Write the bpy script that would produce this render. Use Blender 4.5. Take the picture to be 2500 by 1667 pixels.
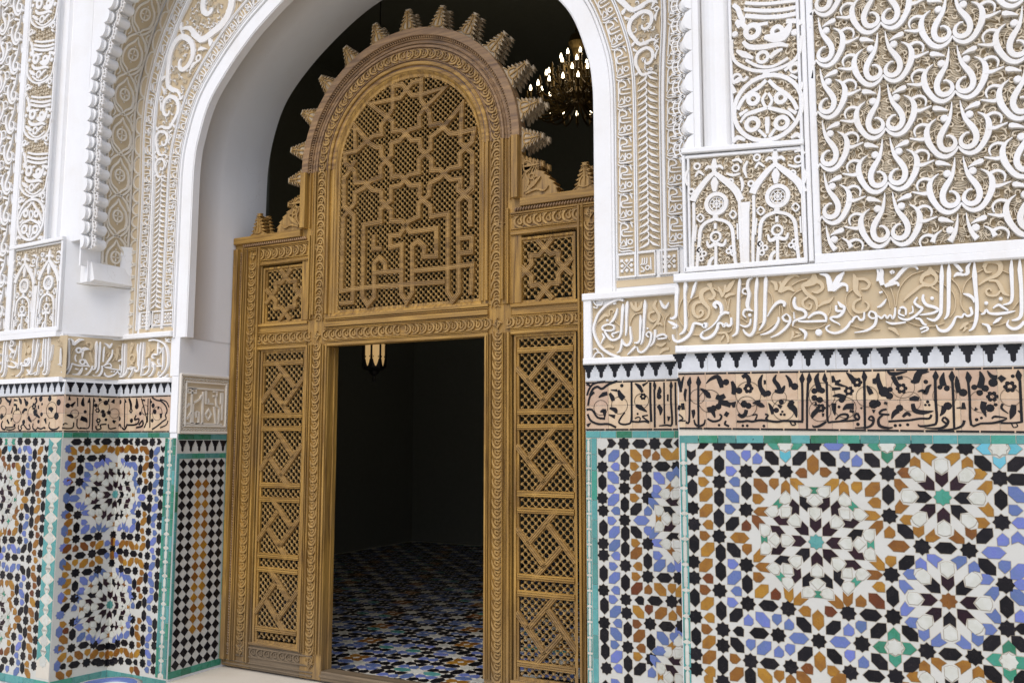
# Carved doorway of a tiled courtyard: stucco piers, mosaic dado, arch and wooden screen.
import bpy, math, random
from mathutils import Matrix, Vector
random.seed(7)
for o in list(bpy.data.objects): bpy.data.objects.remove(o)
SC = bpy.context.scene
C = SC.collection
pi = math.pi
# ---------------------------------------------------------------- camera, sky, sun, exposure
cam = bpy.data.cameras.new('camera'); camo = bpy.data.objects.new('camera', cam); C.objects.link(camo)
cam.sensor_width = 36.0; cam.lens = 36.0*2176.2/2500; cam.clip_end = 300; cam.clip_start = .05
yaw, pit, rol = -0.4920, 0.1091, 0.0011
fw = Vector((math.sin(yaw)*math.cos(pit), math.cos(yaw)*math.cos(pit), math.sin(pit)))
rt = Vector((math.cos(yaw), -math.sin(yaw), 0)); up = rt.cross(fw)
rt, up = rt*math.cos(rol)+up*math.sin(rol), up*math.cos(rol)-rt*math.sin(rol)
mw = Matrix((rt, up, -fw)).transposed().to_4x4(); mw.translation = (3.19, -3.74, 1.57)
camo.matrix_world = mw
SC.camera = camo
SUN_EL, SUN_AZ = 50, 172          # degrees; azimuth clockwise from +Y
wd = bpy.data.worlds.new('World'); SC.world = wd; wd.use_nodes = True
nt = wd.node_tree; bg = nt.nodes['Background']
sky = nt.nodes.new('ShaderNodeTexSky'); sky.sky_type = 'NISHITA'; sky.sun_disc = False
sky.sun_elevation = math.radians(SUN_EL); sky.sun_rotation = math.radians(SUN_AZ)
sky.air_density = .6; sky.dust_density = 1.6; sky.ozone_density = 1.0
nt.links.new(sky.outputs[0], bg.inputs[0]); bg.inputs[1].default_value = 0.14
sl = bpy.data.lights.new('sun', 'SUN'); sl.energy = 1.35; sl.angle = math.radians(55); sl.color = (1, .985, .955)
so = bpy.data.objects.new('sun', sl); C.objects.link(so)
sd = Vector((math.sin(math.radians(SUN_AZ))*math.cos(math.radians(SUN_EL)), math.cos(math.radians(SUN_AZ))*math.cos(math.radians(SUN_EL)), math.sin(math.radians(SUN_EL))))
so.rotation_euler = sd.to_track_quat('Z', 'Y').to_euler(); so.location = sd*12
SC.view_settings.view_transform = 'Standard'; SC.view_settings.look = 'None'
SC.view_settings.gamma = 1; SC.view_settings.use_curve_mapping = False
SC.view_settings.exposure = 0.45
SC.cycles.max_bounces = 6; SC.cycles.diffuse_bounces = 4; SC.cycles.glossy_bounces = 3
SC.cycles.use_adaptive_sampling = True; SC.cycles.use_denoising = True

# ---------------------------------------------------------------- materials
def newmat(name):
    m = bpy.data.materials.new(name); m.use_nodes = True
    return m, m.node_tree.nodes, m.node_tree.links, m.node_tree.nodes['Principled BSDF']
def N(ns, t, **kw):
    n = ns.new(t)
    for k, v in kw.items(): setattr(n, k, v)
    return n
def noise(ns, ls, scale, detail=4, rough=.55, vec=None, dist=0):
    n = N(ns, 'ShaderNodeTexNoise'); n.inputs['Scale'].default_value = scale; n.inputs['Detail'].default_value = detail
    n.inputs['Roughness'].default_value = rough; n.inputs['Distortion'].default_value = dist
    if vec: ls.new(vec, n.inputs['Vector'])
    return n
def coords(ns, ls, sc=(1,1,1)):
    g = N(ns, 'ShaderNodeNewGeometry'); mp = N(ns, 'ShaderNodeMapping'); mp.inputs['Scale'].default_value = sc
    ls.new(g.outputs['Position'], mp.inputs[0]); return mp.outputs[0]
def ramp(ns, ls, fac, stops):
    r = N(ns, 'ShaderNodeValToRGB'); e = r.color_ramp.elements
    while len(e) < len(stops): e.new(.5)
    for i, (p, c) in enumerate(stops): e[i].position = p; e[i].color = (*c, 1) if len(c) == 3 else c
    ls.new(fac, r.inputs[0]); return r.outputs[0]
def mix(ns, ls, fac, a, b, mode='MIX'):
    m = N(ns, 'ShaderNodeMix', data_type='RGBA', blend_type=mode)
    if isinstance(fac, float): m.inputs[0].default_value = fac
    else: ls.new(fac, m.inputs[0])
    for i, v in ((6, a), (7, b)):
        if isinstance(v, tuple): m.inputs[i].default_value = (*v, 1) if len(v) == 3 else v
        else: ls.new(v, m.inputs[i])
    return m.outputs[2]
def bump(ns, ls, h, b, strength=.3, dist=.003):
    n = N(ns, 'ShaderNodeBump'); n.inputs['Strength'].default_value = strength; n.inputs['Distance'].default_value = dist
    ls.new(h, n.inputs['Height']); ls.new(n.outputs[0], b.inputs['Normal'])
def plaster(name, col, dirt, amt=.35, rough=.8, bs=.25, crack=False):
    m, ns, ls, b = newmat(name); v = coords(ns, ls)
    n1 = noise(ns, ls, 3.2, 6, .62, v); n2 = noise(ns, ls, 75, 5, .7, v)
    f = ramp(ns, ls, n1.outputs['Fac'], [(.45, (0,0,0)), (.78, (amt,)*3)])
    c = mix(ns, ls, f, col, dirt)
    f2 = ramp(ns, ls, n2.outputs['Fac'], [(.3, (0,0,0)), (.75, (.10,)*3)])
    c = mix(ns, ls, f2, c, dirt)
    if crack:
        vo = N(ns, 'ShaderNodeTexVoronoi', feature='DISTANCE_TO_EDGE'); vo.inputs['Scale'].default_value = 1.7
        wv_ = noise(ns, ls, 4.5, 5, .6, v); mv = N(ns, 'ShaderNodeVectorMath', operation='MULTIPLY_ADD'); mv.inputs[1].default_value = (.35,)*3
        ls.new(wv_.outputs['Color'], mv.inputs[0]); ls.new(v, mv.inputs[2]); ls.new(mv.outputs[0], vo.inputs['Vector'])
        ck = ramp(ns, ls, vo.outputs['Distance'], [(.0, (.28,)*3), (.004, (0,0,0))]); ng = noise(ns, ls, 1.4, 2, .5, v)
        gate = ramp(ns, ls, ng.outputs['Fac'], [(.58, (0,0,0)), (.66, (1,1,1))]); ck = mix(ns, ls, 1.0, ck, gate, 'MULTIPLY')
        c = mix(ns, ls, ck, c, (.35, .30, .24))
        # damp streaks running down
        st = noise(ns, ls, 1.0, 4, .6, coords(ns, ls, (9, 9, .7))); f3 = ramp(ns, ls, st.outputs['Fac'], [(.55, (0,0,0)), (.85, (.30,)*3)]); c = mix(ns, ls, f3, c, dirt)
    ls.new(c, b.inputs['Base Color']); b.inputs['Roughness'].default_value = rough
    b.inputs['Specular IOR Level'].default_value = .25
    bump(ns, ls, n2.outputs['Fac'], b, bs, .002)
    return m
def glaze(name, col, col2, rough=.22, chips=.5, var=.25, spec=.4):
    m, ns, ls, b = newmat(name); v = coords(ns, ls)
    oi = N(ns, 'ShaderNodeObjectInfo')
    n1 = noise(ns, ls, 25, 4, .6, v); n2 = noise(ns, ls, 420, 2, .5, v)
    c = mix(ns, ls, ramp(ns, ls, n1.outputs['Fac'], [(.35, (0,0,0)), (.7, (1,1,1))]), col, col2)
    mr = N(ns, 'ShaderNodeMapRange'); ls.new(oi.outputs['Random'], mr.inputs[0]); mr.inputs[3].default_value = 1-var; mr.inputs[4].default_value = 1+var
    hs = N(ns, 'ShaderNodeHueSaturation'); ls.new(mr.outputs[0], hs.inputs['Value']); ls.new(c, hs.inputs['Color'])
    mr2 = N(ns, 'ShaderNodeMapRange'); ls.new(oi.outputs['Random'], mr2.inputs[0]); mr2.inputs[3].default_value = .49; mr2.inputs[4].default_value = .512
    ls.new(mr2.outputs[0], hs.inputs['Hue'])
    # worn specks, on some tiles only
    th = N(ns, 'ShaderNodeMath', operation='FRACT'); mm_ = N(ns, 'ShaderNodeMath', operation='MULTIPLY'); mm_.inputs[1].default_value = 7.31
    ls.new(oi.outputs['Random'], mm_.inputs[0]); ls.new(mm_.outputs[0], th.inputs[0])
    lvl = N(ns, 'ShaderNodeMapRange'); ls.new(th.outputs[0], lvl.inputs[0]); lvl.inputs[1].default_value = .4; lvl.inputs[2].default_value = 1
    lvl.inputs[3].default_value = .9; lvl.inputs[4].default_value = .9-.22*chips
    gt = N(ns, 'ShaderNodeMath', operation='GREATER_THAN'); ls.new(n2.outputs['Fac'], gt.inputs[0]); ls.new(lvl.outputs[0], gt.inputs[1])
    c = mix(ns, ls, gt.outputs[0], hs.outputs[0], (.62, .57, .48))
    ls.new(c, b.inputs['Base Color'])
    ls.new(ramp(ns, ls, n1.outputs['Fac'], [(.3, (rough,)*3), (.8, (rough+.25,)*3)]), b.inputs['Roughness'])
    b.inputs['Specular IOR Level'].default_value = spec
    bump(ns, ls, n1.outputs['Fac'], b, .25, .002)
    return m
def wood(name, axis, light, dark, grey=.25):
    m, ns, ls, b = newmat(name)
    s = [38, 38, 38]; s['xyz'.index(axis)] = 2.2
    v = coords(ns, ls, tuple(s)); v1 = coords(ns, ls)
    oi = N(ns, 'ShaderNodeObjectInfo')
    n1 = noise(ns, ls, 1.0, 5, .65, v, .6); n2 = noise(ns, ls, 2.1, 5, .6, v1); n3 = noise(ns, ls, 3.0, 2, .5, v, .2)
    c = ramp(ns, ls, n1.outputs['Fac'], [(.30, tuple(q*.75 for q in dark)), (.48, tuple((a+b_)/2 for a, b_ in zip(light, dark))), (.66, tuple(q*1.08 for q in light))])
    g = ramp(ns, ls, n2.outputs['Fac'], [(.5, (0,0,0)), (.8, (grey,)*3)])
    c = mix(ns, ls, g, c, (.16, .11, .075))
    # grime towards the foot of the screen
    sp = N(ns, 'ShaderNodeSeparateXYZ'); ls.new(v1, sp.inputs[0])
    mr = N(ns, 'ShaderNodeMapRange'); ls.new(sp.outputs['Z'], mr.inputs[0]); mr.inputs[1].default_value = .75; mr.inputs[2].default_value = .05
    mu = N(ns, 'ShaderNodeMath', operation='MULTIPLY'); ls.new(mr.outputs[0], mu.inputs[0]); ls.new(n2.outputs['Fac'], mu.inputs[1])
    c = mix(ns, ls, mu.outputs[0], c, (.17, .13, .085))
    ls.new(c, b.inputs['Base Color']); b.inputs['Roughness'].default_value = .48; b.inputs['Specular IOR Level'].default_value = .4
    bump(ns, ls, n1.outputs['Fac'], b, .7, .003)
    return m
def plain(name, col, rough=.6, metal=0.0, emit=None, es=0):
    m, ns, ls, b = newmat(name); v = coords(ns, ls); n1 = noise(ns, ls, 18, 4, .6, v)
    c = mix(ns, ls, ramp(ns, ls, n1.outputs['Fac'], [(.3, (0,0,0)), (.8, (.35,)*3)]), col, tuple(a*.6 for a in col))
    ls.new(c, b.inputs['Base Color']); b.inputs['Roughness'].default_value = rough; b.inputs['Metallic'].default_value = metal
    if emit: b.inputs['Emission Color'].default_value = (*emit, 1); b.inputs['Emission Strength'].default_value = es
    return m
M = {}
M['white'] = plaster('plaster_white', (.83, .828, .825), (.64, .58, .48), .26, crack=True)
M['stroke'] = plaster('plaster_carving', (.82, .81, .795), (.62, .54, .43), .42, .85, .6)
M['bone'] = plaster('plaster_bone', (.74, .69, .60), (.60, .50, .36), .4)
M['tan'] = plaster('plaster_tan', (.55, .44, .285), (.40, .31, .19), .6, .9, .5)
M['tan2'] = plaster('plaster_tan_relief', (.63, .51, .34), (.48, .37, .23), .5, .9, .4)
M['feather'] = plaster('plaster_feather', (.66, .575, .44), (.52, .43, .30), .5, .9, .4)
M['jamb'] = plaster('plaster_jamb', (.81, .81, .81), (.70, .66, .62), .15, crack=True)
M['K'] = glaze('glaze_black', (.007, .007, .010), (.012, .010, .012), .14, .55, .3, .22)
M['O'] = glaze('glaze_ochre', (.30, .135, .018), (.21, .085, .012), .2, .6, .3)
M['R'] = glaze('glaze_russet', (.17, .05, .010), (.11, .032, .008), .2, .8, .25)
M['B'] = glaze('glaze_blue', (.125, .165, .40), (.105, .155, .31), .2, .6, .22)
M['G'] = glaze('glaze_green', (.03, .19, .10), (.05, .22, .16), .2, .4, .25)
M['E'] = glaze('glaze_sea_green', (.05, .27, .19), (.07, .30, .24), .2, .3, .1)
M['T'] = glaze('glaze_teal', (.075, .25, .235), (.10, .29, .26), .2, .3, .2)
M['L'] = glaze('glaze_light_blue', (.10, .40, .50), (.15, .42, .48), .2, .3, .15)
M['C'] = glaze('glaze_cream', (.50, .50, .43), (.58, .58, .53), .22, .2, .10)
M['U'] = glaze('glaze_aubergine', (.026, .010, .017), (.015, .009, .013), .14, .5, .3, .22)
M['ground'] = plaster('mosaic_white_ground', (.565, .56, .515), (.47, .44, .37), .5, .3, .15)
M['terra'] = glaze('terracotta_tile', (.52, .365, .24), (.60, .45, .32), .75, .3, .12)
M['joint'] = plaster('mosaic_joint', (.40, .35, .27), (.28, .23, .17), .5)
M['grout'] = plaster('grout', (.62, .57, .48), (.45, .38, .28), .4)
M['tilewhite'] = glaze('glaze_grey_white', (.62, .63, .64), (.55, .56, .57), .25, .2, .05)
WL, WD = (.43, .248, .056), (.165, .082, .018)
M['wv'] = wood('wood_upright', 'z', WL, WD)
M['wh'] = wood('wood_rail', 'x', WL, WD)
M['wc'] = wood('wood_carved', 'z', (.43, .262, .080), (.22, .120, .033), .25)
M['ws'] = wood('wood_strap', 'x', (.35, .205, .060), (.185, .10, .028), .25)
M['wl'] = wood('wood_lattice', 'z', (.40, .250, .082), (.24, .14, .04), .25)
M['wk'] = wood('wood_silvered', 'z', (.52, .42, .28), (.27, .19, .11), .3)
M['wa'] = wood('wood_weathered_arch', 'x', (.34, .205, .095), (.15, .085, .045), .55)
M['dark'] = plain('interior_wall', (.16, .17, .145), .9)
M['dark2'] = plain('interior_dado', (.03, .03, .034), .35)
M['marble'] = plaster('marble', (.72, .68, .60), (.52, .46, .36), .6, .3, .05)
M['brass'] = plain('old_brass', (.10, .065, .022), .45, .8)
M['iron'] = plain('black_iron', (.02, .018, .016), .5, .6)
M['glass'] = plain('lantern_glass', (.8, .6, .3), .3, 0, (1, .62, .25), .28)
M['bulb'] = plain('bulb', (.9, .85, .7), .2, 0, (1, .84, .56), 7)
M['lintwood'] = wood('wood_old_sill', 'x', (.20, .14, .08), (.07, .05, .03), .4)

# ---------------------------------------------------------------- scene graph helpers
def thing(name, label, cat, loc, group=None):
    e = bpy.data.objects.new(name, None); C.objects.link(e); e.location = loc; e.empty_display_size = .2
    e['label'] = label; e['category'] = cat
    if group: e['group'] = group
    return e
WM = {}
def place(o, parent, mtx):
    """put o at world matrix mtx under parent (parents are translations or identity)"""
    WM[o.name] = mtx
    if parent is None: o.matrix_world = mtx; return o
    pm = WM.get(parent.name)
    if pm is None: pm = Matrix.Translation(parent.location)
    o.parent = parent; o.matrix_parent_inverse = Matrix(); o.matrix_local = pm.inverted() @ mtx
    return o
I4 = Matrix()
def frame(ox, oy, ux, uy):
    l = math.hypot(ux, uy); ux, uy = ux/l, uy/l
    return Matrix(((ux, -uy, 0, ox), (uy, ux, 0, oy), (0, 0, 1, 0), (0, 0, 0, 1)))
class MB:
    def __init__(s): s.v = []; s.f = []
    def add(s, vs, fs):
        b = len(s.v); s.v.extend(vs); s.f.extend([tuple(i+b for i in f) for f in fs])
    def box(s, x0, x1, y0, y1, z0, z1):
        s.add([(x0,y0,z0),(x1,y0,z0),(x1,y1,z0),(x0,y1,z0),(x0,y0,z1),(x1,y0,z1),(x1,y1,z1),(x0,y1,z1)],
              [(0,3,2,1),(4,5,6,7),(0,1,5,4),(1,2,6,5),(2,3,7,6),(3,0,4,7)])
    def bbox(s, x0, x1, y0, y1, z0, z1, b=.004):
        """box whose front (low y) edges are chamfered"""
        f = [(x0,y1,z0),(x1,y1,z0),(x1,y1,z1),(x0,y1,z1)]; g = [(p[0],y0+b,p[2]) for p in f]
        h = [(x0+b,y0,z0+b),(x1-b,y0,z0+b),(x1-b,y0,z1-b),(x0+b,y0,z1-b)]
        fs = [(8,9,10,11)]
        for r in (0, 4):
            for i in range(4): j = (i+1) % 4; fs.append((r+i, r+j, r+4+j, r+4+i))
        s.add(f+g+h, fs)
    def prism(s, pts, h0, h1, bev=0.0, fr=None):
        """2D polygon (u,v) extruded from h0 to h1 (outwards = -y), optional top chamfer"""
        fr = fr or (lambda u, v, h: (u, -h, v))
        a = sum(pts[i][0]*pts[(i+1) % len(pts)][1]-pts[(i+1) % len(pts)][0]*pts[i][1] for i in range(len(pts)))
        if a < 0: pts = pts[::-1]
        n = len(pts); vs = [fr(u, v, h0) for u, v in pts]; fs = []
        rows = 1
        if bev:
            vs += [fr(u, v, h1-bev) for u, v in pts]; rows += 1
            q = []
            for i in range(n):
                p0, p1, p2 = pts[i-1], pts[i], pts[(i+1) % n]
                d1 = (p1[0]-p0[0], p1[1]-p0[1]); d2 = (p2[0]-p1[0], p2[1]-p1[1])
                l1 = math.hypot(*d1) or 1; l2 = math.hypot(*d2) or 1
                n1 = (-d1[1]/l1, d1[0]/l1); n2 = (-d2[1]/l2, d2[0]/l2)
                k = 1+n1[0]*n2[0]+n1[1]*n2[1]; k = max(k, .35)
                q.append((p1[0]+bev*(n1[0]+n2[0])/k, p1[1]+bev*(n1[1]+n2[1])/k))
            vs += [fr(u, v, h1) for u, v in q]; rows += 1
        else:
            vs += [fr(u, v, h1) for u, v in pts]; rows += 1
        for r in range(rows-1):
            for i in range(n):
                j = (i+1) % n; fs.append((r*n+i, r*n+j, r*n+n+j, r*n+n+i))
        fs.append(tuple(range((rows-1)*n, rows*n)))
        s.add(vs, fs)
    def mesh(s, name):
        me = bpy.data.meshes.new(name); me.from_pydata(s.v, [], s.f); me.update(); return me
    def build(s, name, mat, parent, fr=I4, smooth=False, kind=None, label=None):
        me = s.mesh(name); me.materials.append(M[mat] if isinstance(mat, str) else mat)
        if smooth: me.polygons.foreach_set('use_smooth', [True]*len(me.polygons))
        o = bpy.data.objects.new(name, me); C.objects.link(o); place(o, parent, fr)
        if kind: o['kind'] = kind
        if label: o['label'] = label
        return o
def inst(name, me, parent, fr):
    o = bpy.data.objects.new(name, me); C.objects.link(o); place(o, parent, fr); return o
def smoothpts(pts, n=4, closed=False):
    if len(pts) < 3: return [tuple(p) for p in pts], [0, 1] if len(pts) == 2 else [0]
    out, par = [], []; m = len(pts)
    g = (lambda i: pts[i % m]) if closed else (lambda i: pts[max(0, min(m-1, i))])
    for i in range(m if closed else m-1):
        p0, p1, p2, p3 = g(i-1), g(i), g(i+1), g(i+2)
        for k in range(n):
            t = k/n
            out.append(tuple(.5*((2*b)+(-a+c)*t+(2*a-5*b+4*c-d)*t*t+(-a+3*b-3*c+d)*t**3) for a, b, c, d in zip(p0, p1, p2, p3)))
            par.append(i+t)
    if not closed: out.append(tuple(pts[-1])); par.append(m-1)
    return out, par
def lerpw(ws, t, m):
    if len(ws) == 1: return ws[0]
    x = t/(m-1)*(len(ws)-1) if m > 1 else 0
    i = min(int(x), len(ws)-2); return ws[i]+(ws[i+1]-ws[i])*(x-i)
FLAT = lambda u, v, h: (u, -h, v)
def stroke(mb, pts, ws, h0, h1, n=3, fr=FLAT, closed=False, inset=.13, crown=0):
    if closed: q, par = smoothpts(pts, n, True)
    else: q, par = smoothpts(pts, n)
    m = len(q); vs = []; fs = []
    for i, p in enumerate(q):
        a = q[i-1] if (i or closed) else p; b = q[(i+1) % m] if (i < m-1 or closed) else p
        dx, dy = b[0]-a[0], b[1]-a[1]; l = math.hypot(dx, dy) or 1e-6
        nx, ny = -dy/l, dx/l; w = max(lerpw(ws, par[i], len(pts)), .0012)/2; wi = w*(1-inset)
        vs += [fr(p[0]+nx*w, p[1]+ny*w, h0), fr(p[0]+nx*wi, p[1]+ny*wi, h1), fr(p[0]-nx*wi, p[1]-ny*wi, h1), fr(p[0]-nx*w, p[1]-ny*w, h0)]
    for i in range(m if closed else m-1):
        a = 4*i; b = 4*((i+1) % m)
        for k in range(3): fs.append((a+k, b+k, b+k+1, a+k+1))
    if not closed: fs += [(0, 1, 2, 3), (4*m-1, 4*m-2, 4*m-3, 4*m-4)]
    mb.add(vs, fs)
def circle(x, y, r, n=12, a0=0): return [(x+r*math.cos(a0+2*pi*i/n), y+r*math.sin(a0+2*pi*i/n)) for i in range(n)]
def ring(mb, x, y, r, w, h0, h1, fr=FLAT, n=12, ry=None):
    stroke(mb, [(x+(r)*math.cos(2*pi*i/n), y+(ry or r)*math.sin(2*pi*i/n)) for i in range(n)], [w], h0, h1, 2, fr, True)
def dot(mb, x, y, r, h0, h1, fr=FLAT, n=9): mb.prism(circle(x, y, r, n), h0, h1, min(r*.3, .003), fr)
def parse(items):
    out = []
    for it in items:
        k, w, p = it.split('|'); p = [float(a)/1000 for a in p.split()]
        out.append((k, [float(a)/1000 for a in w.split()], [(p[i], p[i+1]) for i in range(0, len(p), 2)]))
    return out
def draw(mb, recs, lev, h0, h1, tf=None, clip=None, n=3, fr=FLAT):
    for i, (k, w, p) in enumerate(recs):
        if k[0] != lev: continue
        cx = sum(a[0] for a in p)/len(p)
        if clip and not (clip[0] <= cx <= clip[1]): continue
        q = [tf(*a) for a in p] if tf else p
        hh = h1+(i*37 % 11)*.00012
        if lev == 'k': w = [min(v*1.3, v+.003) if v > .0012 else v for v in w]
        if len(k) == 1: stroke(mb, q, w, h0, hh, n, fr)
        elif k[1] == 'd': dot(mb, q[0][0], q[0][1], w[0], h0, hh, fr)
        elif k[1] == 'c': ring(mb, q[0][0], q[0][1], w[0], w[1], h0, hh, fr, 14)
        elif k[1] == 'f':
            for j in range(6): dot(mb, q[0][0]+.62*w[0]*math.cos(j*pi/3), q[0][1]+.62*w[0]*math.sin(j*pi/3), w[0]*.42, h0, hh, fr, 7)
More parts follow.
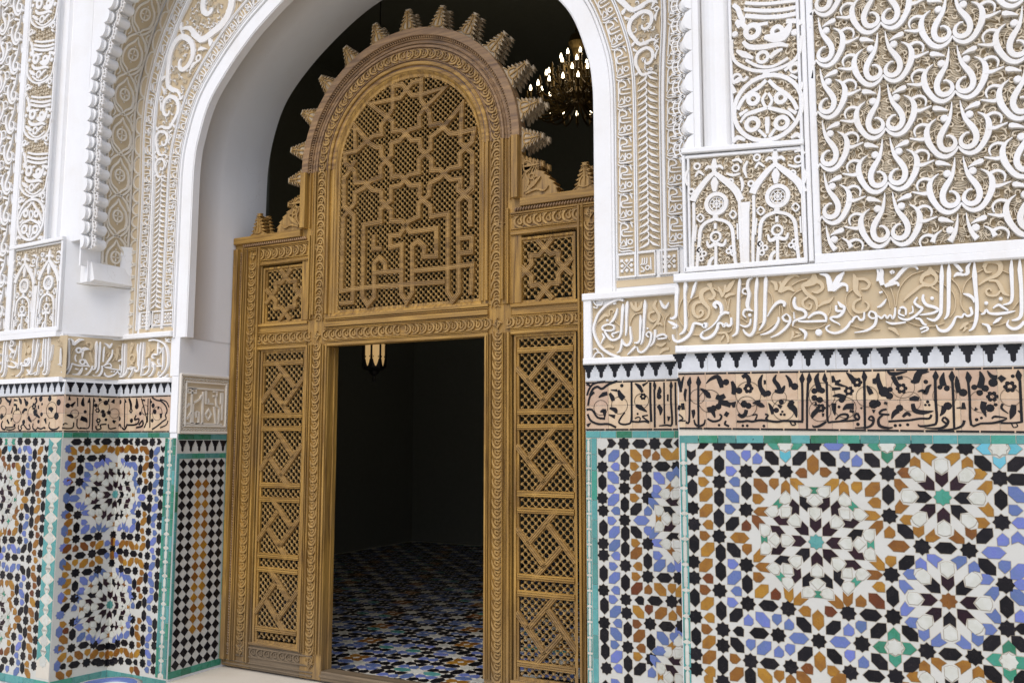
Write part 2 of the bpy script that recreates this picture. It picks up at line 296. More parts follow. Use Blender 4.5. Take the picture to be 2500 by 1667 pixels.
# ---------------------------------------------------------------- measured ornament: millimetres on each wall plane
DATA = {
'FR': '''N 2106 1552 0 K;S 2175 1549 0 K;H 2257 1552 0 K;S 2338 1552 0 K;N 2402 1550 180 G;S 2446 1550 0 C;N 2492 1549 0 G;S 2558 1550 0 K;H 2634 1549 0 B;N 2054 1505 270 K;H 2117 1494 45 O;H 2174 1467 90 K;H 2233 1496 135 B;P 2286 1504 270 B;P 2333 1493 90 B;H 2392 1496 135 K;N 2446 1503 270 L;H 2500 1494 45 K;H 2553 1471 90 O;H 2612 1494 135 K;P 2674 1503 270 B;S 2057 1440 0 K;P 2124 1438 180 O;P 2223 1440 0 B;S 2285 1439 0 K;H 2363 1441 0 K;S 2444 1441 0 K;P 2506 1437 180 R;P 2600 1442 0 O;S 2669 1439 0 K;P 2106 1393 0 O;S 2174 1394 0 K;P 2237 1396 180 B;H 2057 1364 90 K;H 2343 1383 135 O;P 2397 1391 270 O;H 2115 1339 45 O;H 2170 1328 90 K;H 2227 1338 135 B;H 2284 1362 90 K;P 2332 1329 0 O;S 2056 1282 0 K;H 2113 1273 45 O;H 2167 1245 90 K;P 2215 1283 0 B;S 2281 1282 0 K;S 2060 1214 0 K;P 2121 1215 180 O;H 2224 1224 45 K;P 2280 1219 90 O;P 2106 1168 0 O;S 2167 1170 0 K;H 2251 1169 0 O;H 2059 1134 90 K;H 2117 1114 45 O;H 2226 1117 135 K;P 2281 1123 270 O;H 2171 1102 90 K;S 2717 1550 0 K;N 2783 1548 180 G;S 2829 1549 0 C;N 2875 1549 0 G;S 2937 1545 0 K;H 3019 1542 0 K;S 3100 1541 0 K;N 3161 1538 180 L;S 3210 1539 0 C;N 3259 1537 0 L;P 2719 1487 90 B;H 2774 1491 135 K;N 2828 1504 270 G;H 2883 1492 45 K;H 3155 1484 135 K;N 3208 1489 270 L;H 3260 1482 45 K;H 2747 1435 0 K;S 2828 1440 0 K;S 3206 1430 0 K;H 3263 1428 0 K;P 2714 1385 270 O;H 2771 1380 45 O;H 2826 1360 90 K;H 3206 1354 90 K;H 3258 1373 135 B;P 2777 1328 180 O;S 2827 1280 0 K;P 3251 1317 0 B;P 3260 1272 180 B;S 3205 1272 0 K;P 2826 1218 90 O;H 2882 1225 135 K;H 2856 1169 0 O;S 2937 1170 0 K;H 3016 1170 0 K;S 3094 1167 0 K;H 3147 1221 45 K;P 3206 1211 90 B;H 3173 1163 0 B;N 3252 1219 90 B;S 2055 1059 0 K;H 2108 1049 45 O;H 2169 1028 90 K;P 2221 1061 0 B;S 2277 1060 0 K;S 2056 992 0 K;P 2116 995 180 O;H 2225 1006 45 B;H 2278 984 90 K;P 2325 1015 0 O;H 2336 960 45 O;P 2391 953 90 O;H 2057 912 90 K;P 2101 948 0 R;S 2163 950 0 K;P 2233 952 180 B;P 2216 906 0 B;S 2279 906 0 K;H 2360 905 0 K;S 2438 901 0 K;P 2502 897 180 O;P 2600 903 0 R;H 2552 867 90 O;S 2665 904 0 K;H 2110 893 45 O;H 2168 869 90 K;H 2229 856 45 K;P 2279 841 90 B;H 2336 849 135 B;P 2393 855 270 B;P 2440 840 90 B;H 2497 844 135 K;H 2607 844 45 K;P 2664 841 90 B;S 2059 834 0 K;P 2117 836 180 O;P 2106 789 0 O;S 2173 793 0 K;P 2237 793 180 K;H 2320 794 0 K;S 2396 794 0 K;H 2475 790 0 B;S 2551 787 0 K;H 2630 791 0 B;H 2059 755 90 K;H 2113 737 45 O;S 2171 730 0 K;H 2231 738 135 K;P 2285 745 270 B;H 2339 738 45 B;P 2396 730 90 B;P 2441 743 270 B;H 2498 732 45 K;H 2553 710 90 O;H 2607 735 135 K;P 2665 743 270 B;S 2057 684 0 K;H 2113 677 45 O;P 2220 683 0 O;S 2283 680 0 K;H 2358 680 0 K;S 2442 677 0 K;P 2503 678 180 R;P 2602 679 0 O;S 2664 681 0 K;S 2058 623 0 K;P 2115 621 180 O;H 2169 652 90 K;H 2226 623 45 O;H 2339 629 135 O;P 2394 636 270 O;H 2281 618 90 K;P 2108 584 270 O;P 2440 625 90 O;H 2490 637 135 O;H 2620 647 45 O;S 2168 585 0 K;P 2825 1109 270 O;H 2880 1108 45 K;S 2826 1060 0 K;P 2779 1012 180 O;H 2769 958 135 O;P 2713 952 90 O;H 2826 981 90 K;H 2746 904 0 K;S 2825 904 0 K;P 2709 856 270 B;H 2771 848 45 K;N 2825 840 90 G;H 2881 849 135 K;S 2710 793 0 K;N 2774 789 180 G;S 2826 791 0 C;N 2875 793 0 G;N 2826 745 270 G;H 2770 734 135 K;P 2713 726 90 B;H 2883 736 45 K;S 2937 791 0 K;H 3015 789 0 K;S 3093 787 0 K;H 2748 679 0 K;S 2826 687 0 K;H 3150 842 45 K;N 3205 833 90 G;N 3157 786 180 G;S 3204 783 0 C;N 3244 784 0 G;N 3204 737 270 G;H 3149 734 135 K;S 3204 897 0 K;S 3205 1051 0 K;H 3205 975 90 K;H 3150 1111 135 K;P 3206 1115 270 B;H 3251 1100 45 B;P 3251 1055 180 B;H 3246 1010 135 B;P 3248 945 90 B;P 3250 901 180 K;H 3242 848 135 K;H 3241 729 45 K'''.split(';'),
'SR': '''N 1541 1551 0 K;S 1605 1549 0 K;H 1687 1549 0 K;S 1762 1549 0 K;N 1828 1551 180 K;H 1896 1552 0 K;N 1490 1503 270 K;H 1552 1491 45 B;H 1610 1473 90 K;H 1666 1492 135 O;P 1721 1501 270 O;P 1767 1492 90 O;H 1820 1500 135 O;H 1875 1503 45 O;P 1925 1501 90 O;S 1491 1434 0 K;P 1559 1437 180 B;P 1657 1441 0 O;S 1722 1439 0 K;H 1799 1443 0 K;S 1871 1440 0 K;H 1547 1385 135 B;S 1608 1398 0 K;H 1663 1388 45 O;H 1491 1360 90 K;H 1721 1368 90 K;H 1782 1388 135 B;P 1836 1396 270 B;P 1538 1330 0 B;S 1606 1334 0 K;P 1671 1335 180 O;P 1771 1336 0 B;S 1489 1284 0 K;H 1548 1279 45 B;H 1607 1257 90 K;P 1656 1291 0 O;S 1721 1291 0 K;S 1493 1223 0 K;P 1558 1226 180 B;H 1664 1238 45 K;P 1723 1232 90 B;P 1539 1178 0 B;S 1605 1182 0 K;H 1690 1185 0 B;H 1493 1141 90 K;H 1549 1123 45 B;H 1607 1120 90 K;H 1662 1129 135 K;P 1721 1138 270 B;S 1492 1066 0 K;H 1550 1060 45 B;H 1606 1045 90 K;P 1659 1077 0 O;S 1720 1077 0 K;P 1556 1012 180 B;H 1661 1030 45 O;S 1493 1010 0 K;H 1492 924 90 K;P 1543 961 0 B;S 1605 967 0 K;H 1549 906 45 B;H 1604 887 90 K;P 1668 969 180 O;H 1718 996 90 K;P 1768 1026 0 B;H 1777 980 45 B;P 1834 975 90 B;P 1659 920 0 O;S 1718 924 0 K;H 1799 925 0 K;S 1869 928 0 K;S 1491 843 0 K;P 1554 848 180 B;H 1661 866 45 O;P 1719 865 90 O;H 1777 870 135 O;P 1835 878 270 O;H 1882 872 45 O;H 1494 771 90 K;P 1541 804 0 B;S 1605 810 0 K;P 1674 812 180 K;H 1752 816 0 K;S 1833 819 0 K;H 1901 825 0 K;H 1551 749 45 B;S 1608 746 0 K;H 1667 757 135 O;P 1721 772 270 O;H 1779 762 45 O;P 1836 756 90 O;H 1884 773 135 O;S 1493 691 0 K;P 1563 696 180 B;P 1660 701 0 O;S 1726 708 0 K;H 1807 704 0 K;S 1878 711 0 K;H 1492 633 90 K;H 1554 645 135 B;H 1613 670 90 K;H 1671 647 45 O;H 1786 649 135 B;P 1840 657 270 B;P 1547 594 0 B;S 1612 590 0 K;P 1679 593 180 O;H 1728 623 90 K;P 1778 590 0 B;H 1496 558 90 K;H 1555 539 45 B;H 1613 513 90 K;P 1662 551 0 O;S 1729 547 0 K;S 1503 480 0 K;P 1561 486 180 B;H 1671 496 45 K;P 1730 487 90 B;P 1549 437 0 B;S 1614 443 0 K;H 1701 448 0 B'''.split(';'),
'ROS': '''A F 2554 1167 T O G;B F 3015 1356 E O -;B F 3018 978 O B -;B F 3014 605 T O -;A S 1981 1198 T B O;A S 1978 472 T B O'''.split(';'),
'INS': '''w|2.8 19.6 16.8 14 14 12.6 5.6|2010 2251 2011 2218 2007 2176 2006 2127 2004 2105 1991 2094 1977 2095;w|8.3 19.4 11.1 13.9 13.9 13.9 11.1 4.2|2048 2253 2049 2228 2045 2196 2046 2146 2046 2091 2045 2050 2035 2031 2018 2021;w|3.3 13.8 13.8 4.1|2100 2252 2089 2225 2083 2204 2072 2174;w|16.5 22 11 11 13.8 13.8 13.8 12.4 11 5.5|2135 2066 2130 2050 2116 2059 2086 2066 2077 2051 2066 2024 2043 2003 2012 1991 1992 2000 1987 2023;w|10.8 16.2 16.2 16.2 13.5 8.1|2183 2125 2173 2140 2184 2150 2200 2138 2204 2113 2199 2100;w|10.8 13.5 10.8 8.1 6.7 5.4 4|2236 2100 2218 2104 2198 2092 2187 2074 2171 2056 2151 2041 2126 2029;w|8.1 12.1 12.1 8.1 12.1 8.1 12.1 13.5 13.5 13.5 12.1 10.8 5.4|2244 2081 2243 2052 2229 2047 2222 2058 2213 2045 2203 2059 2189 2058 2184 2039 2170 2016 2147 2001 2123 1999 2112 2013 2124 2029;w|2.8 13.9 13.9 8.4|1968 2082 1985 2073 2005 2058 1988 2050;t|19.2 30.2 16.5 21.9 21.9 21.9 16.5 13.7 11 8.2 5.5|2153 2237 2153 2220 2142 2213 2122 2203 2116 2185 2121 2162 2137 2142 2150 2122 2144 2095 2127 2080 2100 2079;t|13.6 16.3 13.6 5.4|2158 2214 2174 2186 2162 2168 2146 2169;t|11 16.4 16.4 15.1 13.7 12.3 8.2 5.5|2118 2157 2091 2154 2079 2130 2087 2102 2106 2093 2123 2108 2115 2122 2106 2114;t|3.9|2035 2180 2021 2153 2014 2120 2017 2087 2033 2059 2060 2030;t|3.9|2102 2183 2077 2174 2057 2151 2059 2096;t|3.8|2166 2214 2196 2195;t|3.8|2173 2167 2186 2152;t|4.9|2074 2018 2104 2015;t|3.2|2236 2095 2238 2079 2243 2057 2248 2046 2240 2025 2221 2018;t|3.8|2231 2111 2226 2139 2219 2161;t|3.8|2230 2111 2235 2143 2240 2162;t|5.4 16.2 10.8|2191 2217 2201 2195 2209 2172;t|10.8 13.5 8.1|2221 2223 2220 2201 2211 2178;t|2.7 21.5 21.5 10.8|2264 2241 2247 2223 2233 2203 2222 2193;t|5.4 16.1 13.4|2262 2179 2238 2181 2219 2169;t|2.7 10.7 10.7 5.4|2180 2018 2197 2019 2215 2018 2226 2010;t|5.3 13.3 10.7 2.7|2218 2013 2226 2002 2228 1983 2222 1975;t|5.4 10.7 2.7|2212 2008 2204 1998 2196 1985;w|2.8 14 13 13 13 11.2 3.7|2285 2249 2283 2223 2278 2177 2274 2106 2270 2037 2265 2014 2246 2001;w|3.7 12 13.9 15.7 18.5 12.9 3.7|2338 2242 2322 2234 2316 2206 2322 2173 2314 2136 2318 2113 2336 2102;w|7.4|2316 2197 2300 2198 2296 2182 2313 2175;w|9.3 10.2 8.3 3.7|2318 2108 2302 2109 2295 2091 2306 2076;wd|7.4|2322 2086;w|5.5 10.1 10.1 4.6|2326 2071 2321 2048 2302 2039 2280 2048;w|2.7 15.6 13.7 13.7 13.7 13.7 12.8 10.1 4.6|2358 2247 2355 2217 2350 2171 2348 2102 2344 2051 2338 2019 2320 2001 2302 2012 2293 2028;w|2.7 17.3 14.6 14.6 13.7 3.6|2394 2247 2392 2224 2388 2168 2384 2099 2380 2053 2359 2020;w|9.9 13.6 16.3 13.6 9 2.7|2462 2112 2465 2126 2450 2134 2431 2126 2413 2106 2394 2075;w|6.3 11.7 11.7 9.9 2.7|2439 2070 2438 2052 2419 2023 2392 2007 2363 2001;w|3.6 8.9 11.6 11.6 9.8 2.7|2472 2082 2485 2065 2482 2043 2464 2021 2436 2000 2405 1988;w|4.5 9.8 9.8 8.1|2472 2082 2456 2069 2465 2053 2480 2050;w|7.1 13.2 15 14.1 12.3 12.3 10.6 8.8 2.6|2509 2148 2503 2128 2510 2104 2536 2094 2548 2079 2543 2064 2517 2056 2500 2048 2495 2028;w|3.6 6.2|2501 2087 2502 2059;w|7 9.7 9.7|2517 2049 2551 2045 2628 2043;w|6.1 11.3 12.2 11.3 7.9|2556 2058 2578 2075 2604 2078 2623 2065 2626 2045;w|4.4 13.2 13.2 2.6|2520 2018 2537 2008 2545 1994 2538 1972;wd|13.9|2595 1998;w|4.3 17.3 11.2 13 12.1 8.6 9.5 8.6 6 2.6|2673 2118 2685 2101 2697 2092 2688 2070 2671 2058 2650 2057 2643 2051 2653 2041 2670 2031 2678 2022;w|8.6 11.2 8.6|2666 2103 2667 2082 2688 2079;w|6 9.4 8.5 6 9.4 9.4 9.4 11.1 11.1 10.2 8.5 6.8 2.6|2770 2069 2767 2043 2753 2039 2745 2053 2732 2049 2724 2035 2717 2033 2706 2016 2685 1999 2656 1992 2631 2002 2625 2016 2640 2026;w|4.2 10 10.9 11.7 9.2 2.5|2792 2072 2810 2062 2813 2040 2804 2014 2775 1996 2730 1990;w|6.7 8.4 7.5 6.7|2792 2070 2786 2055 2797 2043 2812 2044;w|3.5 17.4 23.9 17.4|2607 2235 2635 2226 2644 2194 2645 2162;w|2.6 26 26 17.3|2702 2236 2681 2213 2663 2183 2653 2162;w|6 10.4 17.3 17.3|2710 2155 2709 2179 2688 2186 2658 2166;w|8.4 10.9 15.1|2825 2236 2828 2214 2825 2188;t|3.6 18.2 13.6|2410 2224 2430 2211 2433 2183;t|6.3 11.7 19.8 19.8 18|2527 2231 2510 2239 2483 2230 2461 2204 2446 2173;t|3.6 18 22.5|2506 2171 2482 2189 2451 2180;t|9 13.5|2448 2219 2456 2195;t|13.3 39.9 26.6 16 15.1 16 15.1 10.6 4.4|2584 2239 2583 2212 2561 2200 2539 2193 2547 2170 2564 2150 2585 2135 2592 2108 2587 2090;t|26.2 17.5 15.7 13.1 4.4|2583 2212 2608 2201 2616 2178 2594 2162 2573 2168;t|8.8 11.4 11.4 10.6 7.9 4.4|2559 2146 2537 2130 2541 2107 2562 2096 2571 2114 2560 2119;t|2.6 14.8 14.8 4.4|2657 2139 2639 2122 2618 2117 2596 2103;t|4.3 25.6 21.3 8.5|2735 2226 2742 2195 2741 2159 2760 2131;t|11 12.7 12.7 11 4.2|2747 2203 2775 2201 2793 2182 2782 2163 2761 2162;t|8.5 11.9 12.7 11.9 11 9.3 4.2|2760 2125 2735 2111 2730 2085 2750 2070 2778 2077 2787 2098 2772 2113;t|3.6|2534 2178 2508 2166 2489 2142 2486 2106 2496 2085;t|3.5|2643 2104 2642 2082 2631 2063;t|3.4|2729 2162 2707 2144 2702 2109 2713 2073 2732 2049;t|3.5|2624 2032 2602 2020 2568 2013 2542 2019;t|3.6|2402 2181 2415 2157 2416 2125;t|3.6|2496 2199 2522 2213 2557 2221;t|3.6|2482 2038 2499 2028 2525 2017;t|3.4|2711 2022 2739 2012 2767 2003 2824 1998;t|3.6|2343 2007 2379 2017 2425 2046;t|3.7|2283 2078 2312 2055;t|3.7|2287 2218 2307 2219;t|3.7|2287 2166 2306 2184;t|3.6|2357 2050 2376 2056;t|3.6|2445 2118 2443 2077;t|3.6|2453 2117 2457 2081;t|2.7 13.3 2.7|2490 2013 2494 1997 2484 1974;t|4.4 13.2 4.4|2503 2005 2524 1995 2493 1983;w|5.9 10.9 16.8 21 16.8|2822 2238 2834 2239 2840 2224 2836 2197 2841 2171;w|6.6 10.8 14.9 16.5 14.9 14.9|2970 2221 2959 2235 2935 2237 2911 2217 2890 2193 2866 2178;w|12.5 16.6 8.3|2871 2216 2879 2220 2885 2215;w|7.5 12.5 19.1 12.5|2899 2162 2893 2175 2869 2173 2849 2166;w|2.5 10.9 10 4.2|2853 2115 2843 2101 2830 2089 2818 2085;w|8.4 6.7|2828 2141 2840 2145;w|5.8 9.1 9.1 5.8 9.1 5.8 9.1 6.6 5.8|2883 2079 2880 2051 2872 2038 2864 2052 2852 2040 2845 2053 2832 2041 2820 2050 2812 2042;w|8.2 9 8.2 6.6|2899 2075 2909 2079 2920 2070 2919 2048;w|8.2 8.2 5.8|2899 2071 2896 2054 2915 2044;w|4.9 6.5 4.1|2944 2081 2945 2059 2931 2052;w|5.7 9.7 10.5 10.5 9.7 10.5 10.5 8.1 3.2|2963 2114 2952 2095 2965 2079 2978 2070 2966 2054 2946 2038 2922 2029 2899 2037 2892 2046;w|6.4 12 12 12 10.4 9.6 8 3.2|2985 2123 2982 2104 2994 2082 3021 2071 3033 2060 3016 2050 2989 2046 2968 2045;wd|6.8|3014 2106;w|3.2 16.8 13.6 13.6 13.6 12 4|3054 2239 3051 2192 3047 2129 3043 2066 3038 2041 3018 2021 2992 2031;w|3.2 16.7 14.3 14.3 11.9 4|3078 2234 3076 2199 3072 2127 3069 2072 3064 2039 3052 2023;w|10.3 10.3 8.7 6.3 8.7 7.1 8.7 11.8 13.4 11.8 3.2|3142 2063 3146 2038 3131 2030 3120 2039 3112 2027 3098 2030 3090 2025 3078 2000 3058 1980 3035 1982 3023 2003;w|3.3 10.7 5.8|2847 2027 2871 2017 2918 2020;w|3.1 18.7 14 14 14 10.1 2.3|3164 2235 3162 2183 3163 2120 3164 2066 3159 2016 3147 1984 3132 1974;w|4.6 9.3 8.5 8.5 11.6 11.6 2.3|3175 2034 3186 2037 3194 2049 3204 2036 3229 2032 3258 2034 3288 2039;w|4.6 10 9.2 5.4|3216 2054 3234 2065 3248 2056 3265 2042;w|3 15.2 12.2 12.2 9.9 3.8|3286 2236 3283 2193 3282 2131 3280 2090 3272 2070 3249 2064;w|3 16.6 13.6 13.6 13.6 11.4 3.8|3312 2233 3310 2190 3311 2129 3309 2068 3305 2023 3292 2008 3274 2005;w|11.4 12.9 11.4 9.1 3|3314 1998 3297 1979 3276 1974 3259 1989 3265 2007;wd|7|3195 2074;wd|6.9|3243 2087;w|3.1 11.6 13.1 3.1|3177 1998 3195 1991 3201 1976 3199 1964;w|3.8 13.8 3.1|3243 2019 3228 2008 3213 1996;w|4 14.3 11.9|3092 2235 3107 2221 3121 2199;w|3.2 14.2 15.8 7.9|3152 2232 3140 2214 3139 2193 3127 2186;w|3.2 15.9 9.5|3092 2182 3105 2192 3127 2186;w|3.1 13.3 11.7 3.9|3120 2115 3138 2109 3152 2096 3155 2079;w|6.5 9.7 9.7 5.7|2952 2033 2969 2028 2980 2010 2991 2005;w|8 9.7 8 4.8|2967 1990 2987 1997 2994 1988 2970 1977;t|8.1 24.4 16.3 12.2 12.2|3012 2230 3010 2209 2988 2198 2979 2173 3005 2158;t|24.4 14.6 12.2 12.2 12.2 12.2 12.2 4.1|3012 2213 3030 2194 3031 2173 3013 2157 2982 2159 2954 2140 2930 2121 2914 2104;t|8 4|3013 2153 3035 2134;t|13.9 17.7 19.3 19.3 17.7 15.4 11.6 3.9|3195 2209 3203 2229 3225 2231 3246 2221 3248 2196 3233 2176 3200 2163 3173 2144;t|7.8 9.3 3.9|3195 2213 3201 2192 3219 2190;t|6.2 11.5 15.4 13.1 3.1|3207 2158 3232 2156 3245 2134 3254 2109 3272 2097;t|7.8 9.3 9.3 8.5 7 3.9|3244 2118 3229 2102 3204 2104 3197 2121 3209 2129 3214 2118;t|3.2|3031 2211 3053 2198;t|3.3|2989 2215 2950 2205 2917 2178 2896 2140 2886 2085;t|3.3|2869 2160 2879 2120 2883 2081;t|3.3|2833 2167 2856 2126 2865 2078;t|3.2|3082 2177 3103 2150 3113 2115 3111 2073 3128 2041;t|3.2|3153 2179 3130 2156 3117 2119;t|3.2|3084 2130 3093 2096 3088 2054 3071 2030;t|3.1|3173 2003 3220 1990 3263 2001;t|3|3279 2045 3299 2073;t|3.2|2922 2024 2960 2005 3013 2000 3052 2010;t|3.2|3033 2172 3044 2165;t|3.2|3055 2158 3069 2144;t|3.1|3170 2192 3191 2203;t|3.1|3252 2193 3276 2181;t|3.1|3172 2050 3182 2039;t|3.1|3137 2009 3152 2010;t|8.2 18.1 2.5|2854 2001 2874 1995 2891 1971;t|3.9 15.7 7.8|3103 1982 3118 1998 3133 2005;t|3.1 14.1|3113 1973 3125 1989'''.split(';'),
'INS_S': '''w|3.2 19.3 12.9 12.9 12.9 9.6 3.2|1616 2235 1614 2210 1610 2163 1606 2117 1604 2092 1594 2070 1577 2059;w|3.2 19.2 12.8 12.8 4.8|1641 2246 1637 2224 1633 2162 1632 2106 1627 2075;w|4.9 14.6 14.6 6.5|1587 2215 1579 2187 1565 2160 1545 2141;w|9.8|1545 2136 1565 2128 1564 2110 1538 2105 1507 2113 1508 2129 1531 2137 1545 2136;w|9.7 11.6 11.6 11.6 9.7|1517 2103 1531 2080 1550 2060 1574 2059 1597 2070;w|3.2 9.7 9.7 6.5|1597 2098 1574 2093 1557 2088 1564 2072;w|3.3 13 9.8 3.3|1504 2094 1514 2075 1507 2062 1497 2041;w|6.4 11.5 12.7 12.7 12.7 11.5 6.4|1607 2060 1613 2041 1629 2028 1646 2034 1656 2055 1653 2089 1652 2120;w|9.6 12.8 9.6 2.6|1607 2054 1606 2032 1596 2002 1579 1993;w|3.2 15.8 11.4 11.4 10.7 6.3|1705 2173 1706 2142 1703 2096 1701 2052 1688 2038 1672 2039;w|3.2 18.9 13.9 12.6 10.7 3.2|1730 2246 1730 2218 1725 2156 1721 2095 1714 2046 1704 2028;w|6.3 11.3 11.3 11.3 11.3 9.4 3.1|1747 2090 1759 2077 1756 2047 1742 2017 1716 1993 1694 1994 1685 2019;w|6.3 8.2 6.3|1747 2090 1734 2075 1746 2062;w|12.5 12.5 11.2 3.1|1779 2097 1778 2067 1771 2037 1752 2016;w|9.3 11.1 11.1 9.3 9.3|1784 2060 1800 2069 1823 2071 1835 2055 1791 2051;w|11.4 11.4 3.2|1678 2020 1662 2005 1635 1981;w|13.2|1619 2251 1593 2259 1573 2254 1546 2243 1522 2229 1498 2208 1481 2187 1467 2156 1458 2122 1463 2087 1476 2058 1493 2029 1520 2005 1553 1985 1596 1971;w|5.3|1455 2266 1471 2239 1499 2237 1509 2252;w|5.3|1458 2230 1475 2223 1482 2238;w|5.9|1452 1971 1472 1998 1496 1994 1509 1974;w|5.2|1456 2015 1469 2020 1483 2001;t|9.5 19.1 22.3 19.1 6.4|1655 2242 1665 2216 1684 2202 1704 2213 1714 2241;t|9.6 15.9|1681 2240 1681 2209;t|9.4 18.7 15.6 15.6 15.6 12.5 3.1|1788 2241 1774 2215 1787 2189 1799 2167 1795 2142 1779 2122 1760 2099;t|12.6 12.6 12.6 11.3 6.3|1777 2187 1751 2179 1748 2155 1767 2138 1786 2146;t|15.6 12.5 3.1|1789 2124 1801 2127 1817 2114;w|6.2 15.5 15.5 6.2|1807 2237 1819 2211 1834 2201 1851 2225;t|3.3 16.3 19.6 6.5|1477 2149 1498 2170 1518 2185 1538 2177;t|6.5 7.8 7.8 6.5 3.3|1542 2180 1542 2205 1556 2211 1565 2198 1555 2192;t|6.5 19.4 9.7|1513 2021 1540 2029 1563 2019;t|3.1 18.6 6.2|1781 2027 1806 2020 1831 2031;t|6.2 18.5 12.4|1799 1980 1815 1998 1846 2003;t|4.5|1716 2185 1680 2181 1657 2157 1647 2124 1650 2092;t|4.3|1802 2182 1821 2150 1826 2110 1829 2073 1850 2042;t|4.3|1853 2172 1833 2149 1827 2116;t|4.5|1565 2157 1601 2123;wd|5.9|1531 2157;wd|5|1741 2105'''.split(';'),
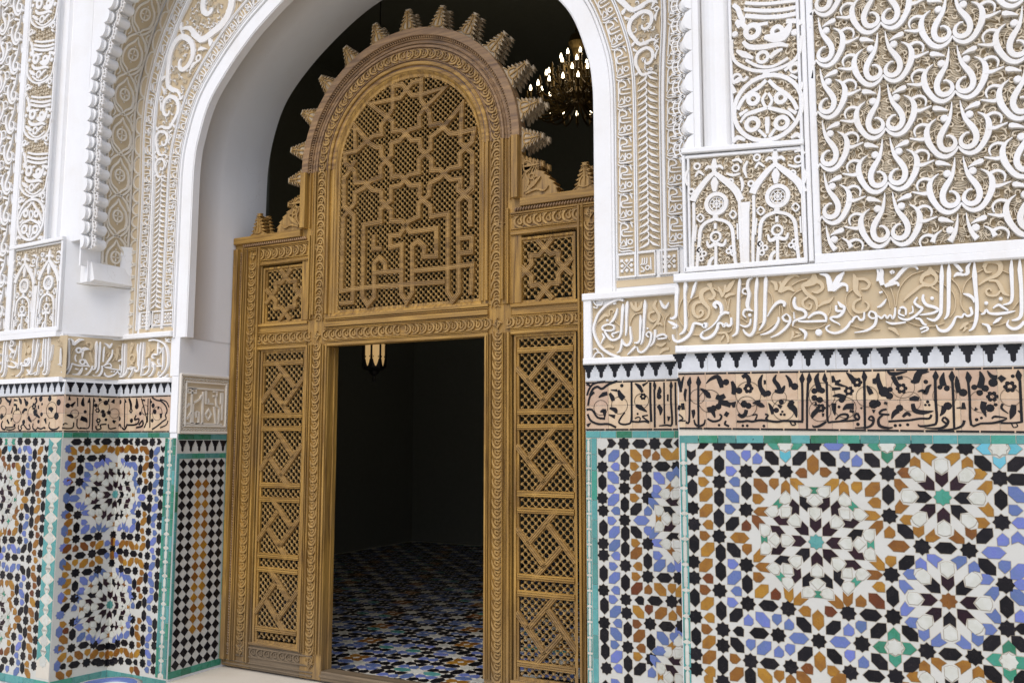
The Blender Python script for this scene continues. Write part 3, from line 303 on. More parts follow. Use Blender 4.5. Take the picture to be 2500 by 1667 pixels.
'CAL': '''k|9.6 14.5 4.8|2005 1835 2011 1806 2018 1773;k|4.8 14.4 4.8|2029 1839 2016 1796 2013 1773;k|11.5|2010 1716 2004 1697;k|14.4|2022 1725 2024 1697;k|9.6 11.5 3.8|2038 1786 2033 1763 2034 1734;k|4.8|2004 1678 2023 1659 2003 1650 2033 1650;k|1.9 21.1 6.7|2058 1838 2053 1814 2050 1798;k|7.6|2055 1802 2053 1725 2049 1645 2035 1644;k|1.9 22.8 7.6|2093 1839 2094 1813 2094 1797;k|8.5 8.5 7.6|2093 1801 2091 1724 2090 1621;k|4.7 7.5 8.5 7.5 4.7|2071 1654 2076 1635 2092 1626 2114 1635 2119 1654;k|2.8 11.2 18.7 23.4 14|2127 1807 2147 1825 2175 1834 2189 1810 2193 1787;kd|12.1|2212 1810;k|2.8 16.9 23.5 18.8|2101 1787 2122 1772 2136 1756 2145 1756;k|18.6 23.3 18.6|2168 1750 2187 1745 2206 1754;k|18.5 23.2 18.5|2177 1727 2205 1722 2230 1712;kd|11.2|2177 1708;k|14.2 16.1 2.8|2067 1696 2069 1682 2067 1659;k|18.7 23.4 4.7|2129 1695 2148 1695 2162 1662;kd|10.3|2156 1702;k|6.5 8.4 7.4 7.4 5.6|2129 1658 2152 1646 2180 1651 2190 1667 2181 1676;k|18.4|2204 1680 2218 1671;k|6.5 8.3 7.4|2208 1648 2203 1634 2221 1625;kd|4.6|2178 1630;kc|44.6 1.4|2140 1732;kc|28.4 1.4|2088 1752;k|9.2 23 13.8|2237 1813 2246 1781 2240 1758;kd|11.9|2266 1773;k|23 9.2|2239 1726 2243 1703;k|13.7 16.4 18.2 10.9|2281 1828 2297 1835 2308 1816 2305 1793;kf|18.2|2305 1781;k|3.6 16.3 16.3 22.6 9|2365 1837 2353 1810 2355 1783 2368 1760 2376 1746;k|18 13.5|2369 1805 2378 1805;kd|11.7|2385 1759;kd|12.8|2285 1716;kd|10.9|2303 1709;k|13.7 15.5 16.4 9.1|2294 1693 2289 1675 2275 1666 2259 1675;k|4.5 18.1 4.5|2321 1720 2344 1724 2349 1733;k|18 18 3.6|2340 1719 2357 1710 2370 1705;k|2.7 15.2 17.8 13.4|2421 1835 2411 1813 2426 1790 2434 1763;k|8.9 22.2 4.4|2412 1768 2439 1767 2453 1789;k|3.5 13.3 17.7|2458 1832 2473 1811 2479 1784;kd|13.2|2492 1784;k|3.6 15.2 8.9|2386 1719 2397 1696 2401 1673;kd|9.8|2416 1689;kd|8.9|2437 1722;k|7.1 13.3|2424 1711 2437 1700;k|13.1 26.3 21.9 3.5|2485 1726 2472 1708 2489 1690 2496 1659;kd|4.6|2278 1627;kd|4.5|2296 1627;kd|4.9|2364 1625;kd|4.4|2434 1672;kd|4.4|2448 1671;kd|4|2440 1683;k|8|2253 1645 2274 1644 2297 1647 2319 1644 2346 1649 2378 1647 2417 1642 2444 1646 2478 1644 2521 1642;k|5.4|2318 1670 2338 1672 2328 1647;k|6.3|2370 1674 2383 1669 2373 1656 2382 1649;k|4.4|2470 1641 2478 1628 2491 1632 2483 1643;k|1.8 21.9 6.1|2524 1838 2522 1814 2521 1796;k|7.9|2522 1801 2521 1729 2518 1645;k|1.7 20.9 6.1|2551 1838 2550 1813 2546 1795;k|8.7 7.8 7|2545 1798 2539 1725 2535 1614;k|3.5 19 21.6 30.2|2588 1836 2578 1812 2586 1777 2585 1759;kd|9.5|2568 1764;kd|10.3|2598 1765;k|1.7 19.8 6.9|2611 1835 2610 1811 2614 1798;k|8.5 7.7 7.7 6.8 6.8 6.8 6|2617 1800 2616 1723 2615 1645 2631 1640 2664 1642 2705 1644 2730 1648;k|6.9 9.4 8.6 6.9 2.6|2610 1642 2597 1632 2580 1623 2561 1621 2557 1628;k|4.2 6.7 8.4 6.7 4.2|2644 1649 2665 1668 2690 1668 2689 1653 2664 1644;k|3.5 17.3 17.3|2556 1654 2561 1671 2583 1693;kf|15.5|2591 1695;kd|9.5|2567 1737;kd|11.2|2588 1728;k|4.3 12.9|2573 1720 2572 1706;k|8.6 6|2599 1675 2598 1662;k|8.5 17.1|2640 1823 2645 1797;k|6 17.1|2670 1805 2649 1793;k|12.7 8.5 2.5|2649 1793 2674 1783 2694 1778;k|2.5 16.9 21.1|2692 1835 2708 1817 2723 1795;kf|16.8|2731 1794;k|12.8 8.5|2636 1771 2652 1771 2669 1772;kf|16.9|2699 1761;k|2.5 15.3 17|2637 1742 2660 1744 2688 1735;kd|10.2|2671 1726;k|17 14.5 2.6|2642 1714 2641 1688 2644 1666;k|3.4 21.1 25.3|2674 1687 2691 1700 2716 1700;k|8.4|2699 1683 2715 1678;kd|4.7|2660 1699;k|7.5|2727 1674 2734 1656 2726 1646;k|7.5|2727 1674 2716 1661 2726 1648;kd|5.4|2728 1630;k|1.7 20.9 7.5|2757 1839 2759 1815 2759 1798;k|8.3 8.3 7.5|2758 1800 2756 1721 2753 1611;k|6.6 8.3 8.3 6.6 2.5|2777 1662 2786 1652 2781 1630 2761 1618 2716 1616;k|5.8|2777 1662 2768 1650 2784 1643;k|3.3 16.6 16.6|2767 1781 2775 1763 2782 1746;kd|14.9|2788 1707;k|12.4 3.3|2788 1686 2787 1673;k|24.9 16.6|2800 1797 2788 1797;k|6.7|2740 1695 2746 1691;kc|49.2 1.4|2304 1757;kc|38.7 1.4|2296 1707;kc|26.7 1.3|2429 1740;kc|39.8 1.3|2445 1691;kc|47.3 1.3|2597 1746;kc|38.7 1.3|2587 1684;kc|38 1.3|2683 1696;kc|37.4 1.2|2766 1738;k|5.8 16.5 20.6 16.5|2811 1828 2808 1803 2817 1768 2828 1742;kd|18.5|2828 1755;kd|9.8|2850 1763;kd|12.3|2847 1738;k|4.1 16.4 3.3|2843 1834 2863 1822 2914 1831;k|16.3 16.3 12.2|2862 1814 2873 1788 2884 1771;kf|19.5|2891 1766;k|12.2 12.2|2878 1805 2897 1809;k|4 28.1 24.1 2.4|2924 1791 2943 1795 2956 1824 2990 1827;kd|7.2|2977 1789;k|2.4 9.6 16 12 2.4|2947 1752 2964 1756 2975 1748 2984 1768 2996 1778;k|1.6 22.2 6.4|3013 1830 3012 1809 3010 1793;k|8.7 8.7 7.9 7.1 7.1 2.4|3010 1795 3008 1722 3008 1639 2989 1625 2951 1621 2943 1629;k|2.4 19.8 23.7|3041 1823 3034 1796 3037 1771;kd|7.9|3025 1767;kd|8.7|3048 1762;k|1.6 22 7.1|3069 1828 3067 1807 3067 1787;k|7.8 7.8 7|3068 1789 3068 1721 3066 1614;k|3.9 17.2 15.6|3083 1807 3084 1778 3088 1745;kd|13.2|3102 1745;k|1.6 21.7 7|3119 1824 3123 1801 3121 1781;k|7.6 7.6 7.6 6.1 6.9 8.4 2.3|3121 1783 3123 1719 3123 1626 3155 1630 3191 1631 3219 1637 3241 1647;k|4.5 7.6 3|3192 1647 3203 1655 3241 1649;k|3.1 19.2 23.1|3161 1823 3167 1796 3158 1760;kd|9.3|3140 1764;kd|10.7|3176 1759;kd|9.2|3157 1743;k|3.1 13.8 15.3|3186 1824 3199 1803 3217 1798;kd|13.7|3202 1779;k|15.1 22.7|3224 1802 3238 1786;kf|20.3|3256 1763;kd|5.3|3267 1801;k|1.5 21 6.8|3285 1824 3286 1804 3287 1784;k|8.2|3289 1786 3288 1716 3287 1633;k|6|3289 1635 3261 1631 3219 1631;k|3.7|3254 1629 3260 1615 3273 1619 3268 1631;k|6.6 7.4 7.4 6.6|2835 1687 2817 1683 2809 1670 2844 1666;k|5.7 8.2 9.9 8.2 3.3|2821 1666 2804 1649 2807 1624 2834 1615 2854 1617;k|7.2|2839 1640 2875 1642 2913 1644 2952 1650 2982 1650 2991 1664;k|8.1 12.1 8.1|2891 1657 2907 1671 2918 1661;kd|4.9|2863 1624;kd|4.9|2880 1625;kd|4.8|2907 1627;kd|4.8|2980 1713;kd|4|2972 1701;kd|4|2985 1701;k|3.3 16.3 20.3|2851 1649 2860 1670 2876 1682;kd|12.2|2881 1691;k|8 20.1 12.1|2917 1724 2936 1727 2951 1723;k|12 17.5 15.9 2.4|2928 1707 2934 1681 2964 1673 2999 1678;kd|10.7|2803 1709;k|8.2 8.2|2827 1713 2838 1708;k|2.4 15.7 19.7|3020 1659 3032 1676 3037 1696;kd|13.3|3048 1696;k|5.5 8.6 8.6 6.3 2.4|3035 1655 3047 1639 3033 1618 3003 1612 2966 1614;k|6.3|3035 1655 3027 1643 3041 1630;k|9.3 7.8 6.2 3.1|3101 1642 3093 1622 3063 1610 3010 1606;k|7.8 17.1|3101 1708 3101 1683;k|2.3 6.2|3077 1688 3092 1689;k|19.1 19.1 2.3|3170 1710 3165 1686 3174 1654;kf|18.3|3197 1728;kd|13.7|3188 1686;kd|5|3142 1644;kd|4.6|3158 1650;kd|5.3|3207 1698;k|11.5 3.1|3145 1686 3136 1678;k|7.6 7.6 2.3|3230 1701 3225 1685 3246 1665;k|15 22.5 3|3265 1697 3260 1669 3251 1645;k|5.2|3278 1676 3284 1668;kc|34.2 1.2|2920 1715;kc|38.6 1.2|2896 1771;kc|37.4 1.2|3039 1734;kc|38.3 1.1|3162 1711;kc|30.1 1.1|3256 1725'''.split(';'),
'CAL_S': '''k|9.1|1414 1788 1426 1821 1453 1847 1512 1854;k|10.2|1429 1788 1447 1820 1471 1830 1494 1819 1529 1840 1576 1855;k|9.1|1419 1738 1429 1782 1453 1803;k|9|1410 1717 1440 1716 1469 1678 1510 1672;k|9|1416 1695 1433 1662 1475 1645 1527 1645 1567 1628;k|17.1 3.4|1414 1848 1435 1831;k|17 3.4|1413 1637 1433 1651;k|3.4 20.3 16.9|1476 1776 1500 1791 1523 1796;k|11.2 22.4 16.8|1535 1796 1549 1774 1552 1758;k|8.9 27.8 27.8|1581 1811 1592 1784 1609 1767;k|3.4 11.2|1541 1812 1575 1809;kd|8.9|1599 1832;k|4.5 24.8 4.5|1484 1705 1505 1710 1507 1677;k|7.8 22.3 11.2|1534 1723 1563 1714 1568 1698;k|4.5 18.9|1528 1691 1562 1680;k|8.8 8.8 8.8 7.7 7.7 7.7 6.6 5.5|1650 1847 1649 1745 1646 1660 1625 1644 1596 1644 1582 1655 1597 1682 1614 1700;k|7.6|1648 1657 1681 1654 1715 1657 1737 1649;k|5.4|1665 1670 1682 1678 1693 1670 1687 1657;k|7.6 6.5 6.5 5.4|1737 1654 1715 1670 1704 1681 1732 1686;k|9.8|1746 1844 1745 1744 1748 1654;k|2.2 17.3 4.3|1765 1849 1768 1828 1770 1806;k|8.6|1766 1812 1766 1743 1765 1627;k|7.5|1815 1842 1814 1742 1814 1643;k|2.1 17.1 5.3|1850 1846 1850 1825 1848 1805;k|8.5 8.5 8.5 7.4 4.2|1848 1807 1848 1742 1851 1643 1825 1638 1786 1635;k|7.4|1871 1841 1870 1741 1871 1637;k|10.8 21.5 3.2|1783 1780 1792 1801 1792 1822;kd|10.8|1789 1774;k|16.1 21.5 3.2|1783 1732 1796 1711 1793 1685;k|7.5|1833 1784 1832 1752;k|16 5.3|1836 1679 1833 1658;kf|14.2|1708 1776;k|3.3 18.6 11|1667 1841 1689 1825 1706 1797;k|3.3 13.1|1735 1845 1706 1829;k|10.9 24 3.3|1671 1734 1694 1723 1727 1702;kd|4.4|1679 1693;kc|33.9 1.7|1487 1726;kc|38.9 1.7|1586 1736;kc|32.8 1.6|1700 1755'''.split(';'),
'MOT': '''w|2.5 10.5 17.8 24.7 26 25.1 23.9 23.4 21.8 18.4 13.8 9.2 5.9|2864 3216 2860 3182 2850 3143 2832 3114 2819 3089 2815 3064 2823 3040 2840 3030 2859 3034 2869 3051 2865 3071 2850 3085 2838 3084;wd|14.7|2835 3156;w|6.3 13.5 19.4 22.8 24.4 27.8 23.2 11.8 2.1|2879 3038 2863 3016 2837 3004 2810 3015 2788 3046 2774 3080 2772 3117 2785 3143 2807 3159;w|15 12.4 10.7 9.4 5.1|2776 3139 2757 3146 2738 3140 2728 3123 2733 3102;w|20.5 16.2 10.7 4.3|2774 3091 2754 3087 2732 3092 2710 3099;w|12.9 24.2 16 1.7|2707 3089 2696 3086 2676 3080 2654 3069;t|12.8 8.6 2.1|2746 3093 2721 3078 2716 3057;t|3|2812 3135 2799 3111 2802 3082;t|2.9|2822 3093 2803 3071 2775 3070'''.split(';'),
'VP': '''w|11.1|2341 3447 2422 3424 2499 3413 2563 3406;w|12.7|2336 3419 2421 3393 2498 3379 2562 3378;w|14.3|2339 3389 2420 3364 2497 3350 2561 3350;w|13.1 16.4 18 16.4 16.4|2289 3451 2308 3430 2319 3394 2330 3366 2302 3348;w|16.3|2299 3373 2330 3350 2349 3320;wc|27.5 17.8|2368 3312;w|11.2|2389 3336 2435 3334;wc|20.6 14.3|2472 3289;w|12.6 31.6 34.7 23.7 6.3|2418 3276 2456 3264 2494 3264 2518 3291 2530 3317;w|11.2 17.6 17.6 16 8|2328 3275 2355 3245 2417 3232 2478 3231 2515 3215;w|15.6|2511 3325 2556 3315 2567 3296;w|11.1|2278 3294 2277 3236 2290 3196 2321 3165 2363 3140 2417 3125 2467 3124 2513 3135 2547 3156 2563 3192 2572 3247;w|8.1 21.1 8.1|2299 3240 2330 3217 2369 3192;w|9.5|2337 3191 2391 3151 2452 3139 2514 3163;wc|22.4 11.2|2408 3189;w|11.1 15.8 6.3|2438 3178 2462 3198 2492 3207;wd|9.8|2293 3316;wd|10.9|2543 3269;w|9.7|2280 3095 2304 3115 2327 3102 2343 3116;wc|17.9 8.1|2296 3117;wc|17.1 7.8|2538 3113;w|9.3|2497 3110 2527 3128 2558 3137;w|9.3|2519 3089 2548 3067;wd|11.1|2421 3115;wc|141.6 14.2|2422 2963;w|12.8|2420 3084 2388 3058 2349 3041 2317 3014 2296 2977;w|12.4|2431 3082 2461 3044 2497 3013 2526 2976 2543 2933;wc|20.7 14.4|2364 3012;wc|20.3 14|2478 2997;wc|25.4 14.3|2357 2902;wc|24.8 14|2478 2887;w|9.5|2418 3028 2402 2999 2416 2964;w|9.4|2427 3026 2442 2991 2425 2962;w|11.2 14.4 11.2 6.4|2420 2963 2370 2956 2331 2947 2306 2918;w|10.8 13.9 10.8 6.2|2424 2962 2473 2942 2510 2922 2531 2888;w|9.5|2413 2836 2383 2873;w|9.3|2425 2834 2451 2866;w|12.8 8|2303 2951 2339 2969;w|12.4 7.7|2539 2918 2507 2944;w|12.5 15.7 7.8|2420 2923 2419 2891 2418 2851;w|8 16 8|2273 2834 2293 2854 2324 2838;w|7.6 15.3 7.6|2558 2805 2540 2827 2514 2816;w|8.1 14.6|2275 3088 2286 3053;w|7.7 13.8|2569 3047 2557 3018'''.split(';'),
'MA': '''w|10.8 23.2 10.8|2449 2776 2446 2745 2447 2715;w|7.8 12.4 7.8|2440 2736 2421 2745 2408 2733;w|7.7 12.3 7.7|2455 2736 2472 2741 2485 2726;w|15.6 20.3 23.4 26.5 26.5|2447 2715 2416 2692 2384 2657 2361 2628 2348 2602;w|15.2 22.8 25.9 25.9 25.9|2447 2715 2483 2682 2512 2655 2540 2620 2557 2579;wc|11 7.1|2344 2645;wc|10.7 6.9|2516 2666;w|7.7 30.9 12.3|2448 2695 2447 2670 2446 2631;wc|43 15.3|2452 2577;tc|29.1 4.6|2452 2577;tc|15.3 4.6|2452 2577;t|3.8|2423 2581 2480 2573;t|3.8|2453 2607 2451 2547;t|3.8|2432 2601 2471 2553;t|3.8|2431 2558 2472 2595;wd|10|2447 2521;w|12.4 12.4 13.9 12.4 12.4 10.8|2444 2511 2402 2497 2380 2468 2374 2413 2368 2367 2361 2305;w|12 12 13.5 12 12 10.5|2444 2511 2492 2494 2517 2460 2522 2398 2524 2351 2530 2290;wc|20.6 8.4|2446 2433;w|10.7|2446 2491 2445 2467;w|15.3 12.2 6.1|2445 2404 2416 2392 2408 2418;w|15.1 12.1 6.1|2445 2404 2478 2393 2490 2417;w|10.6|2446 2398 2443 2298;w|10.9|2353 2594 2352 2495 2345 2401 2343 2291;w|10.5|2552 2579 2552 2440 2556 2287;w|6.2|2365 2525 2381 2540 2396 2521 2380 2506 2365 2525;w|6|2508 2523 2523 2538 2537 2519 2522 2504 2508 2523;wc|9.2 6.2|2376 2382;wc|9.2 6.1|2394 2364;wc|9.2 6.1|2381 2344;wc|9 6|2513 2377;wc|9 6|2500 2364;wc|9 6|2520 2353;w|15.2 10.7|2412 2301 2420 2331 2437 2345;w|6.2|2363 2493 2355 2423;w|6|2540 2480 2541 2411;wc|12.6 7.1|2372 2754;wc|13.7 6.8|2540 2721;w|6.3 11 6.3|2363 2708 2379 2729 2401 2710;w|6.1 10.6 6.1|2499 2704 2528 2692 2558 2695;w|7.6 12.2 6.1|2566 2741 2552 2758 2526 2755;w|7.9 12.7 4.8|2333 2744 2317 2714 2327 2673;w|7.5 12.1 4.5|2559 2679 2567 2647 2562 2617'''.split(';'),
'MA_C': '''w|50.2 40.8|2316 2569 2315 2527;w|39.1|2315 2527 2312 2420 2309 2287'''.split(';'),
'BU': '''w|6.7|1557 2867 1559 2907 1560 2948 1566 2964 1583 2963;w|5.8 9.2 7.5 6.7 6.7 7.5 7.5 4.2|1583 2961 1596 2955 1602 2938 1587 2932 1570 2930 1566 2915 1574 2901 1625 2898;w|3.3 5.8 5|1627 2918 1608 2919 1578 2921;w|5|1578 2880 1557 2852 1586 2851 1581 2876;w|5.8|1592 2887 1592 2849;wc|11.6 5.8|1612 2868;w|5 7.5 7.5 3.3|1554 2847 1565 2838 1599 2837 1630 2839;w|4.1 6.6 6.6 3.3|1550 2833 1565 2823 1607 2824 1630 2815;w|4.1 7.5 7.5 3.3|1585 2971 1609 2969 1621 2955 1625 2939'''.split(';'),
'STRAP': '''s|32.1|-144 3700 -147 3859 -71 3856 5 3766 84 3761 260 3771 96 3657 63 3619 70 3551 -14 3541 -82 3484 -151 3476 -149 3397 -235 3332 -228 3263 -310 3250 -357 3212 -440 3184 -439 3114 -522 3040;s|31.4|75 3724 78 3856 9 3853 -87 3766 -328 3771 -189 3657 -142 3619 -141 3555 -66 3549 9 3469 71 3464 78 3401 162 3321 163 3250 228 3245 299 3170 379 3168 374 3099 417 3057 463 3087 462 3313 377 3391 376 3459;s|33.9|-144 3700 -235 3607 -228 3547 -293 3550 -364 3510 -435 3466 -527 3465 -525 3400 -444 3333 -436 3252 -364 3247 -297 3184 -220 3167;s|32.2|-441 3452 -452 3644 -328 3504 -268 3465 -232 3464 -225 3399 -148 3319 -141 3250 -72 3250 3 3173 76 3170 82 3105;s|29.8|75 3724 141 3630 154 3541 219 3545 296 3465 371 3458 474 3464 461 3387 372 3327 373 3243 298 3244 224 3190 158 3170 148 3096;s|31.3|377 3447 386 3638 242 3508 155 3465 156 3389 68 3335 69 3249 -9 3246 -76 3184 -145 3181 -144 3125;s|33.7|-440 3402 -505 3317 -529 3295 -523 3105;s|32.5|-529 3313 -523 3103 -442 3029 -435 2517 -440 2455 -542 2455;s|31.9|-528 3039 -532 2536 -436 2541 -282 2543 -65 2537 13 2538 274 2531;s|30.6|-220 3167 -219 3104 -142 3027 -141 2959 -55 2950 8 2871 206 2873 208 2697 112 2704 120 2761 70 2808 26 2780 31 2481 -12 2424 -52 2478 -53 2799 -143 2788 -145 2864 -71 2861 1 2943 73 2963 72 3048 149 3090 148 3161;s|31.9|-145 3181 -143 3094 -224 3046 -222 2964 -357 2960 -357 2482 -315 2427 -263 2475 -268 2695 -228 2730 -181 2687 -180 2630;s|31.1|-267 2633 -66 2629;s|32.1|-273 2883 -276 2792 -207 2790;s|29.3|71 3124 83 3084 160 3018 167 2952 291 2955 296 2461 333 2408 375 2455 373 2617 364 3020 417 3069 463 3104;s|29|45 2619 294 2615 470 2622 458 2435;s|29.1|382 2789 465 2789 461 2697 383 2698;s|29.5|363 3131 364 3094 453 3018 455 2854'''.split(';'),
'INS_L': '''w|5 16.2 13.7 13.7 12.5 5|-2762 2235 -2767 2207 -2768 2141 -2768 2065 -2776 2032 -2805 2016;w|5 14.9 12.4 12.4 12.4 5|-2735 2234 -2741 2196 -2739 2116 -2735 2045 -2750 2003 -2772 1992;w|8.7 11.2 11.2 8.7 7.4 12.4 14.9 12.4 5|-2691 2213 -2690 2232 -2666 2228 -2660 2207 -2682 2196 -2702 2209 -2692 2180 -2660 2159 -2643 2149;w|4.9 11.1 9.8 4.9|-2618 2200 -2626 2163 -2642 2130 -2658 2103;w|8.7 8.7 8.7 4.9|-2644 2152 -2681 2151 -2686 2123 -2667 2122;w|12.4 8.7 8.7|-2718 2138 -2722 2101 -2706 2095;w|8.6 12.2 12.2 8.6 4.9|-2711 2063 -2656 2051 -2612 2059 -2644 2084 -2676 2094;w|4.9 14.7 11 11 6.1|-2591 2231 -2592 2198 -2593 2133 -2590 2067 -2603 2040;wd|12.2|-2565 2071;wc|16.9 9.7|-2510 2083;w|9.6 13.2 15.6 12|-2553 2061 -2500 2057 -2473 2077 -2491 2110;w|4.8 13.2 10.8 10.8 10.8 4.8|-2444 2233 -2447 2191 -2448 2127 -2449 2053 -2459 2012 -2502 1995;w|4.8 14.3 10.8 6|-2400 2231 -2406 2180 -2411 2116 -2434 2052;w|6 9.5 9.5 4.8|-2383 2202 -2393 2157 -2409 2097 -2433 2043;w|4.7 14.2 11.8 11.8 7.1|-2335 2232 -2338 2191 -2339 2122 -2337 2062 -2361 2045;w|4.7 13 11.8 11.8 5.9|-2313 2231 -2311 2166 -2308 2098 -2309 2029 -2329 2007;w|4.7 14.1 11.7 11.7 11.7 5.9|-2285 2234 -2282 2165 -2280 2097 -2280 2019 -2299 1993 -2328 1998;w|5.9 8.2 5.9|-2245 2186 -2253 2118 -2264 2082;w|10.7 10.7 9.5 4.7|-2371 2077 -2382 2041 -2386 2000 -2414 1992;w|9.7 11 9.7 4.9|-2552 2057 -2556 2020 -2591 1993 -2613 1989;w|4.8 8.4 6|-2498 2032 -2458 1998 -2401 2010;w|8.8|-2817 2133 -2800 2151;wd|11.3|-2805 2085;t|18.2 12.2 6.1|-2553 2215 -2534 2177 -2537 2131;td|21.8|-2499 2159;t|8.5|-2514 2195 -2531 2140;t|11.9 17.8 5.9|-2372 2169 -2354 2123 -2365 2091;t|7.6|-2839 2191 -2808 2195 -2784 2184;t|12.3|-2682 2005 -2644 1999;t|18.1|-2560 1983 -2539 1996'''.split(';'),
'INS_T': '''w|3.7 15.8 11.2 11.2 10.3 4.7|13 2229 12 2190 15 2103 15 2055 2 2045 -12 2049;w|3.7 15.9 12.2 12.2 10.3 3.7|37 2229 37 2192 42 2105 42 2047 35 2023 21 2017;w|4.6 10.2 9.3 5.6|-11 2160 -8 2102 -8 2054 -21 2053;w|3.8 18.9 18.9|45 2227 61 2209 67 2185;w|3.8 19 19 14.2|130 2224 107 2224 85 2206 67 2185;wc|15.2 12.3|99 2153;w|23.9 23.9 4.8|120 2154 142 2166 166 2163;w|19 3.8|125 2145 125 2101;w|5.7 10.4 7.5|84 2123 79 2098 89 2077;wc|15.2 10.5|128 2077;w|7.6 10.5 10.5 6.7|109 2090 141 2092 157 2069 171 2050;w|10.4|60 2063 88 2055 116 2051 153 2054 176 2050;w|11.2 12.1 12.1 10.3 3.7|62 2063 53 2028 36 1994 14 1988 -1 2006;w|2.8 17 18.9 3.8|130 2043 122 2018 105 1992 68 1993;wd|5.7|89 2028;wd|4.7|101 2026;wd|7.6|154 2032;w|9.5 11.4 10.5 3.8|195 2056 182 2021 156 1990 124 1986;w|3.9 17.4 12.5 12.5 10.6 4.8|212 2223 212 2191 213 2116 214 2052 201 2032 186 2036;w|3.9 17.4 12.6 12.6 4.8|236 2220 234 2177 233 2103 231 2038 216 2008;w|3.9 12.7 7.8|264 2189 261 2154 260 2085;w|9.7 11.6 12.6 12.6 3.9|251 2059 257 2035 249 2005 227 1984 198 1992;w|6.9 11.8 10.8 8.8 5.9|318 2173 315 2133 293 2092 275 2066 256 2055;w|8.8|275 2066 303 2077 314 2053 271 2051;w|8.9 8.9 8.9 8.9 4.9|271 2051 305 2045 354 2038 388 2037 392 2068;w|6.8 9.8 13.7 11.7 3.9|359 2031 341 2005 303 1988 278 1996 273 2016;w|3.9 14.7 11.8|263 2212 283 2201 298 2182;w|3.9 14.8 9.8|313 2216 305 2197 296 2182;wd|4.9|320 2023;wd|4.9|336 2024;wd|6.9|365 2099;wd|7|377 2107;wd|6|390 2100;w|5.9 9.9 7.9|359 2026 375 2006 387 2002;t|6.7 11.5 14.4 16.4 14.4|155 2186 150 2206 173 2210 184 2184 171 2158;t|14.4 14.4 9.6|171 2148 182 2114 194 2076;t|9.9 12.8 12.8 9.9 4.9|291 2122 300 2147 329 2149 340 2125 322 2093;t|19.8 21.8 9.9|352 2186 353 2151 346 2100;t|15 13 10 5|356 2201 375 2203 384 2178 372 2177;t|18.6 14|-29 2211 -15 2198;t|3.8|99 2193 145 2196;t|3.8|52 2121 60 2150 81 2176;t|3.9|267 2120 281 2146 314 2163;t|4|363 2151 379 2117;t|3.7|-32 2177 0 2170;t|3.9|189 2164 205 2136'''.split(';'),
'INS_M': '''w|4.7 14.1 12.9 12.9 5.9|-2032 2220 -2035 2173 -2030 2093 -2032 2027 -2048 2004;w|4.7 12.8 11.7 11.7 5.8|-2007 2217 -2008 2172 -2005 2092 -2008 2026 -2019 1998;w|5.9 9.4 10.6 5.9|-2087 2066 -2074 2038 -2051 2046 -2056 2075;w|9.3 10.5 14 14 9.3|-2098 2024 -2082 2000 -2033 1991 -1986 2016 -1974 2043;w|10.4|-1975 2048 -1954 2043 -1944 2056 -1940 2037 -1920 2046 -1900 2050;w|10.4 10.4 4.6|-1919 2041 -1937 2005 -1963 1982;w|8.1 12.7 10.4 9.2|-1880 2208 -1884 2171 -1875 2133 -1873 2058;w|4.6 14.9 12.6 12.6 11.5 9.2 4.6|-1850 2218 -1854 2183 -1858 2132 -1860 2067 -1864 2030 -1891 2022 -1906 2041;w|4.6 13.7 12.6 12.6 4.6|-1823 2217 -1825 2154 -1827 2084 -1831 2029 -1841 1988;w|9.1 9.1 5.7|-1785 2055 -1811 2042 -1825 2047;w|6.8 11.3 11.3 10.2 4.5|-1769 2105 -1759 2063 -1763 2027 -1795 2000 -1828 1996;w|11.2 12.4 11.2 10.1 4.5|-1737 2081 -1719 2057 -1717 2025 -1741 1994 -1767 1983;wc|10.1 7.9|-1722 2057;w|11.3 12.4 11.3 5.6|-1690 2125 -1724 2131 -1736 2113 -1715 2103;w|4.5 16.9 9|-1683 2212 -1684 2180 -1684 2125;w|7.8 11.2 10.1 4.5|-1680 2171 -1653 2165 -1652 2142 -1671 2138;w|11.1|-1686 2051 -1640 2050;w|11.2 7.8 5.6|-1675 2097 -1680 2074 -1666 2060;w|5.6 14.5 12.2 5.6|-1631 2177 -1631 2113 -1630 2049 -1638 2022;w|7.8 4.5|-1664 2014 -1675 1987;w|12.2|-1776 2226 -1737 2229 -1697 2224 -1656 2211 -1622 2191 -1601 2162 -1589 2121 -1586 2075 -1593 2039 -1617 2008 -1655 1982 -1693 1964 -1739 1959;w|7.8|-1618 2232 -1598 2217;w|7.8|-1586 2230 -1598 2213;w|7.8|-1617 2214 -1578 2207;w|7.7|-1615 1967 -1597 1984;w|7.7|-1584 1993 -1602 1966;w|7.7|-1629 1976 -1582 1966;t|34.9 34.9 23.3 11.6|-1959 2212 -1944 2202 -1950 2183 -1955 2155;tc|26.1 13.9|-1941 2112;t|11.6|-1956 2076 -1922 2074;t|11.4 25 25 11.4|-1788 2199 -1772 2161 -1783 2129 -1809 2116;t|9.1|-1758 2151 -1733 2168;t|13|-2095 2176 -2086 2194 -2060 2174'''.split(';'),
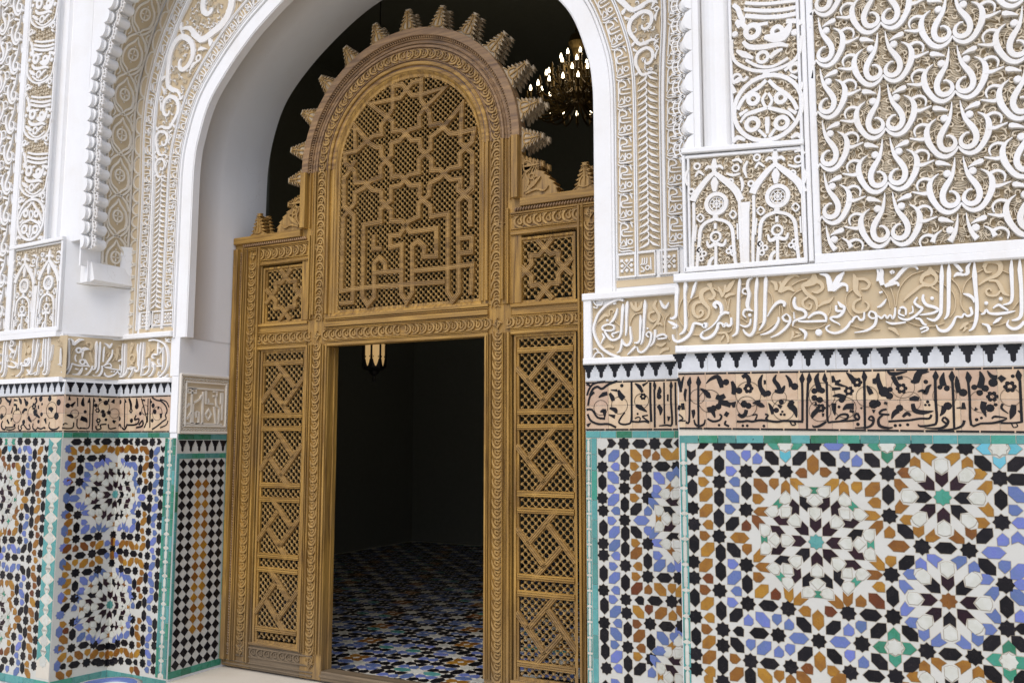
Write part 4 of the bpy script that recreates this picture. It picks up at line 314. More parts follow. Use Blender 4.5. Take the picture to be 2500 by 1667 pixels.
'CAL_L': '''k|16.1 16.1 8.6|-2790 1849 -2781 1825 -2789 1805;k|8.5 15.9 19.1 4.2|-2737 1848 -2708 1828 -2675 1819 -2671 1843;k|15.9 10.6|-2681 1815 -2682 1795;k|15.8 5.3|-2637 1830 -2598 1825;k|4.2 26.2 10.5|-2587 1845 -2565 1821 -2556 1801;k|15.8 12.6 10.5|-2634 1798 -2607 1793 -2604 1757;k|5.3 12.7|-2645 1782 -2657 1742;k|21 10.5|-2579 1773 -2591 1761;k|4.2 22.8 15.6|-2528 1840 -2506 1812 -2498 1788;kf|13.5|-2496 1806;k|5.2 10.3|-2440 1850 -2458 1835;k|18.4 15.4 7.2|-2408 1841 -2393 1817 -2416 1794;kf|22.6|-2418 1784;kd|17.3|-2351 1832;k|12.2 12.2|-2372 1790 -2370 1766;kd|8.1|-2335 1797;k|15.6 20.8 10.4|-2538 1741 -2515 1764 -2489 1760;kd|18.4|-2405 1747;k|20.4 15.3 10.2|-2411 1735 -2372 1719 -2352 1707;k|20.6 20.6 4.1|-2472 1716 -2457 1696 -2434 1680;k|37.5 21.4|-2751 1731 -2775 1707;k|21.1 5.3|-2651 1710 -2655 1686;k|15.9 10.6|-2702 1698 -2676 1670;kd|15.5|-2519 1681;kd|12.2|-2335 1730;kd|12.2|-2362 1683;k|25.1 5|-2296 1702 -2280 1667;k|10 30.1 30.1|-2265 1768 -2240 1764 -2221 1752;kd|18.1|-2258 1831;kd|22.8|-2181 1717;kd|19.9|-2165 1805;k|5.3 9.6 10.7 9.6 7.5|-2747 1691 -2761 1667 -2748 1638 -2715 1634 -2711 1654;k|7.3|-2710 1646 -2670 1646 -2625 1650 -2607 1666 -2623 1662 -2605 1642 -2649 1630 -2702 1632;k|8.3|-2568 1661 -2573 1641 -2552 1625 -2534 1641 -2548 1649 -2524 1665 -2504 1653 -2476 1633 -2445 1637 -2461 1665;k|6.1 9.2 9.2 6.1|-2417 1672 -2417 1641 -2388 1627 -2371 1640;k|8 8 10.1|-2371 1644 -2333 1634 -2297 1644 -2290 1634;k|5 9 11.9 10 7|-2245 1679 -2251 1648 -2222 1630 -2174 1632 -2145 1647;kc|34.8 2.1|-2754 1755;kc|41.9 2.1|-2594 1721;kc|46.2 2.1|-2430 1739;kc|50 2|-2233 1756'''.split(';'),
'CAL_T': '''kd|15|20 1785;k|5.8 23.1|68 1810 41 1780;k|5.8 15|26 1843 30 1820;k|5.8|81 1839 85 1781;k|5.9 23.5 11.7|120 1840 116 1800 129 1788;k|3.6 20.1|161 1842 160 1807;k|5.9|166 1807 169 1731 169 1649 137 1637 107 1643;k|3.6 17.9|189 1843 194 1814;k|5.9|190 1814 189 1731 191 1626;k|12 24.1|228 1839 238 1821;kd|12|207 1791;kf|15.6|220 1759;kd|15.8|276 1811;k|4.9 12.2|296 1841 291 1817;k|30.7 6.1|323 1812 334 1837;kd|12.1|258 1751;kd|13.3|265 1727;kd|12.2|301 1746;k|5.8 23.1 9.2|15 1722 44 1719 57 1705;k|29.4 29.4 5.9|109 1706 140 1695 152 1678;kf|15.6|230 1691;k|12 3.6|231 1673 229 1656;kd|9.7|282 1698;k|12.3 24.5|329 1693 348 1681;kd|9.4|137 1748;k|6.9|-9 1641 20 1636 60 1642 64 1677;k|5.7|-4 1658 7 1670 24 1665;k|5.8|86 1700 86 1654 101 1637 131 1640 155 1637;k|8.4|214 1656 221 1632 251 1638 244 1662 287 1668;k|7.3|299 1668 307 1639 332 1639 356 1645;kc|23.2 1.7|67 1734;kc|36.3 1.8|262 1780;kc|30.7 1.8|339 1741'''.split(';'),
'CAL_M': '''k|4.5 22.4|-2004 1843 -1993 1813;k|7.4|-2002 1816 -1992 1645;k|10.4|-2016 1645 -1989 1633 -1965 1669;k|14.8 22.2 14.8|-1960 1842 -1939 1800 -1937 1764;kf|14.8|-1936 1758;k|7.3 29.4|-1885 1841 -1877 1793;kd|17.6|-1881 1787;k|7.2|-1837 1840 -1797 1750 -1776 1691 -1798 1644;k|21.9|-1811 1833 -1814 1822;k|7.2|-1772 1838 -1768 1679;k|7.2|-1751 1838 -1743 1644;kd|8.7|-1741 1814;k|10.2|-1882 1728 -1897 1698 -1854 1704 -1861 1674 -1903 1663 -1965 1663;k|10.2|-1851 1662 -1818 1692 -1816 1656 -1876 1645;kd|14.7|-1927 1692;kd|11.7|-1843 1739;kd|14.4|-1722 1790;kd|15.8|-1703 1749;k|25.6 14.2|-1643 1737 -1641 1707;kd|11.5|-1724 1691;k|14.3|-1671 1784 -1670 1766;k|8.5|-1734 1844 -1691 1825 -1648 1818 -1604 1788 -1586 1753 -1600 1724 -1591 1701 -1623 1684 -1671 1655 -1721 1632;k|7.1|-1657 1830 -1597 1812 -1570 1776;k|7.1|-1645 1643 -1588 1661 -1573 1689;kd|15|-2051 1820;kd|16.5|-2052 1706;k|9|-2053 1652 -2040 1669 -2025 1645;kc|29.1 2.2|-1797 1762;kc|42.9 2.1|-1677 1737'''.split(';'),
'MOT_W': (2.8781, 3.0455),
'MA_AX': (2.4444, 2.5621),
'MA_AX2': (2.1858, 2.5707),
'BU_O': (1.5447, 2.828),
'BU_E': (1.6348, 2.9737),
'CALX': [2.004, 2.0343, 2.1245, 2.2512, 2.3793, 2.5028, 2.632, 2.7104, 2.8369, 2.9636, 3.0901, 3.2165, 3.3015, 3.3865, 3.4715, 3.5565, 3.6415, 3.7265, 3.8115, 3.8965, 3.9815, 4.0665, 4.1515, 4.2365],
'MERX': [2.012, 2.109, 2.1825, 2.2581, 2.3345, 2.4066, 2.4792, 2.5484, 2.6222, 2.692, 2.7635, 2.8364, 2.9091, 2.9795, 3.0528, 3.1252, 3.1977, 3.2722],
'CALX_S': [1.405, 1.5271, 1.6527, 1.7413, 1.8742, 1.998],
'MERX_S': [1.4227, 1.4909, 1.5633, 1.6329, 1.7036, 1.7745, 1.8458, 1.96],
'ZAX': 0.787,
'BASIN': (-1.362, -0.165, 0.19),
}
# ---------------------------------------------------------------- layout (metres)
YS, YD, YB = .375, .825, 1.114          # set-back arch wall, door screen, back of the wall
XC = .0116                              # arch axis
FRONT, SETB, DOOR = I4, Matrix.Translation((0, YS, 0)), Matrix.Translation((0, YD, 0))
RTL = math.hypot(.058, .375)
RETN = frame(-2.113, 0, .058, .375)     # left return, dado height
RETI = frame(-2.17, 0, .118, .375)      # left return, inscription height
RTI = math.hypot(.118, .375)
RETU = frame(-2.185, 0, .19, .375)      # left return, plain block above
JAMB = frame(-1.4916, 0, 0, 1)          # u = world y
def dip(x): return -.0155*max(0, x-2.0)
LIP = [(1.448, 2.235), (1.448, 2.9), (1.448, 3.22), (1.443, 3.396), (1.417, 3.55), (1.325, 3.80), (1.164, 3.999), (.995, 4.159), (.874, 4.252), (.66, 4.386), (.44, 4.474), (.22, 4.523), (0, 4.54)]
BACK = [(1.5015, 2.235), (1.5015, 2.9), (1.5015, 3.33), (1.492, 3.58), (1.449, 3.7975), (1.367, 4.005), (1.253, 4.157), (1.064, 4.324), (.86, 4.463), (.657, 4.576), (.46, 4.652), (.22, 4.705), (0, 4.727)]
LIPS, _ = smoothpts(LIP, 5); BACKS, _ = smoothpts(BACK, 5)
_arc = [0]
for a, b in zip(LIPS, LIPS[1:]): _arc.append(_arc[-1]+math.hypot(b[0]-a[0], b[1]-a[1]))
_nrm = []
for i in range(len(LIPS)):
    a = LIPS[max(0, i-1)]; b = LIPS[min(len(LIPS)-1, i+1)]; dx, dy = b[0]-a[0], b[1]-a[1]; l = math.hypot(dx, dy); _nrm.append((dy/l, -dx/l))
_nrm = [(sum(_nrm[max(0, min(len(_nrm)-1, i+k))][0] for k in (-2,-1,0,1,2))/5, sum(_nrm[max(0, min(len(_nrm)-1, i+k))][1] for k in (-2,-1,0,1,2))/5) for i in range(len(_nrm))]
EXTRA = None
def archpt(s, t, side):
    """s along the lip from its foot, t outwards from the lip; side -1 left, +1 right"""
    i = 0
    while i < len(_arc)-2 and _arc[i+1] < s: i += 1
    k = (s-_arc[i])/(_arc[i+1]-_arc[i])
    x = LIPS[i][0]+(LIPS[i+1][0]-LIPS[i][0])*k; z = LIPS[i][1]+(LIPS[i+1][1]-LIPS[i][1])*k
    e = 0 if EXTRA is None else EXTRA[i]+(EXTRA[i+1]-EXTRA[i])*k
    if t > .2385: t = t+e*min(1, (t-.2385)/.079)
    nx = _nrm[i][0]+(_nrm[i+1][0]-_nrm[i][0])*k; nz = _nrm[i][1]+(_nrm[i+1][1]-_nrm[i][1])*k
    return XC+side*(x+nx*t), z+nz*t
SMAX = _arc[-1]
def ribbon(mb, s0, s1, t0, t1, h, side, step=.05, h0=0.0):
    n = max(2, int((s1-s0)/step)); vs = []; fs = []
    for i in range(n+1):
        s = s0+(s1-s0)*i/n; a = archpt(s, t0, side); b = archpt(s, t1, side); e = min(.003, abs(t1-t0)*.2, h)
        a2 = archpt(s, t0+e, side); b2 = archpt(s, t1-e, side)
        vs += [(a[0], -h0, a[1]), (a2[0], -h, a2[1]), (b2[0], -h, b2[1]), (b[0], -h0, b[1])]
    for i in range(n):
        for k in range(3): fs.append((4*i+k, 4*i+4+k, 4*i+5+k, 4*i+1+k))
    fs += [(0, 1, 2, 3), (4*n+3, 4*n+2, 4*n+1, 4*n)]
    mb.add(vs, fs)
def bar(mb, p, q, w, h, h0=0.0, e=.003):
    """raised flat moulding from p to q on the plane"""
    dx, dz = q[0]-p[0], q[1]-p[1]; l = math.hypot(dx, dz); nx, nz = -dz/l*w/2, dx/l*w/2
    mb.prism([(p[0]+nx, p[1]+nz), (p[0]-nx, p[1]-nz), (q[0]-nx, q[1]-nz), (q[0]+nx, q[1]+nz)], h0, h, min(e, w*.3, (h-h0)*.5))
def plate(mb, x0, x1, z0a, z1a, h, z0b=None, z1b=None):
    z0b = z0a if z0b is None else z0b; z1b = z1a if z1b is None else z1b
    mb.add([(x0, -h, z0a), (x1, -h, z0b), (x1, -h, z1b), (x0, -h, z1a), (x0, 0, z0a), (x1, 0, z0b), (x1, 0, z1b), (x0, 0, z1a)],
           [(0,1,2,3), (4,5,1,0), (1,5,6,2), (3,2,6,7), (0,3,7,4)])
REC = {k: parse(v) for k, v in DATA.items() if k in ('INS', 'INS_S', 'CAL', 'CAL_S', 'MOT', 'VP', 'MA', 'MA_C', 'BU', 'STRAP', 'INS_L', 'INS_T', 'INS_M', 'CAL_L', 'CAL_T', 'CAL_M')}

# ---------------------------------------------------------------- ground and paving
def struct(name, mb, mat, smooth=False):
    o = mb.build(name, mat, None, I4, smooth); o['kind'] = 'structure'; return o
mb = MB(); mb.add([(-40,-40,-.02),(40,-40,-.02),(40,YS+.01,-.02),(-40,YS+.01,-.02)], [(0,1,2,3)])
court = struct('courtyard_ground', mb, 'grout')
SLAB = MB(); SLAB.bbox(-.298, .298, -.012, .0, -.298, .298, .003)
slab_me = SLAB.mesh('slab'); slab_me.materials.append(M['marble'])
for i in range(-5, 5):
    for j in range(3):
        mtx = Matrix.Translation((i*.6+.32, -.31-j*.6, -.012)) @ Matrix.Rotation(-pi/2, 4, 'X')
        inst('slab', slab_me, court, mtx)
mb = MB(); mb.box(-1.49, 1.40, .28, YD+.12, -.02, .040); sill = struct('door_sill_pavement', mb, 'grout')
xs = [-1.488, -.86, -.12, .55, 1.398]
for a, b in zip(xs, xs[1:]):
    m2 = MB(); m2.bbox(a+.002, b-.002, -.014, 0, .29, YD+.11, .003)
    o = m2.build('slab', 'marble', sill, Matrix.Translation((0, 0, .040)) @ Matrix.Rotation(-pi/2, 4, 'X') @ Matrix.Scale(-1, 4, (0, 0, 1)))

# ---------------------------------------------------------------- mosaic tile kit
def grow(pts, g):
    n = len(pts); q = []
    ar = sum(pts[i][0]*pts[(i+1) % n][1]-pts[(i+1) % n][0]*pts[i][1] for i in range(n))
    if ar < 0: g = -g
    for i in range(n):
        p0, p1, p2 = pts[i-1], pts[i], pts[(i+1) % n]
        d1 = (p1[0]-p0[0], p1[1]-p0[1]); d2 = (p2[0]-p1[0], p2[1]-p1[1]); l1 = math.hypot(*d1) or 1; l2 = math.hypot(*d2) or 1
        n1 = (d1[1]/l1, -d1[0]/l1); n2 = (d2[1]/l2, -d2[0]/l2); k = max(1+n1[0]*n2[0]+n1[1]*n2[1], .5)
        q.append((p1[0]+g*(n1[0]+n2[0])/k, p1[1]+g*(n1[1]+n2[1])/k))
    return q
def tilemesh(name, poly, col, sc, h=.0042):
    m = MB(); m.prism([(u*sc, v*sc) for u, v in poly], .0, h, .0011); nf = len(m.f)
    m.prism(grow([(u*sc, v*sc) for u, v in poly], .0021), .0, .0021, 0); me = m.mesh(name)
    me.materials.append(M[col]); me.materials.append(M['joint'])
    for i in range(nf, len(m.f)): me.polygons[i].material_index = 1
    return me
STAR = [((.665 if i % 2 == 0 else .515)*math.cos(i*pi/8), (.665 if i % 2 == 0 else .515)*math.sin(i*pi/8)) for i in range(16)]
TYPES = {'S': STAR, 'H': [(.85, 0), (.40, .455), (-.40, .455), (-.85, 0), (-.40, -.455), (.40, -.455)],
         'P': [(.52, 0), (.12, .41), (-.44, .41), (-.47, -.2), (-.25, -.42), (.12, -.41)],
         'N': [(.55, 0), (.08, .45), (-.5, .45), (-.27, 0), (-.5, -.45), (.08, -.45)]}
def mir(p): return [(-a, b) for a, b in p][::-1]
def rot(p, d): c, s = math.cos(math.radians(d)), math.sin(math.radians(d)); return [(a*c-b*s, a*s+b*c) for a, b in p]
ARROW = [(0, .78), (.46, 1.27), (.46, 2.02), (0, 1.70), (-.46, 2.02), (-.46, 1.27)]
BAT = [(-1.22, 3.80), (-.65, 3.64), (-.70, 3.33), (-.18, 2.95), (-.56, 2.85), (-.63, 2.53), (-1.22, 3.05)]
KITE3 = [(-1.24, 4.65), (-.50, 4.62), (-.24, 4.34), (-.40, 3.91), (-.90, 3.72), (-1.24, 4.0)]
WING = [(-2.02, 5.33), (-1.45, 5.33), (-.78, 4.76), (-1.36, 4.74), (-1.36, 4.20), (-1.98, 4.83)]
ROSA = [('U', ARROW), ('C', [(0, 1.78), (.44, 2.28), (.43, 2.80), (0, 2.88), (-.43, 2.80), (-.44, 2.28)]), ('U', BAT), ('U', mir(BAT)),
        ('C', [(0, 3.95), (.55, 3.38), (.17, 3.02), (-.17, 3.02), (-.55, 3.38)]), ('C', KITE3), ('C', mir(KITE3)),
        ('3', [(-.40, 4.60), (.36, 4.60), (.12, 4.32), (.28, 4.05), (-.28, 4.05), (-.12, 4.32)]), ('2', WING), ('2', mir(WING))]
WB = [(-1.40, 3.56), (-.82, 3.56), (-.28, 3.19), (-.66, 2.93), (-.71, 2.48), (-1.40, 3.12)]
WB2 = [(-2.30, 2.92), (-1.92, 3.26), (-1.50, 2.92), (-1.50, 2.26), (-1.92, 2.48), (-2.30, 2.40)]
WB3 = [(-b, -a) for a, b in WB2][::-1]
TC = {}
def tiles_list(key, rosk, ros_extra=None):
    """[(polygon centred, centre u, v, rotation, colour, size)] from the traced record"""
    out = []
    for e in DATA[key]:
        t, x, z, r, c = e.split(); out.append((t, float(x)/1000, float(z)/1000, float(r), c))
    ros = [e.split() for e in DATA['ROS'] if e.split()[1] == rosk]
    for k, _, x, z, c1, c2, c3 in ros:
        x, z = float(x)/1000, float(z)/1000
        out.append(('S', x, z, 0, c1))
        for i in range(8):
            if k == 'A':
                for j, (c, p) in enumerate(ROSA):
                    out.append(('A%d' % j, x, z, i*45, {'2': c2, '3': c3}.get(c, c)))
            else:
                out.append(('A0', x, z, i*45, 'U')); out.append(('B0', x, z, i*45, 'C'))
                if i % 2 == 0:
                    for n_ in ('B1', 'B2', 'B3', 'B4'): out.append((n_, x, z, i*45, c2))
    return out
for j, (c, p) in enumerate(ROSA): TYPES['A%d' % j] = p
TYPES['B0'] = [(0, 1.80), (.48, 2.22), (.48, 2.90), (.12, 3.04), (-.12, 3.04), (-.48, 2.90), (-.48, 2.22)]
TYPES['B1'] = WB; TYPES['B2'] = mir(WB); TYPES['B3'] = WB2; TYPES['B4'] = WB3
def lay(panel, items, fr, unit, tf, ok, cap=300, key=''):
    """lay tiles: coloured ones as parts of the panel up to cap, cream fillers joined"""
    rest = {}; n = 0
    for (t, x, z, r, c) in items:
        poly = TYPES[t]; cx = sum(p[0] for p in poly)/len(poly); cz = sum(p[1] for p in poly)/len(poly)
        rc = rot([(cx, cz)], r)[0]; u, v = tf(x+rc[0]*unit, z+rc[1]*unit)
        if not ok(u, v): continue
        loc = [(a-cx, b-cz) for a, b in poly]
        cc = c
        if c == 'O' and random.random() < .10: cc = 'R'
        if c == 'U' and random.random() < .3: cc = 'K'
        jr = random.uniform(-2, 2); js = random.uniform(.96, 1.02)
        jt = Matrix.Rotation(math.radians(random.uniform(-.9, .9)), 4, 'X') @ Matrix.Rotation(math.radians(random.uniform(-.9, .9)), 4, 'Z')
        rr = r+jr
        if (c == 'C' and t != 'S') or n >= cap:
            m = rest.setdefault(cc, MB()); pg = [(u+a*js*unit, v+b*js*unit) for a, b in rot(loc, rr)]; m.prism(pg, 0, .0042, .0011)
            rest.setdefault('joint', MB()).prism(grow(pg, .0018), 0, .0021, 0); continue
        k = (key, t, cc)
        if k not in TC:
            TC[k] = tilemesh('tile', loc, cc, unit)
        inst('tile', TC[k], panel, fr @ Matrix.Translation((u+random.uniform(-.0008, .0008), 0, v+random.uniform(-.0008, .0008))) @ Matrix.Rotation(-math.radians(rr), 4, 'Y') @ jt @ Matrix.Scale(js, 4)); n += 1
    for cc, m in rest.items(): m.build('filler_tiles', cc, panel, fr, kind='stuff')
    return n
def bricks(panel, fr, u0, u1, v0, v1, L, mats=('T',), vert=False, jit=.35):
    """a course of long glazed strips as parts"""
    a, end = (u0, u1) if not vert else (v0, v1)
    while a < end-.004:
        l = min(L*random.uniform(1-jit, 1+jit), end-a)
        if end-a-l < L*.3: l = end-a
        g = .0011; m = MB()
        if not vert: m.prism([(a+g, v0+g), (a+l-g, v0+g+random.uniform(-.0006,.0006)), (a+l-g, v1-g), (a+g, v1-g+random.uniform(-.0006,.0006))], 0, .0045+random.uniform(0,.0008), .001)
        else: m.prism([(u0+g, a+g), (u1-g, a+g), (u1-g, a+l-g), (u0+g, a+l-g)], 0, .0045+random.uniform(0,.0008), .001)
        mt = random.choice(mats); m.build('strip_tile', mt, panel, fr); a += l
MERL = [(-.48,1),(.48,1),(.44,.84),(.36,.82),(.36,.68),(.25,.66),(.25,.50),(.15,.48),(.14,.12),(0,0),(-.14,.12),(-.15,.48),(-.25,.50),(-.25,.66),(-.36,.68),(-.36,.82),(-.44,.84)]
MERLC = {}
def merlons(panel, fr, xs, w, ztop, h, dipf=lambda x: 0):
    k = (round(w, 4), h)
    if k not in MERLC:
        m = MB(); m.prism([(a*w, (b-1)*h) for a, b in MERL], 0, .0048, .0008); me = m.mesh('merlon_tile'); me.materials.append(M['K']); MERLC[k] = me
    for x in xs: inst('merlon_tile', MERLC[k], panel, fr @ Matrix.Translation((x, 0, ztop+dipf(x))) @ Matrix.Rotation(random.uniform(-.02, .02), 4, 'Y'))
def chain(panel, fr, u0, u1, v0, v1, period, mat='C'):
    """upright chain of white stars and long hexagons between teal side pieces"""
    g = MB(); plate(g, u0, u1, v0, v1, .0025); g.build('chain_ground', 'grout', panel, fr)
    w = u1-u0; uc = (u0+u1)/2; k = ('chain', round(w, 4), round(period, 4))
    if k not in TC:
        a = MB(); a.prism([(x*w*.30, y*w*.30) for x, y in [(p[0]/.665, p[1]/.665) for p in STAR]], 0, .0046, .0008); a = a.mesh('tile'); a.materials.append(M[mat])
        hl = period/2-w*.30-.001; b = MB(); b.prism([(0, hl), (w*.21, hl-w*.22), (w*.21, -hl+w*.22), (0, -hl), (-w*.21, -hl+w*.22), (-w*.21, hl-w*.22)], 0, .0046, .0008); b = b.mesh('tile'); b.materials.append(M[mat])
        side = []
        for sg in (-1, 1):
            c = MB(); c.prism([(sg*w*.49, period/2-.002), (sg*w*.34, period/2-.002-w*.12), (sg*w*.10, hl+w*.03), (sg*w*.27, hl-w*.22), (sg*w*.27, -hl+w*.22), (sg*w*.10, -hl-w*.03), (sg*w*.34, -period/2+.002+w*.12), (sg*w*.49, -period/2+.002)], 0, .0044, .0008)
            c = c.mesh('tile'); c.materials.append(M['T']); side.append(c)
        TC[k] = (a, b, side)
    a, b, side = TC[k]; v = v1-period/2
    while v > v0-period*.3:
        if v+period/2 < v1 and v+period/2 > v0: inst('tile', a, panel, fr @ Matrix.Translation((uc, 0, v+period/2)))
        if v-period*.4 > v0: inst('tile', b, panel, fr @ Matrix.Translation((uc, 0, v)))
        if v-period/2 > v0-.01:
            for c in side: inst('tile', c, panel, fr @ Matrix.Translation((uc, 0, v)))
        v -= period

# ---------------------------------------------------------------- relief kit
def feathers(mb, x, z, ang, ln, wid, h0, h1, pitch=.0062):
    """a carved leaf of parallel veins"""
    n = max(2, int(wid/pitch)); c, s = math.cos(ang), math.sin(ang)
    for i in range(n):
        o = (i-(n-1)/2)*pitch; l = ln*(1-.55*(2*o/max(wid, 1e-4))**2)/2
        p = []
        for a, b in ((-l, o), (0, o+.10*l), (l, o)): p.append((x+a*c-b*s, z+a*s+b*c))
        stroke(mb, p, [.0035, .0042, .002], h0, h1, 2, inset=.35)
def arabesque(panel, fr, x0, x1, z0, z1, ox, oz, cap=None):
    g = MB(); plate(g, x0, x1, z0, z1, .001); g.build('ground', 'tan', panel, fr)
    wx, wz = DATA['MOT_W']; top = MB(); leaf = MB(); PX, PZ = .2525, .2195
    rec = [(k, w, [(a-wx, b-wz) for a, b in p]) for k, w, p in REC['MOT']]
    pat = [(0, .055, 0, .045, .05), (0, .10, .0, .028, .04), (-.055, -.045, .5, .06, .035), (.055, -.045, -.5, .06, .035), (-.105, .05, 1.2, .05, .04), (.105, .05, -1.2, .05, .04),
           (-.07, .085, -.5, .05, .035), (.07, .085, .5, .05, .035), (-.03, -.075, 1.3, .05, .03), (.03, -.075, -1.3, .05, .03), (-.11, -.06, -.3, .05, .04), (.11, -.06, .3, .05, .04), (-.125, .0, .9, .04, .04), (0, -.04, 0, .04, .03)]
    i = int((x0-ox)/PX)-1
    while ox+i*PX < x1+PX/2:
        for j in range(-12, 12):
            mx = ox+i*PX; mz = oz-j*PZ+(PZ/2 if i % 2 else 0)+dip(mx)
            if not (z0-.10 < mz < z1+.12): continue
            if not (x0-.14 < mx < x1+.14): continue
            ct, st = math.cos(random.uniform(-.03, .03)), random.uniform(-.02, .02)
            for sg in (1, -1):
                for q, (k, w, p) in enumerate(rec):
                    pts = [(mx+sg*a*ct, mz+b+sg*a*st) for a, b in p]
                    keep = [x0-.012 < a < x1+.012 and z0-.012 < b < z1+.012 for a, b in pts]
                    if not any(keep): continue
                    i0 = keep.index(True); i1 = len(keep)-1-keep[::-1].index(True)
                    if not all(keep[i0:i1+1]): i1 = i0+keep[i0:].index(False)-1
                    if len(k) > 1:
                        if keep[0]: dot(top, pts[0][0], pts[0][1], w[0], .004, .0305)
                        continue
                    if i1-i0 < 1: continue
                    if len(w) == len(pts): w = w[i0:i1+1]
                    pts = pts[i0:i1+1]
                    stroke(top if k[0] == 'w' else leaf, pts, [q_*.93 for q_ in w], .004, (.030 if k[0] == 'w' else .020)+(q*sg+i+j) % 7*.00025, 3)
                for ex, ez, rr in ((-.0255, .0025, .021), (-.0905, .0215, .017)):
                    cx, cz = mx+sg*ex, mz+ez
                    if x0 < cx < x1 and z0 < cz < z1:
                        a0 = .4 if ex > -.1 else 0
                        for kx in (a0, a0+pi/2): stroke(leaf, [(cx-.012*math.cos(kx), cz-.012*math.sin(kx)), (cx+.012*math.cos(kx), cz+.012*math.sin(kx))], [.0035], .002, .0195)
            for sg in (1, -1):       # little rungs between the drop and the arm
                for k in range(7):
                    an = math.radians(200+k*17); cx, cz = mx-sg*.0255, mz+.0025
                    p0 = (cx+sg*.0335*math.cos(an), cz+.0335*math.sin(an)); p1 = (cx+sg*.0425*math.cos(an), cz+.0425*math.sin(an))
                    if x0 < p0[0] < x1 and z0 < p0[1] < z1: stroke(leaf, [p0, p1], [.0026], .002, .021, 2)
            for (a, b, an, ln, wd_) in pat:
                x, z = mx+a, mz+b
                if x0+.01 < x < x1-.01 and z0+.01 < z < z1-.01: feathers(leaf, x, z, an+random.uniform(-.3, .3), ln, wd_, .001, .015+random.uniform(0, .003))
        i += 1
    fill_feathers(leaf, x0, x1, z0, z1, .010, .031)
    fill_scrolls(leaf, x0, x1, z0, z1, .036, .019, .0052)
    leaf.build('feathered_ground', 'feather', panel, fr, kind='stuff'); return top.build('tracery', 'stroke', panel, fr)
def fill_feathers(mb, x0, x1, z0, z1, h=.009, den=.026):
    x = x0+den/2
    while x < x1-den*.3:
        z = z0+den/2
        while z < z1-den*.3:
            feathers(mb, x+random.uniform(-.004, .004), z+random.uniform(-.004, .004), random.uniform(0, pi), den*1.15, den*.9, .001, h+random.uniform(0, .002), .0058); z += den
        x += den

def fill_scrolls(mb, x0, x1, z0, z1, den=.030, h=.017, w=.0062):
    x = x0+den*.6
    while x < x1-den*.4:
        z = z0+den*.6
        while z < z1-den*.4:
            a = random.uniform(0, 2*pi); r = den*random.uniform(.28, .40); sg = random.choice((-1, 1)); cx, cz = x+random.uniform(-.005, .005), z+random.uniform(-.005, .005)
            pts = [(cx+r*(1-.13*k)*math.cos(a+sg*k*.85), cz+r*(1-.13*k)*math.sin(a+sg*k*.85)) for k in range(6)]
            stroke(mb, [(cx+r*1.5*math.cos(a-sg*.5), cz+r*1.5*math.sin(a-sg*.5))]+pts, [.002, w*.8, w*1.2, w*1.3, w, w*.8], .003, h+random.uniform(0, .0015), 2); z += den
        x += den
